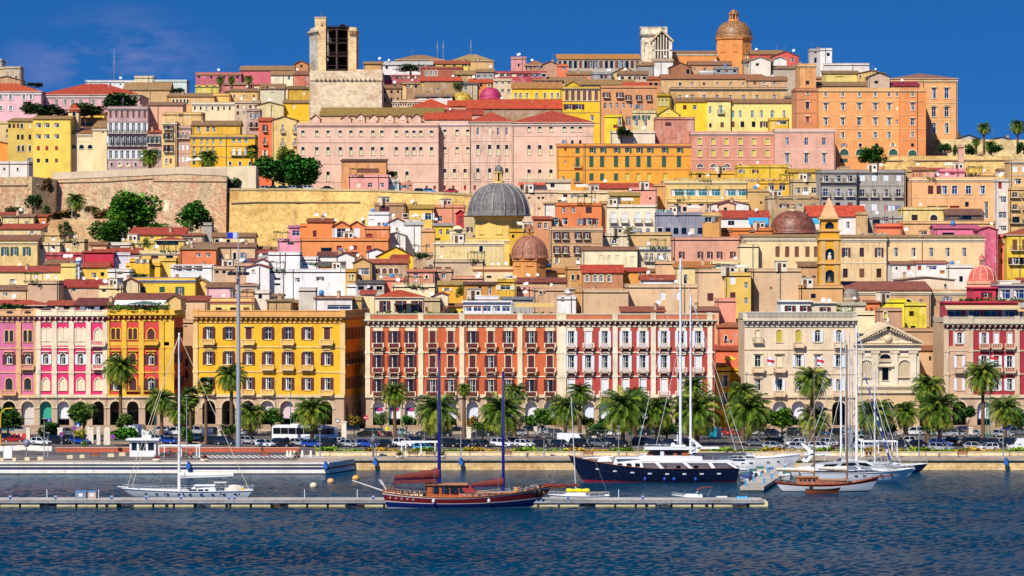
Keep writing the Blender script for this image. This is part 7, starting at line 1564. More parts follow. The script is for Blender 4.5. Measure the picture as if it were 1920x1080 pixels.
CF=[(77,834,'white','hatch'),(92,828,'silver','hatch'),(112,832,'black','suv'),(132,828,'navy','hatch'),(150,832,'blue','wagon'),(174,829,'navy','hatch'),(299,829,'silver','hatch'),(317,832,'blue','hatch'),(398,833,'black','suv'),(425,834,'navy','suv'),(468,832,'silver','hatch'),(372,826,'white','hatch'),(12,826,'black','hatch'),(498,838,'white','hatch'),(531,838,'black','suv'),(562,836,'silver','hatch'),(585,838,'blue','hatch'),(619,838,'black','suv'),(640,834,'white','sedan'),(656,838,'silver','hatch'),(690,838,'blue','wagon'),(723,838,'black','hatch'),(758,838,'white','suv'),(795,845,'skyblue','hatch'),(778,834,'navy','suv'),(812,836,'black','sedan'),(845,838,'black','suv'),(874,838,'navy','hatch'),(905,838,'black','hatch'),(942,838,'white','suv'),(965,834,'white','hatch'),(984,838,'white','hatch'),(1018,838,'black','hatch'),(1052,838,'navy','hatch'),(1089,838,'black','suv'),(1124,838,'grey','suv'),(1146,834,'navy','hatch'),(1165,838,'black','hatch'),(1228,836,'navy','sedan'),(1205,833,'grey','hatch'),(1262,837,'navy','hatch'),(1290,835,'black','sedan'),(1420,836,'grey','sedan'),(1447,834,'navy','wagon'),(1452,842,'silver','hatch'),(1468,830,'silver','sedan'),(1490,836,'white','hatch'),(1502,844,'silver','wagon'),(1538,843,'white','wagon'),(1556,836,'silver','hatch'),(1618,830,'white','hatch'),(1624,843,'silver','suv'),(1596,838,'navy','suv'),(1655,838,'grey','hatch'),(1697,832,'white','hatch'),(1716,838,'black','sedan'),(1690,838,'navy','hatch'),(1765,845,'silver','wagon'),(1765,837,'blue','wagon'),(1788,833,'black','sedan'),(1815,836,'black','suv'),(1829,843,'silver','hatch'),(1852,845,'white','hatch'),(1860,838,'navy','suv'),(1882,836,'silver','hatch'),(1843,833,'black','sedan'),(1904,837,'navy','suv'),(1935,838,'white','hatch')]
CB=[(38,812,'silver','sedan'),(25,829,'red','sedan'),(130,815,'grey','hatch'),(300,812,'silver','hatch'),(325,816,'white','suv'),(345,812,'black','hatch'),(372,814,'silver','suv'),(405,814,'black','hatch'),(462,816,'silver','sedan'),(10,812,'teal','hatch'),(690,818,'black','suv'),(712,816,'navy','hatch'),(755,816,'silver','hatch'),(800,816,'navy','sedan'),(830,818,'black','hatch'),(905,817,'navy','wagon'),(930,815,'grey','hatch'),(970,817,'silver','hatch'),(989,813,'black','suv'),(1008,811,'silver','hatch'),(1030,815,'silver','sedan'),(1045,817,'grey','hatch'),(1139,817,'white','suv'),(1200,816,'black','sedan'),(1230,814,'grey','suv'),(1366,816,'red','hatch'),(1384,817,'red','sedan'),(1412,816,'white','hatch'),(1428,815,'black','hatch'),(1450,817,'navy','hatch'),(1484,817,'black','suv'),(1538,816,'blue','hatch'),(1571,816,'black','hatch'),(1590,814,'silver','hatch'),(1628,816,'navy','suv'),(1668,818,'silver','hatch'),(1652,814,'grey','hatch'),(1712,816,'white','suv'),(1754,817,'silver','hatch'),(1776,819,'silver','suv'),(1800,815,'black','hatch'),(1822,818,'silver','sedan'),(1812,812,'blue','hatch'),(1880,819,'silver','hatch'),(1890,812,'blue','suv'),(1912,816,'grey','suv'),(655,812,'navy','suv'),(1275,814,'silver','hatch'),(1325,815,'black','suv'),(860,813,'black','sedan')]
rc=random.Random(3)
for px,yb,c,t in CF:car(px,yb,c,t,(-32 if px>480 and px<1400 else rc.choice([-28,-24,200,-35]))+rc.uniform(-6,6),row='front')
for px,yb,c,t in CB:car(px,yb,c,t,rc.choice([-8,0,172,180,-20])+rc.uniform(-4,4),row='rear')
def coach():
 d=608;s=S(d);X=PX(575,d);r=thing('coach','long white touring coach with black windows parked in front of the yellow palace','coach',(X,d,2.15),RD(-10),None,575);r['px']=[575,812]
 L,W,H=13.2,2.5,3.5;m=MB();k='c:EEF0F2'
 prof=[(-L/2,.35),(-L/2,3.0),(-L/2+.3,H-.15),(-L/2+1,H),(L/2-2.2,H),(L/2-.9,H-.25),(L/2-.15,2.2),(L/2,1.2),(L/2,.35)];n=len(prof)
 V=[(x,sg*W/2,z)for sg in(-1,1)for x,z in prof];m.Q(V,[(i,(i+1)%n,n+(i+1)%n,n+i)for i in range(n)]+[tuple(range(n-1,-1,-1)),tuple(range(n,2*n))],k)
 m.b(-3,2.5,-.9,.9,H-.02,H+.22,k);m.b(-L/2+.1,L/2-.1,-W/2+.03,W/2-.03,.2,.4,'p:1A1A1C')
 for x in(-3.6,4.2):m.T((x,-W/2-.005,.55),(x,-W/2+.3,.55),.62,.62,'p:141416',16)
 m.Q([(-1.5,-W/2-.012,.8),(.5,-W/2-.012,1.5),(2.6,-W/2-.012,1.5),(.8,-W/2-.012,.6)],[(0,1,2,3)],'p:9AA4B0');m.Q([(1.4,-W/2-.014,.8),(2.6,-W/2-.014,1.3),(3.2,-W/2-.014,1.2),(2.4,-W/2-.014,.7)],[(0,1,2,3)],'p:8AC04A')
 m.B('body',r)
 g='g:10141C'
 for i in range(8):
  x0=-L/2+.25+i*1.52;w=MB();w.b(x0,x0+1.46,-W/2-.02,-W/2,1.75,2.95,g);w.b(x0,x0+1.46,W/2,W/2+.02,1.75,2.95,g);w.B('window',r)
 w=MB();w.Q([(L/2-.86,-1.1,H-.34),(L/2-.86,1.1,H-.34),(L/2+.0,1.12,1.3),(L/2+.0,-1.12,1.3)],[(0,3,2,1),(0,1,2,3)],g);w.b(L/2-.1,L/2+.03,-1.1,1.1,1.2,2.1,g);w.B('windscreen',r)
 for x in(-3.6,4.2):
  for sg in(-1,1):o=obj('wheel',_MC['wheel'],r,(x,sg*(W/2-.08),.52));o.scale=(1.6,1.5,1.6)
 for sg in(-1,1):obj('headlight',_MC['hl'],r,(L/2-.02,sg*.95,.85)).scale=(.6,1.5,1)
 w=MB();w.T((L/2-.3,-W/2-.05,2.9),(L/2+.25,-W/2-.35,2.6),.05,.05,'p:1A1A1C');w.b(L/2+.15,L/2+.3,-W/2-.5,-W/2-.25,1.9,2.6,'p:1A1A1C');w.B('mirror',r)
coach()
def van(px,yb,rz,label,sx=1.0,c='E8EAEC'):
 d=(HC-2.1)*F/(yb-YH);r=thing('delivery_van',label,'van',(PX(px,d),d,2.08),RD(rz),None,px);r['px']=[px,yb-10]
 L,W,H=5.4*sx,1.95,2.45*min(1,sx+.05);m=MB();k='c:'+c
 prof=[(-L/2,.35),(-L/2,H-.1),(-L/2+.1,H),(L/2-2.0,H),(L/2-1.6,H-.1),(L/2-.85,1.25),(L/2-.1,1.02),(L/2,.8),(L/2,.35)];n=len(prof)
 V=[(x,sg*W/2*(1 if z<1.3 else.94),z)for sg in(-1,1)for x,z in prof];m.Q(V,[(i,(i+1)%n,n+(i+1)%n,n+i)for i in range(n)]+[tuple(range(n-1,-1,-1)),tuple(range(n,2*n))],k)
 m.b(-L/2+.1,L/2-.05,-W/2+.04,W/2-.04,.22,.38,'p:1A1A1C');m.b(-L/2+.4,L/2-.6,-W/2-.012,-W/2,.75,.82,'p:3A3A3C');m.B('body',r)
 w=MB();w.Q([(L/2-1.56,-.85,H-.16),(L/2-1.56,.85,H-.16),(L/2-.84,.9,1.28),(L/2-.84,-.9,1.28)],[(0,3,2,1)],'g:141C26');w.B('windscreen',r)
 for sg in(-1,1):w=MB();y=sg*(W/2*.985);w.Q([(L/2-2.3,y,1.25),(L/2-1.05,y*1.0,1.25),(L/2-1.6,y*.96,2.0),(L/2-2.3,y*.96,2.0)],[(0,1,2,3)]if sg<0 else[(3,2,1,0)],'g:141C26');w.B('side_window',r)
 for sx_ in(-1,1):
  for sg in(-1,1):obj('wheel',_MC['wheel'],r,(sx_*L*.31,sg*(W/2-.05),.33)).scale=(1.08,1.1,1.08)
 for sg in(-1,1):obj('headlight',_MC['hl'],r,(L/2-.05,sg*(W/2-.3),.85))
van(1075,836,-22,'tall white delivery van parked among the cars below the brick palace',1.1)
van(258,818,-12,'white van parked left of the kiosk under the red and yellow palace')
van(1690,808,10,'white box van parked at the kerb in front of the temple church')
van(1916,846,180,'white van cut by the right edge of the picture',.95)
van(312,808,6,'white minivan behind the leaning rigging on the left',.9)
# ---------------------------------------------------------------- boats: bow towards +x
def hull_geo(L,B,fb,bow,stern,bo,so,ws=.6,draft=.7,NS=22):
 """returns surface(t, s): t 0 stern..1 bow, s 0 waterline..1 deck"""
 def half(t):
  if t>.45:return B/2*max(0,1-((t-.45)/.55)**2.3)
  return B/2*(ws+(1-ws)*sin(pi/2*t/.45))
 def sheer(t):
  return fb+(bow*((t-.4)/.6)**2 if t>.4 else stern*((.4-t)/.4)**2)
 def P(t,s,sg):
  x0=-L/2+so*(1-max(0,s));x1=L/2-bo*(1-max(0,s)**.8)if s>=0 else L/2-bo
  z=sheer(t)*s if s>=0 else s*draft
  w=half(t)*(.72+.28*max(0,s)**.7 if s>=0 else.72+s*.5)
  return(x0+(x1-x0)*t,sg*w,z)
 return P,half,sheer
def hull(L,B,fb,bow,stern,bo,so,bands,deck,ws=.6,dk=.9,rail=None,NS=24):
 P,half,sheer=hull_geo(L,B,fb,bow,stern,bo,so,ws);m=MB();ss=[-1,-.4]+sorted(set([0]+[b[0]for b in bands]+[b[1]for b in bands]+[.25,.5,.75,1.0]))
 def kf(s):
  for a,b,k in bands:
   if a<=s<=b:return k
  return bands[0][2]
 for i in range(NS):
  for j in range(len(ss)-1):
   k=kf((ss[j]+ss[j+1])/2)
   for sg in(-1,1):
    f=[P(i/NS,ss[j],sg),P((i+1)/NS,ss[j],sg),P((i+1)/NS,ss[j+1],sg),P(i/NS,ss[j+1],sg)]
    m.face(f if sg<0 else f[::-1],k,True)
  a,b=i/NS,(i+1)/NS;m.face([P(a,dk,-1),P(b,dk,-1),P(b,dk,1),P(a,dk,1)],deck)
 for j in range(len(ss)-1):m.face([P(0,ss[j],1),P(0,ss[j],-1),P(0,ss[j+1],-1),P(0,ss[j+1],1)],kf((ss[j]+ss[j+1])/2))
 if rail:
  for sg in(-1,1):m.path([P(i/NS,1.0,sg)for i in range(NS+1)],.07,rail,4)
 return m,P,sheer
def cabin(m,x0,x1,w0,w1,z0,z1,k,rake0=.3,rake1=.6,roofk=None,over=.15):
 m.Q([(x0,-w0/2,z0),(x1,-w1/2,z0),(x1,w1/2,z0),(x0,w0/2,z0),(x0+rake0,-w0/2*.9,z1),(x1-rake1,-w1/2*.88,z1),(x1-rake1,w1/2*.88,z1),(x0+rake0,w0/2*.9,z1)],[(0,1,5,4),(1,2,6,5),(2,3,7,6),(3,0,4,7),(4,5,6,7)],k)
 if roofk:m.b(x0+rake0-over,x1-rake1+over,-w0/2*.9-over,w0/2*.9+over,z1+.003,z1+.12,roofk)
def rail(m,P,t0,t1,s,h,k='p:D8DCE0',n=12,both=True,r=.025):
 for sg in((-1,1)if both else(-1,)):
  pts=[]
  for i in range(n+1):
   p=P(t0+(t1-t0)*i/n,s,sg);pts.append((p[0],p[1]*.97,p[2]+h));m.T((p[0],p[1]*.97,p[2]),pts[-1],r,r,k,4,False)
  m.path(pts,r,k,4);m.path([(a,b,c-h*.5)for a,b,c in pts],r*.7,k,3)
def boat(name,label,cat,X,Y,rz=0,group=None,px=0,py=0):
 r=thing(name,label,cat,(X,Y,0),rz,group,px);r['px']=[px,py];return r
def mastset(root,x,z0,z1,k,r0=.16,spreaders=2,stays=(),boom=None,sail=None,y=0,sw=.42,sl=.3,sk='p:D0D4D8',sr=.03):
 m=MB();m.T((x,y,z0),(x,y,z1),r0,r0*.65,k,8)
 for i in range(spreaders):
  z=z0+(z1-z0)*(i+1)/(spreaders+1);w=1.3-.3*i;m.T((x,y-w,z),(x,y+w,z),.04,.04,k,4)
  m.T((x,y-w,z),(x,y-.1,z1-.3),.02,.02,sk,3);m.T((x,y+w,z),(x,y+.1,z1-.3),.02,.02,sk,3)
 m.b(x-.15,x+.15,y-.05,y+.05,z1,z1+.12,k);m.T((x,y,z1),(x,y,z1+1.0),.02,.02,'p:444444',3)
 o=m.B('mast',root)
 m=MB()
 for p in stays:m.T((x,y,z1-.2),p,sr,sr,sk,4,False)
 if stays:m.B('rigging',root)
 if boom:
  m=MB();x1,zb=boom;m.T((x,y,zb),(x1,y,zb+sl),.09,.07,k,6);o=m.B('boom',root)
  if sail:
   m=MB();n=10;P=[]
   for i in range(n+1):
    t=i/n;xx=x+(x1-x)*t;rad=(sw*(1-t*.6));zz=zb+.12+rad*.8+sl*t
    P.append([(xx,y+rad*.55*cos(a),zz+rad*sin(a)*(1.0+.15*sin(i*2.1)))for a in[2*pi*q_/8 for q_ in range(8)]])
   V=[p for q_ in P for p in q_];m.Q(V,[(i*8+j,i*8+(j+1)%8,(i+1)*8+(j+1)%8,(i+1)*8+j)for i in range(n)for j in range(8)],sail,True);m.B('furled_sail',o)
 return o
def ball(root,x,y,z,k,nm='fender',s=(1,1,1)):
 m=MB();m.sphere((0,0,0),.26,k,8,6,1.4);o=m.B(nm,root,(x,y,z));return o
def schooner():
 d=470;s=S(d);L=(1040-716)*s;cx=PX((1040+716)/2,d)
 r=boat('schooner','two masted wooden schooner with a dark red and blue hull moored at the front pontoon','sailing boat',cx,d+2.2,0,None,878,920)
 Z=lambda y:PZ(y,d);U=lambda p:PX(p,d)-cx
 bands=[(-1,.0,'c:A8242A'),(0,.07,'p:F0F0F0'),(.07,.42,'c:14246A'),(.42,.47,'p:F0E8E0'),(.47,.86,'c:7A1A22'),(.86,.92,'p:F0E8E0'),(.92,1,'c:7A1A22')]
 m,P,sh=hull(L,6.4,1.75,1.7,.75,3.6,.8,bands,'v:B06A3A',.62,.88,'v:B0622A');m.B('hull',r)
 m=MB()
 for i in range(11):
  t=.06+i*.035 if i<5 else.06+(i)*.035
  if i<5:p=P(.04+i*.035,.70,-1);m.T((p[0],p[1]-.06,p[2]),(p[0],p[1]+.05,p[2]),.14,.14,'p:E8E0D0',10);m.T((p[0],p[1]-.07,p[2]),(p[0],p[1]+.05,p[2]),.09,.09,'g:141C26',10)
 m.B('porthole',r)
 m=MB();z0=1.5;cabin(m,U(800),U(888),3.8,3.4,z0,Z(910),'v:B05A22',.0,1.2,'v:C88A52',.3);c=m.B('deckhouse',r)
 for a,b in((811,822),(828,841),(844,858)):
  m=MB();m.b(U(a),U(b),-1.93,-1.8,Z(925),Z(914),'g:1A2A3A');m.B('window',c)
 m=MB();m.Q([(U(861),-1.75,Z(925)),(U(872),-1.72,Z(925)),(U(864),-1.62,Z(914)),(U(861),-1.66,Z(914))],[(0,1,2,3)],'g:1A2A3A');m.B('window',c)
 m=MB();m.Q([(U(872),-1.85,Z(926)),(U(893),-1.6,Z(924)),(U(893),1.6,Z(924)),(U(872),1.85,Z(926)),(U(868),-1.7,Z(914)),(U(880),-1.5,Z(911)),(U(880),1.5,Z(911)),(U(868),1.7,Z(914))],[(0,1,5,4),(1,2,6,5),(2,3,7,6),(4,5,6,7)],'w:9A1A26');m.B('spray_hood',r)
 m=MB();cabin(m,U(865),U(985),3.2,2.2,1.5,Z(925),'v:B8622A',.2,.6,'v:C88A52',.1)
 fc=m.B('coachroof',r)
 for i in range(4):m=MB();x=U(880+i*16);m.b(x,x+.55,-1.62+i*.1,-1.5+i*.1,Z(931),Z(928),'g:1A2A3A');m.B('window',fc)
 m=MB();rail(m,P,.01,.26,1,.75,'v:C8864A',10);rail(m,P,.45,.9,1,.45,'p:D8DCE0',14)
 for i in range(13):p=P(.02+i*.018,1,-1);m.b(p[0]-.06,p[0]+.06,p[1]*.9-.06,p[1]*.9+.06,p[2]-.2,p[2]+.5,'v:D89A5A')
 m.B('railing',r)
 m=MB();
 for p_ in(740,798):
  for y in(-2,2):m.T((U(p_),y,1.6),(U(p_),y,Z(902)),.05,.05,'p:5A2A2A',5)
 m.Q([(U(738),-2.1,Z(907)),(U(818),-2.1,Z(905)),(U(818),2.1,Z(905)),(U(738),2.1,Z(907)),(U(738),-2.1,Z(903)),(U(818),-2.1,Z(900)),(U(818),2.1,Z(900)),(U(738),2.1,Z(903))],[(0,3,2,1),(4,5,6,7),(0,1,5,4),(3,7,6,2),(0,4,7,3),(1,2,6,5)],'w:68040F');m.B('awning',r)
 x1,x2=U(823),U(943.5)
 mastset(r,x1,1.5,Z(657),'c:1A1A78',.30,1,[(x2-.5,0,3),(-L/2+.6,-2.2,2.0),(-L/2+.6,2.2,2.0),(x1+.8,-2.9,1.9),(x1-.8,-2.9,1.9)],(U(738),Z(899)),'w:68040F',sw=.8,sl=-.25,sk='p:8A8A90',sr=.022)
 mastset(r,x2,1.5,Z(699),'c:1A1A78',.27,1,[(U(1084),0,Z(914)),(x1,0,Z(720)),(x2+.8,-2.6,2.2),(x2-.8,-2.6,2.2),(U(1040),0,Z(925))],(U(884),Z(913)),'w:68040F',sw=.65,sl=-.2,sk='p:8A8A90',sr=.022)
 m=MB();m.T((U(1020),0,2.9),(U(1086),0,Z(912)),.2,.1,'v:B8622A',8);m.B('bowsprit',r)
 m=MB();n=8
 for i in range(n):
  a=U(1020)+(U(1083)-U(1020))*i/n;b=U(1020)+(U(1083)-U(1020))*(i+1)/n;z=Z(915)+.1*sin(i*2);m.T((a,0,z+.2),(b,0,z+.25),.33-.02*i,.33-.02*(i+1),'w:68040F',7,False)
 m.B('furled_jib',r)
 m=MB();m.T((-L/2,.5,2.5),(U(658),.8,Z(903)),.12,.08,'p:D8D4CC');m.T((-L/2+.6,-.8,2.8),(U(709),-.8,Z(900)),.12,.1,'p:D8D8DC');m.T((-L/2+.6,-1.4,2.8),(U(714),-1.4,Z(900)),.12,.1,'p:D8D8DC');m.B('gangway',r)
 q_=random.Random(2);m=MB()
 for i in range(60):c=Vector((q_.uniform(U(960),U(1020)),q_.uniform(-1,1),q_.uniform(2.3,3.3)));leafq(m,c,q_.uniform(.15,.3),q_,q_.choice(['w:C88A2A','w:E8DCC8','w:B04A2A','w:1A1E2A','w:D9A03A']))
 for x in(U(968),U(978),U(990),U(1003),U(1012)):m.L(x,-1.2,[(.1,2.1),(.32,2.4),(.34,2.9),(.1,3.2)],q_.choice(['w:C88A2A','w:1A1E2A','w:E0D0B0']),8)
 m.B('cushions',r)
 m=MB()
 for i in range(5):x=U(750+i*9);m.b(x,x+.5,-1.4,-.9,1.6,2.1,'p:E8E4DC');m.b(x,x+.08,-1.4,-.9,2.1,2.6,'p:E8E4DC')
 m.B('seat',r)
 ball(r,L*.12,-3.1,1.2,'p:D8D8D8');ball(r,-L*.2,-3.2,1.2,'p:D8D8D8')
schooner()
def motor_yacht_navy():
 d=530;s=S(d);L=(1385-1066)*s;cx=PX(1225.5,d)
 r=boat('motor_yacht','large navy blue motor yacht with a white superstructure and wood trimmed wheelhouse','yacht',cx,d,pi,None,1225,880)
 U=lambda p:-(PX(p,d)-cx);Z=lambda y:PZ(y,d)
 bands=[(-1,.0,'c:A8182A'),(0,.07,'c:B81A2E'),(.07,.96,'c:0E1434'),(.96,1,'v:8A4A24')]
 m,P,sh=hull(L,6.8,2.35,2.1,.1,2.6,.5,bands,'v:C8A070',.78,.93,'v:8A4A24');m.B('hull',r)
 m=MB()
 for i in range(8):
  p=P(.12+i*.105,.62,1);m.b(p[0]-.32,p[0]+.32,p[1]+.02,p[1]+.07,p[2]-.12,p[2]+.12,'p:C8D0D8')
 m.B('porthole',r)
 W='p:F0F2F4'
 m=MB();cabin(m,U(1205),U(1145),4.6,3.4,2.2,Z(859),W,.0,.9,W,.05);f=m.B('forward_cabin',r)
 for p_ in(1161,1178,1194):m=MB();m.b(U(p_)-.38,U(p_)+.38,1.9 if p_<1170 else 2.1,2.34,Z(873),Z(867),'g:10141C');m.B('window',f)
 m=MB();m.b(U(1372),U(1205),-1.9,1.9,2.2,Z(853),'p:E4E8EC');m.B('saloon',r)
 m=MB();m.b(U(1378),U(1198),-3.0,3.0,Z(864)-.0,Z(853)-.0+.0,W)if False else None
 m.Q([(U(1400),-3.0,Z(866)),(U(1202),-2.9,Z(866)),(U(1198),-2.4,Z(853)),(U(1314),-3.0,Z(853)),(U(1316),-3.0,Z(861)),(U(1400),-3.0,Z(863)),(U(1400),3.0,Z(866)),(U(1202),2.9,Z(866)),(U(1198),2.4,Z(853)),(U(1314),3.0,Z(853)),(U(1316),3.0,Z(861)),(U(1400),3.0,Z(863))],[(0,1,2,3,4,5),(6,11,10,9,8,7),(1,7,8,2),(0,6,7,1)],W)
 m.b(U(1345),U(1202),-2.9,2.9,Z(864),Z(863),'v:B08050');m.B('bulwark',r)
 m=MB()
 for a,b in((1226,1236),(1278,1290),(1325,1332),(1360,1376)):
  for sg in(-1,1):m.Q([(U(a),sg*2.98,Z(866)),(U(a)-.7,sg*2.98,Z(866)),(U(b)-.7,sg*3.05,2.4),(U(b),sg*3.05,2.4)],[(0,1,2,3),(3,2,1,0)],W)
 m.B('side_wing',r)
 m=MB();
 for p_ in(1271,1304):m.b(U(p_)-.36,U(p_)+.36,1.88,1.95,Z(879),Z(872),'g:10141C')
 for p_ in(1240,1247):m.T((U(p_),1.88,Z(874)),(U(p_),1.94,Z(874)),.16,.16,'g:10141C',10)
 m.B('window',r)
 m=MB();cabin(m,U(1291),U(1213),4.0,3.2,Z(855),Z(842),'v:A0582A',.1,.5,None);wb=m.B('wheelhouse',r)
 m=MB();m.b(U(1300),U(1208),-2.3,2.3,Z(842),Z(839),W);m.B('roof',wb)
 for a,b in((1222,1236),(1247,1260),(1268,1276)):m=MB();m.b(U(b),U(a),1.86,2.0,Z(851),Z(843.5),'g:10141C');m.B('window',wb)
 m=MB();m.b(U(1244),U(1237),1.9,2.03,Z(854),Z(843),'p:E8ECF0');m.B('door',wb)
 m=MB();m.T((U(1271),0,Z(839)),(U(1270),0,Z(815)),.14,.1,W);m.T((U(1270),-1.2,Z(822)),(U(1270),1.2,Z(822)),.06,.06,W);m.sphere((U(1262),0,Z(835)),.45,W,10,6);m.b(U(1285),U(1258),-.3,.3,Z(838),Z(834),W);m.b(U(1276),U(1264),-.9,.9,Z(826),Z(824.5),W);m.B('radar_mast',r)
 m=MB();rail(m,P,.72,.99,1,.8,'p:B8BEC4',10);rail(m,P,.0,.12,1,.9,'p:B8BEC4',5)
 for sg in(-1,1):
  pts=[(U(x),sg*2.2,Z(835))for x in(1210,1225,1240,1255)];m.path(pts,.03,'p:D8DCE0',4)
  for p in pts:m.T((p[0],p[1],Z(839)),p,.03,.03,'p:D8DCE0',4)
  pts=[(U(x),sg*2.9,Z(853))for x in(1320,1335,1350,1365,1380,1398)];m.path(pts,.03,'p:B8BEC4',4)
  for p in pts:m.T((p[0],p[1],Z(862)),p,.03,.03,'p:B8BEC4',4)
 m.B('railing',r)
 m=MB();m.b(U(1398),U(1300),-2.6,2.6,Z(852),Z(850.5),'w:3A4458')
 for x in(1305,1335,1365,1395):
  for sg in(-1,1):m.T((U(x),sg*2.5,Z(863)),(U(x),sg*2.5,Z(852)),.04,.04,'p:D8DCE0',4)
 m.B('awning',r)
 m=MB();m.Q([(U(1148),-1,3.4),(U(1120),-1,3.4),(U(1124),-.8,4.1),(U(1140),-.8,4.3),(U(1148),1,3.4),(U(1120),1,3.4),(U(1124),.8,4.1),(U(1140),.8,4.3)],[(0,1,2,3),(7,6,5,4),(3,2,6,7),(1,5,6,2),(0,3,7,4)],W);m.B('dinghy_cover',r)
 m=MB();m.T((U(1150),0,4.2),(U(1090),0,Z(860)),.13,.1,W);m.B('passerelle',r)
 m=MB();m.b(U(1084)-.02,U(1077),1.0,1.06,Z(876),Z(871),'p:C81A2A');m.B('flag',r)if False else None
 for p_ in(1208,1244,1262,1302):ball(r,U(p_),3.45,Z(896),'p:1A4AA8')
motor_yacht_navy()
def white_ketch_left():
 d=491;s=S(d);L=(474-226)*s;cx=PX(350,d)
 r=boat('sailing_yacht','white sailing yacht with one very tall white mast moored on the left','yacht',cx,d+1.5,pi,None,345,925)
 U=lambda p:-(PX(p,d)-cx);Z=lambda y:PZ(y,d)
 bands=[(-1,.0,'c:8A9AA8'),(0,.12,'c:7A98B0'),(.12,1,'c:F2F4F6')]
 m,P,sh=hull(L,4.9,1.15,.35,.1,2.4,1.0,bands,'w:E8E4DA',.7,.93,'p:F2F4F6');m.B('hull',r)
 m=MB()
 for i in range(9):p=P(.12+i*.09,.6,1);m.b(p[0]-.22,p[0]+.22,p[1]+.0,p[1]+.05,p[2]-.08,p[2]+.08,'g:141C26')
 m.B('porthole',r)
 m=MB();cabin(m,U(440),U(342),3.2,2.0,1.0,Z(925),'p:F0F2F4',.1,2.0);cabin(m,U(406),U(346),2.9,2.2,Z(925),Z(911.5),'p:F0F2F4',.4,1.6,'p:F4F6F8',.15);c=m.B('deckhouse',r)
 for a,b in((354,368),(371,381),(384,390)):m=MB();x0,x1=U(b),U(a);m.b(x0,x1,1.28,1.43,Z(922),Z(917),'g:10204A');m.B('window',c)
 x=U(334)
 mastset(r,x,1.1,Z(626),'p:F2F4F6',.22,3,[(U(233),-.5,Z(921)),(U(243),.2,Z(922)),(U(468),0,Z(925)),(x,-2.2,1.1),(x,2.2,1.1)],(U(436),Z(897)),'w:F0EEE8',sk='p:E8D8B8',sr=.05)
 m=MB();rail(m,P,.0,.99,1,.6,'p:C8CCD0',24);m.B('railing',r)
 m=MB();m.T((L/2-1,0,1.6),(L/2+.6,0,1.75),.1,.08,'p:F2F4F6');m.B('bowsprit',r)
 m=MB();
 for i in range(8):
  a=U(420)+(U(455)-U(420))*i/8;b=U(420)+(U(455)-U(420))*(i+1)/8;f=sin(pi*(i+.5)/8)
  m.T((a,0,Z(920)),(b,0,Z(920)),.5+.35*f,.5+.35*f,'w:D9D2C4',8)
 m.T((U(457),.4,Z(925)),(U(448),.7,Z(923)),.2,.2,'p:D86A2A');m.T((U(454),.75,Z(919)),(U(454),.9,Z(919)),.3,.3,'p:E8B81A',10);m.B('dinghy',r)
 m=MB();m.b(U(424),U(400),-1.1,1.1,Z(906),Z(905),'p:E8E4DA')
 for a in(402,422):m.T((U(a),-1,1.4),(U(a),-1,Z(906)),.03,.03,'p:C8CCD0');m.T((U(a),1,1.4),(U(a),1,Z(906)),.03,.03,'p:C8CCD0')
 m.B('bimini',r)
 m=MB();m.T((U(472),.5,1.2),(U(473),.5,Z(908)),.06,.05,'p:B8BEC4');m.b(U(476),U(471),.2,.8,Z(918),Z(914),'p:3A4A6A');m.B('outboard_crane',r)
 for i in range(6):ball(r,L*(-.4+i*.14),2.5,.75,'p:1A3A8A').scale=(.5,.5,.6)
white_ketch_left()
def small_sailboat():
 d=484;L=9.4;cx=PX(1085,d)
 r=boat('sailing_boat','small white sailing boat with a yellow cover and a leaning thin mast at the front pontoon','sailing boat',cx,d,pi,None,1083,930)
 bands=[(-1,0,'c:A8B8C8'),(0,1,'c:F2F4F6')];m,P,sh=hull(L,2.9,.95,.2,.05,1.2,.5,bands,'w:E4E0D6',.7,.95,'p:F2F4F6');m.B('hull',r)
 m=MB();cabin(m,-1.8,2.6,2.0,1.2,.9,1.45,'p:F0F2F4',.1,.9);m.B('cabin',r)
 m=MB();x0,x1=-(PX(1105,d)-cx),-(PX(1062,d)-cx)
 for i in range(10):
  a=x0+(x1-x0)*i/10;b=x0+(x1-x0)*(i+1)/10;f=.28+.1*sin(i*1.7);m.T((a,.2,1.75),(b,.2,1.72),f,.3,'w:F2E21A',8,False)
 m.B('sail_cover',r)
 m=MB();m.b(-3.8,-1.0,-1.0,1.2,1.3,1.5,'w:8A8478');m.B('cockpit_cover',r)
 m=MB();xm=.4;zt=PZ(745,d);m.T((xm,0,1.2),(xm+(1087-1078)*S(d),0,zt),.1,.07,'p:D8DCE0',6);m.T((xm+.3,-.8,8),(xm+.3,.8,8),.03,.03,'p:D8DCE0',4);m.B('mast',r)
 m=MB();top=(xm+.7,0,zt-.3)
 for p in((L/2-.2,0,1.1),(-L/2+.2,0,1.1),(xm,-1.3,1.1),(xm,1.3,1.1)):m.T(top,p,.018,.018,'p:B8BEC4',3,False)
 m.B('rigging',r);m=MB();rail(m,P,.0,.99,1,.5,'p:C8CCD0',12);m.B('railing',r)
small_sailboat()
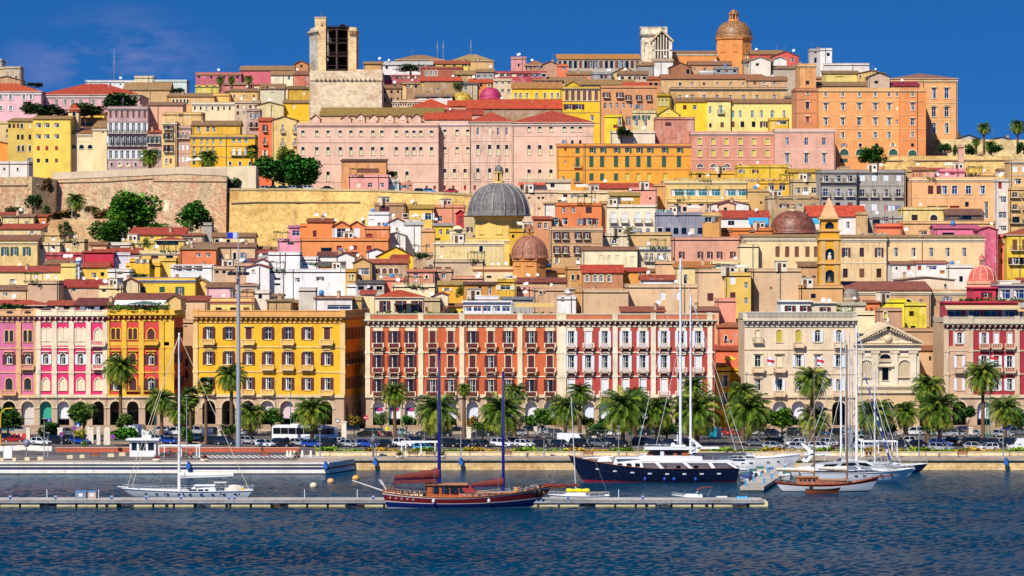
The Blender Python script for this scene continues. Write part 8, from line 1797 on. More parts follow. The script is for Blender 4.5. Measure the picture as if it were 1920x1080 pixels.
def runabout(px,py,L,rz,label,cover=None,canopy=None,d=None,hullc='F2F4F6',motor=True):
 d=d or HC*F/(py-YH);X=PX(px,d);r=boat('motorboat',label,'motorboat',X,d,rz,None,px,py)
 bands=[(-1,0,'c:'+hullc),(0,.15,'p:2A3A6A'),(.15,1,'c:'+hullc)]
 m,P,sh=hull(L,L*.33,.8,.35,.0,L*.16,.15,bands,'w:E4E0D6',.85,.85,'p:D8DCE0',14);m.B('hull',r)
 m=MB();cabin(m,-.4,L*.32,L*.26,L*.14,.75,1.25,'c:'+hullc,.1,.8);m.B('cabin',r)
 m=MB();w=L*.12;m.Q([(0,-w,1.2),(.2,-w*.9,1.75),(.2,w*.9,1.75),(0,w,1.2),(.8,-w*.7,1.2),(.8,w*.7,1.2)],[(0,1,2,3),(0,4,1),(3,2,5),(4,5,2,1)],'g:4A7A7A');m.B('windscreen',r)
 if motor:m=MB();m.b(-L/2-.45,-L/2+.05,-.22,.22,.5,1.25,'p:2A2E38');m.b(-L/2-.3,-L/2-.1,-.08,.08,-.3,.5,'p:2A2E38');m.B('outboard_motor',r)
 if cover:m=MB();cabin(m,-L/2+.2,-.3,L*.28,L*.28,.75,1.35,'w:'+cover,.3,.3);m.B('cover',r)
 if canopy:
  m=MB();n=6;x0=-L*.12
  V=[]
  for i in range(n+1):
   t=i/n;V+=[(x0-.9+2.4*t,-L*.14,1.7+.6*sin(pi*(.35+.55*t))),(x0-.9+2.4*t,L*.14,1.7+.6*sin(pi*(.35+.55*t)))]
  m.Q(V,[(2*i,2*i+1,2*i+3,2*i+2)for i in range(n)],'w:'+canopy);V2=[(a,b,c+.05)for a,b,c in V];m.Q(V2,[(2*i,2*i+2,2*i+3,2*i+1)for i in range(n)],'w:'+canopy)
  for sg in(-1,1):m.T((x0,sg*L*.14,.8),(x0-.6,sg*L*.14,2.1),.025,.025,'p:C8CCD0',4)
  m.B('canopy',r)
 m=MB();rail(m,P,.5,.98,1,.35,'p:C8CCD0',6);m.B('railing',r);return r
runabout(1312,938,8.6,pi,'white open motorboat with a maroon folding canopy behind the front pontoon',canopy='7A1A2A',d=483)
runabout(1398,893,6.0,RD(100),'motorboat with a blue cover at the left end of the marina dock',cover='1A3A8A',d=528)
runabout(1412,886,5.6,RD(95),'small white motorboat second from the left beside the dock',d=536,cover='D8D8D8')
runabout(1425,882,6.0,RD(92),'white motorboat with a beige cover beside the dock',d=543,cover='C8B89A')
runabout(1440,876,6.2,RD(88),'white motorboat with a blue cover at the inner end of the dock',d=551,cover='2A5AA8')
runabout(1392,872,6.6,RD(80),'white cruiser squeezed behind the stern of the navy yacht',d=556)
runabout(1474,895,5.4,RD(-80),'white motorboat right of the dock near the wooden ketch',d=532,cover='E8E4DC')
def ketch():
 d=507;s=S(d);x0,x1=1452,1648;L=(x1-x0)*s;cx=PX((x0+x1)/2,d)
 r=boat('wooden_ketch','white hulled wooden ketch with varnished deckhouse and two brown masts','sailing boat',cx,d,0,None,1550,915)
 U=lambda p:PX(p,d)-cx;Z=lambda y:PZ(y,d)
 bands=[(-1,0,'c:A83A2A'),(0,.08,'c:B84A3A'),(.08,.74,'c:F0F2F4'),(.74,1,'v:9A3A1A')]
 m,P,sh=hull(L,4.4,1.15,1.1,.45,1.6,1.3,bands,'v:C89058',.5,.88,'v:8A3A1A');m.B('hull',r)
 m=MB();cabin(m,U(1493),U(1534),2.6,2.4,1.2,Z(894.5),'v:B8621E',.05,.1,'v:C88A52',.15);c=m.B('deckhouse',r)
 for p_ in(1500,1508,1516,1525):m=MB();m.b(U(p_)-.22,U(p_)+.22,-1.3,-1.12,Z(902),Z(897.5),'g:1A2A3A');m.B('window',c)
 m=MB();cabin(m,U(1534),U(1592),2.4,1.8,1.2,Z(900),'v:9A4A1A',.05,.2,'v:C88A52',.1);m.B('coachroof',r)
 mastset(r,U(1526.5),1.2,Z(700),'v:8A6A4A',.15,1,[(U(1460),0,1.8),(U(1588),0,Z(690)),(U(1526),-2,1.5)],(U(1456),Z(886)),'w:EDE6D6',sk='p:8A8A8A',sr=.02)
 mastset(r,U(1588),1.2,Z(648),'v:8A6A4A',.16,2,[(U(1672),0,Z(892)),(U(1648),0,2.3),(U(1588),-2,1.6)],(U(1534),Z(884)),'w:EDE6D6',sk='p:8A8A8A',sr=.02)
 m=MB();m.T((L/2-1.2,0,2.2),(U(1674),0,Z(891)),.14,.08,'v:8A3A1A');m.B('bowsprit',r)
 m=MB();rail(m,P,.03,.95,1,.5,'p:B8BEC4',14);m.B('railing',r)
 dg=boat('dinghy','small orange wooden dinghy tied alongside the white ketch','dinghy',PX(1543,d-3.5),d-3.8,0,None,1543,920)
 m,P,sh=hull(5.6,1.7,.5,.35,.1,.5,.1,[(-1,1,'v:B8501E')],'w:5A4A3A',.7,.55,'p:2A2A30',14);m.B('hull',dg);m=MB();m.b(-2.2,-1.6,-.3,.3,.4,1.0,'p:1A1E2A');m.B('outboard_motor',dg)
ketch()
def white_motor(off=0,dy=0,d=527,lab='big sleek white motor yacht with dark window bands behind the wooden ketch'):
 s=S(d);x0,x1=1500,1715;L=(x1-x0)*s;cx=PX((x0+x1)/2+off,d)
 r=boat('motor_yacht',lab,'yacht',cx,d+1,0,None,1620+off,885)
 U=lambda p:PX(p+off,d)-cx;Z=lambda y:PZ(y+dy,d)
 m,P,sh=hull(L,5.6,1.7-dy*.09,.7,.0,2.6,.4,[(-1,0,'c:9AA8B8'),(0,1,'c:F4F6F8')],'w:E8E6E0',.85,.95,'p:F4F6F8');m.B('hull',r)
 m=MB();V=[(U(1520),Z(880)),(U(1530),Z(869)),(U(1560),Z(866)),(U(1600),Z(863)),(U(1625),Z(864)),(U(1640),Z(873)),(U(1690),Z(882))];n=len(V)
 W=[(x,-2.1*(1-.6*max(0,(x-U(1600))/(U(1690)-U(1600)))),z)for x,z in V];W2=[(a,-b,c)for a,b,c in W]
 m.Q(W+W2,[tuple(range(n)),tuple(range(2*n-1,n-1,-1))]+[(i,n+i,n+i+1,i+1)for i in range(n-1)],'c:F4F6F8');c=m.B('superstructure',r)
 for pts in(((1540,876),(1546,870),(1570,869),(1566,874)),((1575,873),(1578,868),(1600,866.5),(1606,870),(1598,873)),((1610,871),(1608,867),(1622,867),(1634,873),(1625,874))):
  m=MB();m.face([(U(a),-2.16+.9*max(0,(U(a)-U(1600))/(U(1690)-U(1600))),Z(b))for a,b in pts][::-1],'g:0A1428');m.face([(U(a),-2.15+.9*max(0,(U(a)-U(1600))/(U(1690)-U(1600))),Z(b))for a,b in pts],'g:0A1428');m.B('window',c)
 m=MB()
 for p_ in(1606,1622,1655,1675):q_=P(((p_-1500)/215),.72,-1);m.b(q_[0]-.3,q_[0]+.3,q_[1]-.05,q_[1]+.0,q_[2]-.1,q_[2]+.1,'g:0A1428')
 m.B('porthole',r)
 m=MB();m.Q([(U(1505),-1.8,Z(866)),(U(1514),-1.8,Z(866)),(U(1528),-1.8,Z(848)),(U(1508),-1.8,Z(832)),(U(1504),-1.8,Z(834)),(U(1520),-1.8,Z(850))],[(0,1,2,3,4,5),(5,4,3,2,1,0)],'c:F4F6F8');m.Q([(U(1505),1.8,Z(866)),(U(1514),1.8,Z(866)),(U(1528),1.8,Z(848)),(U(1508),1.8,Z(832)),(U(1504),1.8,Z(834)),(U(1520),1.8,Z(850))],[(0,1,2,3,4,5),(5,4,3,2,1,0)],'c:F4F6F8');m.b(U(1508),U(1560),-1.8,1.8,Z(853),Z(850),'c:F4F6F8');m.B('radar_arch',r)
 m=MB();m.Q([(U(1530),-1,Z(880)),(U(1578),-1,Z(885)),(U(1578),-.9,Z(857)),(U(1572),-.9,Z(860)),(U(1560),-1,Z(872))],[(0,1,2,3,4),(4,3,2,1,0)],'w:14204A');m.B('sail_cover',r)
 m=MB();rail(m,P,.5,.99,1,.6,'p:C8CCD0',10);m.B('railing',r)
white_motor()
white_motor(-212,-12,549,'white motor yacht with a tall radar arch lying behind the stern of the navy yacht')
def mooredsail(px,mx,ytop,d,x0,x1,label,r0=.18,hc='F2F4F6',stays=(),spr=2,rz=0,sk='p:D8DCE0',sr=.03,mk='p:EEF0F2',rel=None,boom=None):
 s=S(d);L=(x1-x0)*s;cx=PX((x0+x1)/2,d);r=boat('sailing_yacht',label,'yacht',cx,d,rz,None,mx,(ytop+860)/2)
 sgn=-1 if rz else 1;U=lambda p:sgn*(PX(p,d)-cx);Z=lambda y:PZ(y,d)
 m,P,sh=hull(L,max(2.6,L*.26),1.2,.4,.0,L*.1,.5,[(-1,0,'c:8A9AA8'),(0,1,'c:'+hc)],'w:E8E4DA',.75,.95,'p:F2F4F6',16);m.B('hull',r)
 m=MB();cabin(m,-L*.2,L*.22,L*.16,L*.1,1.1,1.8,'p:F0F2F4',.1,1.2);c=m.B('cabin',r);m=MB();m.b(-L*.15,L*.08,-L*.085,L*.085,1.35,1.6,'g:141C26');m.B('window',c)
 st=[(U(a),0,Z(b))for a,b in stays]or[(L/2-.2,0,1.6),(-L/2+.2,0,1.3)]
 mastset(r,U(mx),1.2,Z(ytop),mk,r0,spr,st+[(U(mx),-L*.12,1.2),(U(mx),L*.12,1.2)],boom,'w:F0EEE8' if boom else None,sk=sk,sr=sr)
 m=MB();rail(m,P,.0,.99,1,.6,'p:C8CCD0',12);m.B('railing',r);return r
mooredsail(0,1276,486,545,1165,1400,'tall masted white sailing yacht lying behind the navy motor yacht, leftmost of the twin masts',.27,stays=[(1192,858),(1385,862)],rz=pi,sr=.05,spr=3)
mooredsail(0,1295,552,552,1215,1420,'second white sailing yacht behind the navy motor yacht, right one of the twin masts',.25,stays=[(1230,836),(1400,862)],rz=pi,sr=.05,spr=2)
mooredsail(0,1577,625,542,1480,1660,'white sailing yacht with the leftmost mast of the bundle on the right',.2,spr=3)
mooredsail(0,1586,640,546,1500,1650,'yacht with a slim grey mast, second in the bundle on the right',.12,mk='p:A8B0BC')
mooredsail(0,1593,632,549,1500,1670,'yacht with a grey mast, third in the bundle on the right',.12,mk='p:B8C0CC')
mooredsail(0,1598,650,552,1510,1690,'yacht with a thin mast, fourth in the bundle on the right',.10,mk='p:A8B0BC')
mooredsail(0,1606,612,538,1540,1716,'white sailing yacht with the tallest mast of the bundle and a blue striped stay',.24,stays=[(1690,872),(1672,862),(1545,868)],sk='p:E8ECF0',sr=.05,spr=3)
m=MB();d_=538.0
a_=Vector((PX(1620,d_),d_-.3,PZ(700,d_)));b_=Vector((PX(1668,d_),d_-.3,PZ(862,d_)))
for i in range(24):
 p0=a_.lerp(b_,i/24);p1=a_.lerp(b_,(i+1)/24);m.T(p0,p1,.1+.004*i,.1+.004*(i+1),'w:1A3A9A' if i%3 else 'p:E8ECF0',6,False)
last=THINGS[-1][0]
for i,v in enumerate(m.v):m.v[i]=(v[0]-last.location.x,v[1]-last.location.y,v[2])
m.B('furled_jib',last)
mooredsail(0,1640,690,553,1570,1740,'navy hulled sailing yacht with its bow by the right hand quay',.1,hc='2A3A5A',stays=[(1712,866),(1580,866)])
# ---------------------------------------------------------------- pontoon, dock, street furniture, people
def pontoon():
 d=472;s=S(d);xa=PX(-400,d);xb=PX(1432,d)
 r=thing('pontoon','long floating concrete pontoon across the foreground water','pontoon',(xa,d,0),0,None,700);r['px']=[300,944]
 m=MB();L=xb-xa;m.b(0,L,0,6,.86,1.12,'a:A8A094');m.b(0,L,-.08,.0,.7,1.05,'a:8A8C90');m.b(0,L,-.12,.08,1.12,1.2,'a:B8B4AC');m.B('deck',r)
 q_=random.Random(8);x=.5;i=0
 while x<L-1:
  w=2.75;fm=MB();fm.b(0,w,.15,5.8,-.5,.84,'w:D8C8A0');fm.b(-.02,w+.02,.1,.15,.02,.2,'w:8A8460')
  fm.B('float',r,(x,0,0));x+=w+(.35 if(i%3)else 2.6);i+=1
 m=MB()
 for k in range(int(L/9)):m.b(k*9+2,k*9+4.5,.3,.6,.1,.8,'p:14203A');m.T((k*9+3,.1,.3),(k*9+3,.5,.3),.28,.28,'p:1A1A22',8)
 m.B('tyre_fender',r)
 for p_ in(88,185,571,670,1160):
  m=MB();m.T((0,0,0),(0,0,1.35),.06,.06,'p:E8ECF0',6);m.B('light_post',r,(PX(p_,d+4)-xa,4,1.12))
 for p_ in(20,105,210,275,340,430,440,700,1065,1205):
  m=MB();m.b(-.15,.15,-.15,.15,0,.45,'p:2A5AA8');m.b(-.2,.2,-.18,.18,.45,.55,'p:D8DCE0');m.B('mooring_box',r,(PX(p_,d+2)-xa,1.5,1.12))
pontoon()
for px,w,lab in((152,1.6,'blue and grey service crate on the pontoon, left one'),(173,1.2,'pale blue service cabinet on the pontoon, right of the grey crate'),(1433,1.7,'pale blue upturned tender at the right end of the pontoon')):
 d=476;r=thing('service_crate' if px<1000 else 'tender',lab,'crate' if px<1000 else 'dinghy',(PX(px if px<1000 else 1392,d),d,1.12),0,None,px);m=MB()
 if px<1000:m.b(-w/2,w/2,-.5,.5,0,1.0,'p:7A8A9C' if px<160 else 'p:C8A89A');m.b(-w/2-.05,w/2+.05,-.55,.55,1.0,1.15,'p:4A8AC0');m.b(-.3,.3,-.53,-.5,.3,.8,'p:D8DCE0')
 else:[m.L(x,0,[(.42,0),(.36,.2),(.05,.34)],'p:4AA0D8',10)for x in(-.55,0,.55)]
 m.B('body',r)
def dock():
 r=thing('dock','floating marina dock with pedestals running back to the quay, between the navy yacht and the ketch','dock',(PX(1410,505),505,0),0,None,1420);r['px']=[1420,905]
 a=Vector((0,0,0));b=Vector((PX(1470,556)-PX(1410,505),51,0));m=MB();w=1.9
 m.Q([(a.x-w,a.y,.85),(a.x+w,a.y,.85),(b.x+w,b.y,.85),(b.x-w,b.y,.85),(a.x-w,a.y,.3),(a.x+w,a.y,.3),(b.x+w,b.y,.3),(b.x-w,b.y,.3)],[(0,1,2,3),(4,5,1,0),(4,0,3,7),(1,5,6,2)],'a:A8A094');m.B('deck',r)
 m=MB();m.Q([(a.x-w+.1,a.y+.1,.3),(a.x+w-.1,a.y+.1,.3),(b.x+w-.1,b.y,.3),(b.x-w+.1,b.y,.3),(a.x-w+.1,a.y+.1,-.5),(a.x+w-.1,a.y+.1,-.5),(b.x+w-.1,b.y,-.5),(b.x-w+.1,b.y,-.5)],[(4,5,1,0),(4,0,3,7),(1,5,6,2)],'a:3A3A34');m.B('float',r)
 for i in range(9):
  p=a.lerp(b,(i+.3)/9);m=MB();m.b(-.16,.16,-.16,.16,0,.95,'p:4A9AC8');m.b(-.19,.19,-.19,.19,.95,1.05,'p:E8ECF0');m.B('pedestal',r,(p.x+(1.2 if i%2 else-1.2),p.y,.85))
dock()
def buoy(px,py,k,lab):
 d=HC*F/(py-YH);r=thing('buoy',lab,'buoy',(PX(px,d),d,0),0,'mooring buoys in the basin',px);r['px']=[px,py];m=MB();m.sphere((0,0,.2),.62,k,12,8,.9);m.B('float',r);m=MB();m.T((0,0,.7),(0,0,1.0),.08,.08,'p:3A3A3A');m.B('ring',r)
buoy(588,913,'p:E8D8B0','cream mooring buoy nearest the pontoon');buoy(620,905,'p:E8B070','orange topped mooring buoy in the middle of the three');buoy(667,899,'p:E8A850','orange mooring buoy nearest the quay corner')
def lamp(px,yt,yb,d,label,k='p:2F8A7A',arm=False,r0=.1,gz=2.1,glob=False):
 s=S(d);h_=PZ(yt,d)-gz;r=thing('street_lamp',label,'street lamp',(PX(px,d),d,gz),0,'street lamps',px);r['px']=[px,(yt+yb)/2]
 m=MB();m.T((0,0,0),(0,0,h_),r0,r0*.6,k,7);m.T((0,0,0),(0,0,.9),r0*1.8,r0*1.5,k,8);
 if arm:m.path([(0,0,h_),(.6,0,h_+.5),(1.6,-.2,h_+.7)],.05,k)
 m.B('post',r)
 m=MB()
 if glob:m.sphere((0,0,h_+.25),.3,'p:F0EEE4',10,6)
 else:x=1.7 if arm else 0;m.b(x-.35,x+.35,-.35,.1,h_+(.62 if arm else-.02),h_+(.78 if arm else.14),'p:8A9094')
 m.B('lamp_head',r)
LM=[(75,695,812,634,'teal lamp post in front of the left bays of the magenta palace',1),(108,720,812,636,'teal lamp post before the second arch of the magenta palace',1),(290,690,815,632,'teal lamp post at the corner of the red and yellow palace',1),(517,715,812,634,'teal lamp post left of the coach palm',1),(545,720,812,636,'second teal lamp post left of the coach palm',1),(729,700,812,634,'teal lamp post before the slender palm at the brick palace',1),(754,735,812,636,'short teal lamp post right of the slender palm',1),(1201,705,812,632,'teal lamp post in front of the red half of the brick palace',1),(1185,740,812,634,'short teal lamp post beside the wide palm',1),(1400,700,812,632,'lamp post at the left corner of the cream palace',1),(1616,700,812,630,'lamp post left of the temple church portico',1),(1850,712,815,628,'teal lamp post behind the tallest right palm',1),(1856,690,815,634,'second teal lamp post behind the tallest right palm',1)]
for px,yt,yb,d,lab,a in LM:lamp(px,yt,yb,d,lab,arm=a==2)
for px,yt,lab in((83,785,'plain grey lamp post on the left plaza by the rounded bush'),(350,742,'white lamp post right of the tall yacht mast'),(90,812,'thin grey post at the left plaza edge'),(705,820,'short grey lamp post on the promenade beside the round metal sculpture'),(864,800,'grey lamp post on the promenade left of the blue mast'),(1020,820,'grey lamp post on the promenade right of the schooner'),(1530,820,'grey post behind the ketch'),(1723,800,'grey lamp post on the right hand promenade'),(1881,808,'grey lamp post near the right edge of the promenade'),(600,805,'grey lamp post by the benches on the pier corner'),(1160,800,'grey lamp post on the promenade before the navy yacht')):
 lamp(px,yt,857,566,lab,'p:9AA0A6',gz=2.0,r0=.09)
def high_mast():
 d=588;r=thing('lighting_mast','very tall grey lighting mast with a ring of floodlights, left of centre','light mast',(PX(447,d),d,2.1),0,None,447);r['px']=[447,650]
 m=MB();zt=PZ(507,d)-2.1;m.T((0,0,0),(0,0,zt),.46,.3,'p:9AA4B0',12);m.T((0,0,zt),(0,0,PZ(437,d)-2.1),.14,.08,'p:B0B8C0',8);m.T((0,0,0),(0,0,1.2),.6,.5,'p:8A949E',12);m.B('pole',r)
 m=MB();n=16;R_=1.5
 for z in(zt+.2,zt-.5):m.path([(R_*cos(2*pi*i/n),R_*sin(2*pi*i/n),z)for i in range(n+1)],.06,'p:3A444E',4)
 for i in range(6):a=2*pi*i/6;m.T((0,0,zt-.2),(R_*cos(a),R_*sin(a),zt-.2),.05,.05,'p:3A444E',4)
 m.b(-2.2,-.6,-.1,.1,zt+1.4,zt+1.5,'p:3A444E');m.b(-2.2,2.0,-.1,.1,zt+.75,zt+.85,'p:3A444E');m.B('ring',r)
 for i in range(9):a=2*pi*i/9;m=MB();m.b(-.3,.3,-.25,.25,-.3,.3,'p:1A2430');m.B('floodlight',r,(R_*1.15*cos(a),R_*1.15*sin(a),zt-.6),a)
 m=MB();z=PZ(447,d)-2.1;m.b(-2.1,-1.0,-.04,.02,z,z+1.1,'p:1A2AC0');m.b(-1.0,-.25,-.04,.02,z,z+1.1,'p:C8D0F0');m.T((-2.1,0,z+1.12),(0,0,z+1.12),.04,.04,'p:B0B8C0');m.B('flag',r)
high_mast()
def telecom():
 d=748;g=terr(PX(148,d),d);r=thing('telecom_mast','white telecom mast with a striped pole above the left roofs','mast',(PX(148,d),d,g),0,None,148);r['px']=[148,520];Z=lambda y:PZ(y,d)-g
 m=MB();m.T((0,0,0),(0,0,Z(527)),.35,.32,'p:D8A83A',8);m.T((0,0,Z(527)),(0,0,Z(490)),.3,.28,'p:D8DCE4',8);m.B('pole',r)
 m=MB();m.L(0,0,[(.3,Z(497)),(.75,Z(496)),(.75,Z(485)),(.4,Z(483))],'p:EEF0F2',10);m.L(0,0,[(.78,Z(492)),(.78,Z(489))],'p:2A6AC0',10);m.B('antenna_drum',r)
 m=MB()
 for i in range(4):m.b(.3 if i%2 else-.8,.8 if i%2 else-.3,-.3,.3,Z(515-i*5),Z(512-i*5),'p:B0B4B8')
 m.B('equipment',r)
telecom()
for px,yt,yb,d,lab in((214,92,160,1180,'tall thin red and white radio mast on the left skyline'),(820,78,108,1180,'left radio mast on the skyline, right of the medieval tower'),(831,76,110,1180,'white tipped radio mast on the skyline'),(883,74,108,1180,'right radio mast on the skyline'),(135,380,450,842,'thin wooden pole beside the lone palm'),(376,386,430,840,'white lamp pole by the feathery tree')):
 g=PZ(yb+4,d);r=thing('radio_mast',lab,'mast',(PX(px,d),d,g),0,None,px);r['px']=[px,yt];h_=PZ(yt,d)-g;m=MB();m.T((0,0,0),(0,0,h_*.6),.16,.12,'p:9A8A8A',4);m.T((0,0,h_*.6),(0,0,h_),.09,.05,'p:E0E0E4',4)
 for i in range(3):m.b(-.5,.5,-.03,.03,h_*(.5+.15*i),h_*(.5+.15*i)+.08,'p:9A8A8A')
 m.B('pole',r)
def pillar(px,yt,yb,w,lab,rounded=False,k='w:EFE2D0'):
 d=33.9*F/(yb-YH);s=S(d);r=thing('gate_pillar',lab,'pillar',(PX(px,d),d,2.1),0,'pale stone pillars along the old harbour fence',px);r['px']=[px,(yt+yb)/2];h_=PZ(yt,d)-2.1;a=w*s/2;m=MB()
 if rounded:P,sp=AP(-a,a,0,h_);V=[(-a,0),(a,0)]+P;V=[(a,0)]+P+[(-a,0)];n=len(V);m.Q([(x,-.3,z)for x,z in V]+[(x,.3,z)for x,z in V],[tuple(range(n)),tuple(range(2*n-1,n-1,-1))]+[(i,n+i,n+(i+1)%n,(i+1)%n)for i in range(n)],k)
 else:m.b(-a,a,-.35,.35,0,h_-.2,k);m.b(-a-.1,a+.1,-.42,.42,h_-.2,h_,k)
 m.B('shaft',r)
for px,yt,yb,w,lab,ro in((53,802,832,7,'pale pillar left of the dense round bush',0),(113,802,832,9,'pale pillar with a round sign right of the dense bush',0),(171,802,832,9,'square pale pillar left of the slim one by the rounded stone',0),(185,800,834,7,'slim pale pillar beside the rounded stone',0),(201,800,834,12,'rounded headstone like pillar behind the brick wall',1),(412,800,820,8,'pale pillar left of the tall lighting mast',0),(165,800,830,5,'narrow pale pillar among the parked cars on the left',0),(645,790,822,9,'pale pillar right of the coach nose',0),(879,801,822,8,'pale pillar between the two blue masts',0),(1114,801,822,9,'pale pillar right of the delivery van',0),(1348,800,822,8,'pale pillar right of the twin white masts',0),(1820,801,824,7,'pale pillar left of the tallest right palm',0),(1004,800,818,6,'pale pillar left of the delivery van',0)):pillar(px,yt,yb,w,lab,bool(ro))
def fence():
 d=608;r=thing('railing_fence','long thin grey metal fence between the two rows of parked cars','fence',(PX(650,d),d,2.1),0,None,1200);r['px']=[1200,805];L=PX(2000,d)-PX(650,d);m=MB();h_=2.6
 for z in(.3,h_-.1):m.b(0,L,-.02,.02,z,z+.04,'p:7A868A')
 n=int(L/.35)
 for i in range(n):x=L*i/n;m.b(x-.008,x+.008,-.01,.01,.0,h_,'p:7A868A')
 m.B('bars',r)
 for i in range(int(L/5)):m=MB();m.b(-.05,.05,-.05,.05,0,h_+.1,'p:8A9498');m.B('post',r,(i*5,0,0))
fence()
def kiosk():
 d=566;s=S(d);r=thing('kiosk','small white glazed kiosk with a flat roof on the left promenade','kiosk',(PX(243,d),d,2.02),0,None,266);r['px']=[266,842];W=49*s;m=MB();h_=2.95
 WF(m,W,0,h_,[(.35,1.3,1.1,2.5),(1.7,2.9,1.1,2.5),(3.3,4.4,1.1,2.5)],'p:EEF0F0');m.face([(W,0,0),(W,3,0),(W,3,h_),(W,0,h_)],'p:EEF0F0');m.face([(0,3,0),(0,0,0),(0,0,h_),(0,3,h_)],'p:EEF0F0');m.face([(W,3,0),(0,3,0),(0,3,h_),(W,3,h_)],'p:EEF0F0');m.B('wall',r)
 m=MB();m.b(-.6,W+.6,-.6,3.6,h_,h_+.25,'p:F4F6F6');m.b(W*.45,W*.8,.8,2.2,h_+.25,h_+.9,'p:E0E4E6');m.B('roof',r)
 for a,b in((.35,1.3),(1.7,2.9),(3.3,4.4)):m=MB();m.b(a,b,.12,.16,1.1,2.5,'g:1A2A3A');m.B('window',r)
kiosk()
def frame_shelter(x0,x1,yt,lab,d=564):
 s=S(d);r=thing('pergola',lab,'pergola',(PX(x0,d),d,2.0),0,'white steel frame shelters on the promenade',(x0+x1)/2);r['px']=[(x0+x1)/2,845];W=(x1-x0)*s;h_=PZ(yt,d)-2.0
 for x in(0,W*.1,W*.52,W*.9,W):m=MB();m.b(-.09,.09,-.09,.09,0,h_,'p:F2F4F4');m.B('post',r,(x,0 if x in(0,W)else 2.2,0))
 m=MB();m.b(-.15,W+.15,-.15,.1,h_,h_+.22,'p:F2F4F4');m.b(-.15,W+.15,2.1,2.3,h_,h_+.22,'p:F2F4F4')
 for i in range(5):m.b(W*i/4-.06,W*i/4+.06,.1,2.1,h_+.02,h_+.18,'p:F2F4F4')
 m.B('beam',r)
frame_shelter(298,374,837,'white steel frame shelter beside the kiosk, with benches inside');frame_shelter(753,822,830,'white steel frame shelter left of the blue mast');frame_shelter(1615,1682,829,'white steel frame shelter behind the yacht masts on the right')
def bench(px,lab,d=562,k='v:8A4A2A',rz=0):
 r=thing('bench',lab,'bench',(PX(px,d),d,2.0),rz,'wooden benches on the promenade',px);r['px']=[px,855]
 m=MB();[m.b(-.95,.95,-.25+.17*i,-.12+.17*i,.42,.47,k)for i in range(3)];m.B('seat',r)
 m=MB();[m.b(-.95,.95,.26,.31,.55+.16*i,.67+.16*i,k)for i in range(3)];m.B('backrest',r)
 for x in(-.75,.75):m=MB();m.b(-.04,.04,-.22,.28,0,.42,'p:3A3A3C');m.b(-.04,.04,.22,.27,.42,1.0,'p:3A3A3C');m.B('leg',r,(x,0,0))
for px,lab,k,rz in((177,'red brown bench between the kiosk and the stone blocks','v:A0502A',0),(497,'red brown bench near the pier corner, left one','v:9A4A2A',0),(557,'dark bench seen end on at the pier corner','v:9A4A2A',1.2),(775,'brown bench under the white frame left of the blue mast','v:7A4430',0),(808,'brown bench under the frame, right next to the blue mast','v:7A4430',0),(950,'brown bench behind the right blue mast','v:7A4430',0),(1103,'red brown bench left of the navy yacht bow','v:9A4A2A',0),(1805,'red brown bench on the right hand promenade','v:9A4A2A',0),(318,'dark bench inside the shelter by the kiosk, left one','v:5A3A30',0),(352,'dark bench inside the shelter by the kiosk, right one','v:5A3A30',0)):bench(px,lab,562 if px<620 else 565.5,k,rz)
def block(px,w,yb,lab,k='w:E8D8B0',h_=.6):
 d=34*F/(yb-YH);r=thing('stone_block',lab,'block',(PX(px,d),d,2.02),.1,'pale stone blocks on the left plaza',px);r['px']=[px,yb-3];m=MB();a=w*S(d)/2;m.b(-a,a,-.35,.35,0,h_-.08,k);m.b(-a+.06,a-.06,-.3,.3,h_-.08,h_,k);m.B('body',r)
for px,w,yb,lab in((3,8,865,'stone block at the left edge'),(27,7,865,'stone block second from the left edge'),(51,9,864,'stone block left of the sculpture'),(76,11,863,'stone block right of the sculpture'),(131,11,860,'stone block below the crossing'),(154,9,859,'stone block before the red bench'),(208,12,857,'stone block left of the kiosk'),(229,12,855,'flower tub block beside the kiosk')):block(px,w,yb,lab)
def jersey(px,yb,lab):
 d=34*F/(yb-YH);r=thing('barrier',lab,'barrier',(PX(px,d),d,2.02),R.uniform(-.3,.3),'white concrete barriers at the left edge',px);r['px']=[px,yb-3];m=MB()
 m.Q([(-1.4,-.35,0),(1.4,-.35,0),(1.4,.35,0),(-1.4,.35,0),(-1.4,-.1,.9),(1.4,-.1,.9),(1.4,.1,.9),(-1.4,.1,.9)],[(0,1,5,4),(1,2,6,5),(2,3,7,6),(3,0,4,7),(4,5,6,7)],'w:EDE8DC');m.B('body',r)
for px,yb,lab in((5,846,'white concrete barrier at the very left edge'),(24,845,'white concrete barrier second from the left'),(45,844,'white concrete barrier third from the left'),(64,845,'white concrete barrier left of the parked white hatchback'),(83,846,'white concrete barrier rightmost of the five')):jersey(px,yb,lab)
def planter(px,yb,lab,k='f:8A2A3A',d=None):
 d=d or 34*F/(yb-YH);r=thing('flower_tub',lab,'flower tub',(PX(px,d),d,2.02),0,'stone flower tubs on the promenade',px);r['px']=[px,yb-4];m=MB();m.L(0,0,[(.5,0),(.7,.25),(.72,.55),(.6,.56)],'w:EDE2C8',10);m.B('tub',r)
 q_=random.Random(px);m=MB();[leafq(m,Vector((q_.gauss(0,.3),q_.gauss(0,.3),.65+abs(q_.gauss(0,.25)))),.16,q_,k if q_.random()<.6 else 'f:3A5A1E')for i in range(110)];m.B('flowers',r)
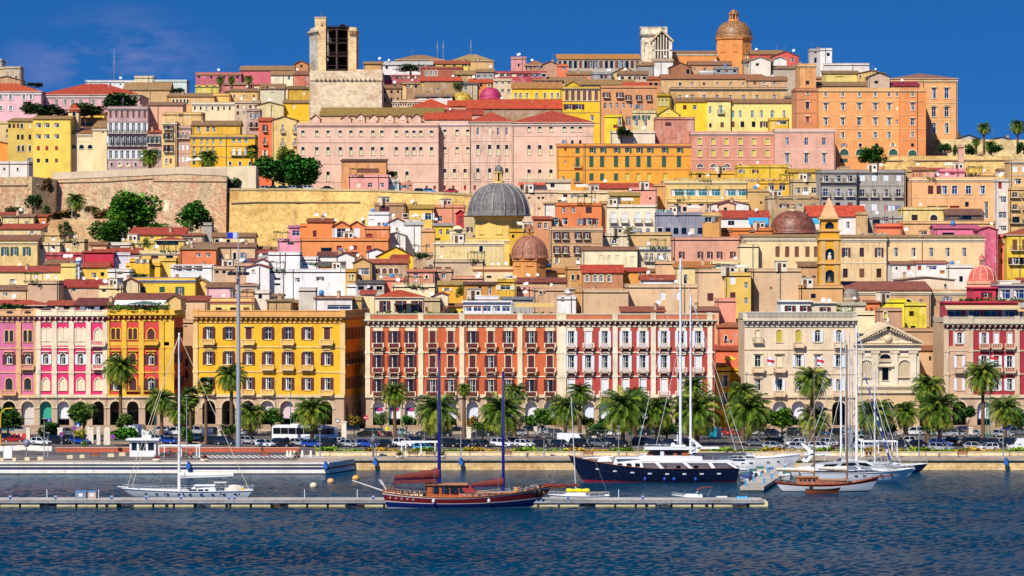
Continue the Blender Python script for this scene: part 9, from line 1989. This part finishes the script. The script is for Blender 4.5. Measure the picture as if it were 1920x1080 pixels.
for px,yb,lab,k in((294,866,'flower tub with pink flowers left of the shelter by the kiosk','f:8A3A5A'),(383,866,'flower tub with crimson flowers right of the shelter by the kiosk','f:8A1A3A'),(749,860,'flower tub at the left foot of the white frame near the blue mast','f:5A3A2A'),(828,860,'flower tub at the right foot of the white frame near the blue mast','f:4A5A2A'),(1463,850,'flower tub with red flowers among the boats on the right','f:8A2A1E'),(1560,850,'flower tub behind the white motor yacht','f:7A2A1E')):planter(px,yb,lab,k)
def cone_bollard(px,yb,lab):
 d=34*F/(yb-YH);r=thing('bollard',lab,'bollard',(PX(px,d),d,2.02),0,'pale tapering bollards near the pier corner',px);r['px']=[px,yb];m=MB();m.L(0,0,[(.3,0),(.28,.15),(.2,.75),(.13,1.05),(.02,1.1)],'w:EFE6D4',10);m.B('body',r)
for i,px in enumerate((539,545,552,567,583)):cone_bollard(px,856,'pale tapering bollard, %s from the left near the pier corner'%['first','second','third','fourth','fifth'][i])
def billboard():
 d=556;r=thing('notice_board','white double sided notice board on the left promenade','notice board',(PX(14.5,d),d,2.0),0,None,14);r['px']=[14,852];m=MB();m.b(-.75,.75,-.08,.08,.3,2.3,'p:EEF0F0');m.b(-.82,-.75,-.1,.1,0,2.4,'p:8A9498');m.b(.75,.82,-.1,.1,0,2.4,'p:8A9498');m.B('panel',r)
billboard()
def sculpture(px,lab,d=556,s_=1.0,k='p:7A8290'):
 r=thing('metal_sculpture',lab,'sculpture',(PX(px,d),d,2.0),0,None,px);r['px']=[px,845];m=MB();m.T((0,0,0),(0,0,2.2),.22,.12,k,8);m.B('post',r)
 m=MB();n=14
 for i in range(n):a=2*pi*i/n;m.Q([(.45*cos(a),-.05,3+.45*sin(a)),(.45*cos(a+.3),-.05,3+.45*sin(a+.3)),(1.25*cos(a+.15)*s_,-.02,3+1.0*sin(a+.15)*s_)],[(0,1,2),(2,1,0)],k)
 m.L(0,0,[(.1,2.3),(.5,2.6),(.62,3.0),(.5,3.4),(.1,3.7)],k,10);m.B('head',r)
sculpture(50,'grey metal winged sculpture on a post on the left plaza');sculpture(700,'round dark metal sculpture on a post beyond the pier corner',566,1.1,'p:6A6470')
def road_sign(px,yt,yb,d,k,lab,shape='round'):
 r=thing('road_sign',lab,'road sign',(PX(px,d),d,2.1),0,'road signs',px);r['px']=[px,yt];h_=PZ(yt,d)-2.1;m=MB();m.T((0,0,0),(0,0,h_),.04,.04,'p:9A9EA2',6);m.B('post',r);m=MB()
 if shape=='round':m.T((0,-.04,h_),(0,-.08,h_),.42,.42,k,16);m.T((0,-.08,h_),(0,-.1,h_),.28,.28,'p:2A5AB8' if 'C8' in k or 'D0' in k else 'p:F0F0F0',16)
 elif shape=='bar':m.T((0,-.04,h_),(0,-.08,h_),.5,.5,'p:C8202A',16);m.b(-.36,.36,-.1,-.08,h_-.08,h_+.08,'p:F4F4F4')
 else:m.b(-.4,.4,-.08,-.04,h_-.4,h_+.4,k);m.Q([(-.28,-.09,h_-.28),(.28,-.09,h_-.28),(0,-.09,h_+.25)],[(0,1,2)],'p:F4F4F4')
 m.B('sign_plate',r)
road_sign(115,814,840,585,'p:C8304A','round red rimmed no parking sign on the left, by the pale pillar');road_sign(212,819,848,578,'p:C8309A','round sign before the large spreading shrub');road_sign(146,797,820,610,'p:1A4AC8','square blue crossing sign below the magenta palace','sq');road_sign(92,788,812,620,'p:1A4AC8','small square blue sign left of the crossing sign','sq')
road_sign(686,783,812,632,'p:C8202A','red no entry sign at the mouth of the side street','bar');road_sign(633,789,815,626,'p:2A3A6A','round dark sign at the corner of the yellow palace');road_sign(139,803,815,604,'p:C8304A','small round sign near the yellow bush')
def traffic_light():
 r=thing('traffic_light','yellow curved pole reaching in from the left edge','traffic light',(PX(1,600),600,2.1),0,None,5);r['px']=[8,790];m=MB();P=[(0,0,0),(0,0,5.5),(.2,0,6.4),(.9,0,7.0),(2.3,0,7.1)];m.path(P,.12,'p:E8B81A',8);m.B('pole',r)
 m=MB();m.b(-.2,.2,-.2,.0,2.3,3.4,'p:1A1A1C');m.B('signal_head',r)
traffic_light()
def box_thing(name,cat,lab,px,yb,w,h_,k,k2='p:3A3A3C',d=None):
 d=d or 33.9*F/(yb-YH);r=thing(name,lab,cat,(PX(px,d),d,2.1),0,None,px);r['px']=[px,yb-6];a=w*S(d)/2;z=h_*S(d);m=MB();m.b(-a,a,-a*.8,a*.8,.1,z*.85,k);m.B('body',r);m=MB();m.Q([(-a-.06,-a*.9,z*.85),(a+.06,-a*.9,z*.85),(a+.06,a*.9,z*.85),(-a-.06,a*.9,z*.85),(-a*.8,-a*.5,z),(a*.8,-a*.5,z),(a*.8,a*.5,z),(-a*.8,a*.5,z)],[(0,1,5,4),(1,2,6,5),(2,3,7,6),(3,0,4,7),(4,5,6,7)],k2);m.B('lid',r)
box_thing('recycling_bin','bin','yellow recycling bin below the slender palm at the brick palace',727,812,9,12,'p:E8DC1A','p:D8C81A');box_thing('site_hut','hut','turquoise site hut behind the fence, right of the twin white masts',1338,820,17,18,'p:1A9AB8','p:1A8AA8');box_thing('recycling_bin','bin','yellow bin beside the parked cars left of the pale pillar on the right',1800,812,12,8,'p:E8C81A','p:D8B81A')
box_thing('litter_bin','bin','grey litter bin on the right hand promenade',1761,858,3,8,'p:6A7480');box_thing('litter_bin','bin','grey litter bin on the promenade, left of the navy yacht',989,858,4,10,'p:5A6470');box_thing('litter_bin','bin','round bin near the kiosk',228,866,4,8,'p:5A6470')
for px,yt,lab in((353,870,'blue mooring post on the left pier face'),(610,872,'blue mooring block at the pier corner'),(703,862,'blue mooring post beyond the pier corner'),(864,862,'blue mooring post by the left blue mast'),(1886,862,'blue mooring post at the right of the quay')):
 d=548.4 if px<640 else 559.2;r=thing('mooring_post',lab,'mooring post',(PX(px,d),d,1.0),0,'blue mooring posts on the quay',px);r['px']=[px,yt];m=MB();m.b(-.35,.35,-.25,.2,0,.7,'p:2A6AC8');m.T((0,0,.7),(0,0,1.25),.2,.26,'p:2A6AC8',10);m.B('body',r)
def barrier_red(px,yb,w,lab):
 d=33.9*F/(yb-YH);r=thing('site_barrier',lab,'barrier',(PX(px,d),d,2.1),0,None,px);r['px']=[px,yb];m=MB();a=w*S(d)/2;m.b(-a,a,-.05,.05,.1,1.0,'p:D8382A');[m.b(-a+i*.8,-a+i*.8+.3,-.07,-.05,.1,1.0,'p:E8E0D8')for i in range(1,int(2*a/.8))];m.B('panel',r)
barrier_red(718,818,34,'red plastic site barrier in the car park below the brick palace');barrier_red(37,822,28,'red plastic site barrier behind the red saloon on the left')
def flag(px,yt,lab,d,cols,z0=2.6):
 r=thing('flag',lab,'flag',(PX(px,d),d,z0),0,None,px);r['px']=[px,yt+6];z=PZ(yt,d)-z0;m=MB();m.T((0,1.6,z-2.4),(.0,-1.0,z+.9),.04,.03,'p:D8DCE0',5);m.B('pole',r);m=MB();n=6
 for i in range(n):
  x0,x1=.25*i,.25*(i+1);y0,y1=-.8+.12*sin(i*1.4),-.8+.12*sin((i+1)*1.4)
  for j,c in enumerate(cols):m.Q([(x0,y0,z-.55*j-.1*i*.5),(x1,y1,z-.55*j-.1*(i+1)*.5),(x1,y1,z-.55*(j+1)-.1*(i+1)*.5),(x0,y0,z-.55*(j+1)-.1*i*.5)],[(0,3,2,1),(0,1,2,3)],c)
 m.B('cloth',r)
flag(1438,668,'white and red flag hanging from the left balcony of the cream palace',647,['p:F0F0F2','p:C8203A','p:F0F0F2']);flag(1531,668,'white and red flag on the middle balcony of the cream palace',647,['p:F0F0F2','p:D8304A','p:F0F0F2']);flag(1855,668,'red and white flag by the tallest right palm',640,['p:E8302A','p:F0F0F2'])
def banner():
 d=612;r=thing('banner','white banner with blue lettering on the fence by the fan palms','banner',(PX(389,d),d,2.1),0,None,389);r['px']=[389,804];m=MB();m.b(-1.1,1.1,-.03,.0,1.2,2.6,'p:E4E8EC');m.B('cloth',r);m=MB();[m.b(-.9+.32*i,-.68+.32*i,-.05,-.03,1.5,1.85+.1*(i%2),'p:2A4AB0')for i in range(6)];m.B('lettering',r)
banner()
def laundry():
 d=849;r=thing('washing_line','washing hung out on the grey concrete flats','laundry',(PX(1655,d),d,PZ(400,d)),0,None,1672);r['px']=[1672,390];m=MB();m.T((0,-1.0,PZ(386,d)-PZ(400,d)),(PX(1690,d)-PX(1655,d),-1.0,PZ(386,d)-PZ(400,d)),.03,.03,'p:8A8A8A');m.B('line',r);q_=random.Random(5);x=.3
 while x<4.6:
  w=q_.uniform(.35,.7);hh=q_.uniform(.7,1.5);m=MB();z=PZ(386,d)-PZ(400,d);m.Q([(x,-1,z),(x+w,-1,z),(x+w-.08,-1.08,z-hh),(x+.08,-1.05,z-hh)],[(0,3,2,1),(0,1,2,3)],q_.choice(['w:E8ECF0','w:3A6AB8','w:2A3A6A','w:B8D0E8','w:C8503A']));m.B('garment',r);x+=w+.08
laundry()
def parasol(px,yt,d,rpx,k,lab,gz=None):
 s=S(d);g=PZ(yt+(rpx*1.5),d)if gz is None else gz;h_=PZ(yt,d)-g;r=thing('parasol',lab,'parasol',(PX(px,d),d,g),0,None,px);r['px']=[px,yt];m=MB();m.T((0,0,0),(0,0,h_),.05,.04,'p:8A8A8A',6);m.B('pole',r);m=MB();a=rpx*s;m.L(0,0,[(a,h_-.75),(a*.5,h_-.35),(.05,h_)],k,8,False);m.L(0,0,[(a,h_-.76),(a*.98,h_-.95)],k,8,False);m.B('canopy',r)
for px,yt,d,rp,k,lab in((355,296,905,9,'w:F2EEE4','left of the two white parasols before the yellow corner palace'),(370,295,905,10,'w:F2EEE4','right of the two white parasols before the yellow corner palace'),(226,307,915,6,'w:E8C8A0','small beige parasol left of the mauve palace door'),(242,307,915,6,'w:E8C8A0','small beige parasol right of the mauve palace door'),(779,400,842,10,'w:F4F2EE','white parasol on the terrace below the bastion'),(1190,428,788,13,'w:A8ACA8','grey parasol on the cream roof terrace, centre right'),(1370,667,668,12,'w:E8C03A','yellow parasol above the narrow yellow house'),(1175,238,966,3,'w:F4F2EE','closed white parasol on the terrace below the peeling house')):parasol(px,yt,d,rp,k,lab)
def awning(x0,x1,yt,yb,d,k,lab):
 r=thing('awning',lab,'awning',(PX(x0,d),d,PZ(yb,d)),0,None,(x0+x1)/2);r['px']=[(x0+x1)/2,yt];W=(x1-x0)*S(d);h_=(yb-yt)*S(d);m=MB();m.Q([(0,1.6,h_),(W,1.6,h_),(W,0,.3),(0,0,.3),(W,0,0),(0,0,0),(0,1.6,h_-.08),(W,1.6,h_-.08)],[(0,3,2,1),(3,5,4,2),(6,7,4,5)],k);m.B('cloth',r)
awning(1404,1441,408,421,818,'p:2AA0E0','bright blue awning on the white house with the red roof');awning(1343,1369,762,779,661,'w:F2B43A','amber shop awning at the foot of the narrow yellow house');awning(214,310,563,572,681.5,'w:F4F0EA','long white awning over the garden terrace');awning(972,1022,342,347,866,'w:D84A34','red awning on the white house right of the grey dome');awning(1515,1536,410,420,822,'p:3AA8D8','light blue shade left of the ochre tower')
for px,yb,c,t in((500,357.2,'silver','hatch'),(514,357.2,'green','sedan'),(534,357,'navy','hatch'),(545,357,'silver','hatch'),(562,357,'black','hatch'),(580,357,'white','hatch'),(615,357.5,'black','sedan'),(806,362,'skyblue','hatch'),(845,362,'red','sedan'),(789,362,'navy','hatch')):
 car(px,600,c,t,R.choice([-12,165,5]),label='%s car parked on top of the golden bastion, %s'%(WORD.get(c,c),'under the umbrella pines' if px<600 else 'before the university wall'),row='front')
 o=THINGS[-1][0];d=893 if px<700 else 905;o.location=(PX(px,d),d,PZ(yb+.5,d)-.0);o['px']=[px,353]
# ---------------------------------------------------------------- people
def person(x,y,z,rz,pose,top,legs,hair,lab,px,py,skin='B87A5A'):
 """one skinned body; clothing and hair are its children"""
 J={}
 if pose=='sit':J=dict(hip=(0,0,.5),chest=(0,.06,.98),neck=(0,.05,1.14),head=(0,.02,1.3),kl=(.1,-.42,.52),kr=(-.1,-.42,.52),fl=(.11,-.42,.07),fr=(-.12,-.38,.07),el=(.24,-.02,.84),er=(-.24,-.02,.84),hl=(.14,-.28,.66),hr=(-.14,-.28,.66))
 elif pose=='walk':J=dict(hip=(0,0,.92),chest=(0,-.02,1.36),neck=(0,-.02,1.5),head=(0,-.05,1.66),kl=(.1,-.2,.52),kr=(-.1,.1,.5),fl=(.1,-.28,.08),fr=(-.1,.36,.12),el=(.24,.1,1.14),er=(-.24,-.1,1.14),hl=(.24,.02,.88),hr=(-.22,-.28,.94))
 else:J=dict(hip=(0,0,.92),chest=(0,0,1.36),neck=(0,0,1.5),head=(0,-.03,1.66),kl=(.1,-.02,.5),kr=(-.1,-.02,.5),fl=(.11,0,.07),fr=(-.12,0,.07),el=(.25,.02,1.14),er=(-.25,.02,1.14),hl=(.24,-.06,.88),hr=(-.24,-.06,.88))
 c=Vector(J['chest']);sl=c+Vector((.17,0,.04));sr_=c+Vector((-.17,0,.04));hp=Vector(J['hip']);hl=hp+Vector((.1,0,-.04));hr_=hp+Vector((-.1,0,-.04))
 pts=[hp,c,Vector(J['neck']),Vector(J['head']),sl,Vector(J['el']),Vector(J['hl']),sr_,Vector(J['er']),Vector(J['hr']),hl,Vector(J['kl']),Vector(J['fl']),hr_,Vector(J['kr']),Vector(J['fr']),Vector(J['fl'])+Vector((0,-.16,-.03)),Vector(J['fr'])+Vector((0,-.16,-.03)),Vector(J['hl'])+Vector((0,-.06,-.09)),Vector(J['hr'])+Vector((0,-.06,-.09)),Vector(J['head'])+Vector((0,0,.09))]
 rad=[.15,.16,.055,.085,.075,.05,.03,.075,.05,.03,.095,.065,.045,.095,.065,.045,.035,.035,.028,.028,.075]
 E=[(0,1),(1,2),(2,3),(3,20),(1,4),(4,5),(5,6),(1,7),(7,8),(8,9),(0,10),(10,11),(11,12),(0,13),(13,14),(14,15),(12,16),(15,17),(6,18),(9,19)]
 def skin_(idx,ed,inflate,mat,name,par,lev=1):
  me=bpy.data.meshes.new(name);mp={a:i for i,a in enumerate(idx)};me.from_pydata([pts[a]for a in idx],[(mp[a],mp[b])for a,b in ed],[]);me.materials.append(M(mat))
  o=obj(name,me,par);md=o.modifiers.new('skin','SKIN');sv=me.skin_vertices[0].data
  for a in idx:sv[mp[a]].radius=(rad[a]*inflate,)*2;sv[mp[a]].use_root=(a==idx[0])
  md.use_smooth_shade=True;s_=o.modifiers.new('sub','SUBSURF');s_.levels=lev;s_.render_levels=lev;return o
 body=skin_(list(range(21)),E,1,'w:'+skin,'person',None,2);body.location=(x,y,z);body.rotation_euler=(0,0,rz);tag(body,lab,'person',None,px);body['px']=[px,py]
 skin_([1,0,4,7,5,8],[(0,1),(1,4),(1,7),(4,5),(7,8)],1.18,'w:'+top,'shirt',body);skin_([0,10,13,11,14,12,15],[(0,10),(0,13),(10,11),(13,14),(11,12),(14,15)],1.14,'w:'+legs,'trousers',body)
 m=MB();h_=Vector(J['head']);m.sphere((h_.x,h_.y+.03,h_.z+.06),.115,'w:'+hair,10,6);m.B('hair',body)
 m=MB();[m.sphere((h_.x+sg*.032,h_.y-.095,h_.z+.02),.013,'p:1A1410',6,4)for sg in(-1,1)];m.b(h_.x-.012,h_.x+.012,h_.y-.125,h_.y-.09,h_.z-.025,h_.z+.01,'w:'+skin);m.b(h_.x-.03,h_.x+.03,h_.y-.1,h_.y-.085,h_.z-.055,h_.z-.045,'w:7A3A34');m.B('face',body)
 return body
for px,d,pose,rz,t,l,hr,lab in((492,575,'walk',1.4,'1E2430','1A1E28','201810','person in dark clothes walking along the left promenade'),(318,562.4,'stand',.4,'2A4A8A','2A3040','2A2018','person in a blue top standing in the shelter by the kiosk'),(352,562,'sit',0,'2A2E3A','3A2A30','1A1410','person in dark clothes seated in the shelter by the kiosk'),(358,562,'sit',0,'C83A3A','2A2A38','1A1410','person in a red top seated in the shelter by the kiosk'),(1320,536,'stand',0,'1A2030','2A2A30','2A2018','person on the deck of the yacht behind the navy one, left of the pair'),(1326,536,'stand',.6,'3A3A4A','1A1A22','2A2018','person on the deck of the yacht behind the navy one, right of the pair'),(1625,566,'sit',0,'7A2A2A','2A2A38','2A1A14','person in dark red seated on the quay beyond the yacht masts, left one'),(1632,566,'sit',0,'3A2A2A','2A2A38','2A1A14','person in brown seated on the quay beyond the yacht masts, right one'),(163,606,'stand',0,'E8E4E0','2A3040','2A2018','person in a white top standing by the left gate pillars'),(1769,957,'stand',0,'2A6AB0','2A3040','2A2018','person in a blue top on the terrace below the round bushes'),(1775,957,'stand',0,'C8203A','2A3040','2A2018','person in a red top on the terrace below the round bushes')):
 z=2.02 if d<700 else PZ(292,d);z=2.5 if d==536 else z
 if pose=='sit':z=2.0
 person(PX(px,d),d,z,rz,pose,t,l,hr,lab,px,850 if d<700 else 288)
def final_labels():
 refs=[(266,842,'the white kiosk'),(447,800,'the tall lighting mast'),(575,812,'the coach'),(226,780,'the tall palm of the red and yellow palace'),(53,815,'the pale pillar on the far left'),(150,795,'the blue crossing sign'),(740,790,'the slender palm of the brick palace'),(824,800,'the left blue mast'),(943,800,'the right blue mast'),(1075,820,'the white delivery van'),(1168,800,'the wide palm right of the van'),(1285,800,'the twin white masts'),(1404,800,'the wide palm at the narrow street'),(1522,800,'the tall palm of the cream palace'),(1600,780,'the bundle of yacht masts'),(1698,800,'the small palm of the temple church'),(1762,800,'the widest palm on the right'),(1843,790,'the tallest palm on the right'),(1884,800,'the palm near the right edge'),(350,800,'the fan palms'),(645,806,'the pillar by the coach nose')]
 hill=[(o,o['px'])for o,_ in THINGS if o.get('px')is not None and o['category']in('dome','tower','wall','bell gable')or(o.get('px')is not None and not o['label'].startswith(('@','#'))and o['category']=='house' and len(o['label'])<60)]
 names={o:o['label'].split(',')[0].split(' with ')[0]for o,_ in hill}
 for o,_ in THINGS:
  lab=o['label']
  if lab[0]in '@#':
   x,y=o['px']
   if lab[0]=='#':c=min(refs,key=lambda r:abs(r[0]-x)+.2*abs(r[1]-y));nm,cx,cy=c[2],c[0],c[1]
   else:
    cands=sorted(hill,key=lambda t:abs(t[1][0]-x)+1.4*abs(t[1][1]-y));t=cands[0];nm,cx,cy='the '+names[t[0]],t[1][0],t[1][1]
   dx,dy=x-cx,y-cy
   rel=('just left of' if dx<0 else 'just right of')if abs(dx)>max(6,abs(dy)*.8)else('just above' if dy<0 else 'just below')
   if lab[0]=='#' and abs(dx)<=6:rel='beside'
   o['label']=lab[1:]+', '+rel+' '+nm
 by={}
 for o,px in THINGS:by.setdefault(o['label'],[]).append((o,px))
 W=['leftmost','second from the left','third from the left','fourth from the left','fifth from the left','sixth from the left','seventh from the left']
 for lab,l in by.items():
  if len(l)>1:
   l.sort(key=lambda t:t[1])
   for i,(o,_)in enumerate(l):
    w='rightmost' if i==len(l)-1 else W[min(i,6)];o['label']=w+' '+lab if len(l)>2 else('left' if i==0 else 'right')+' hand '+lab
 for o,_ in THINGS:
  w=o['label'].split()
  if len(w)>16:o['label']=' '.join(w[:16])
  if 'px' in o.keys():del o['px']
final_labels()
print('objects',len(bpy.data.objects),'things',len(THINGS),'meshes',len(bpy.data.meshes))
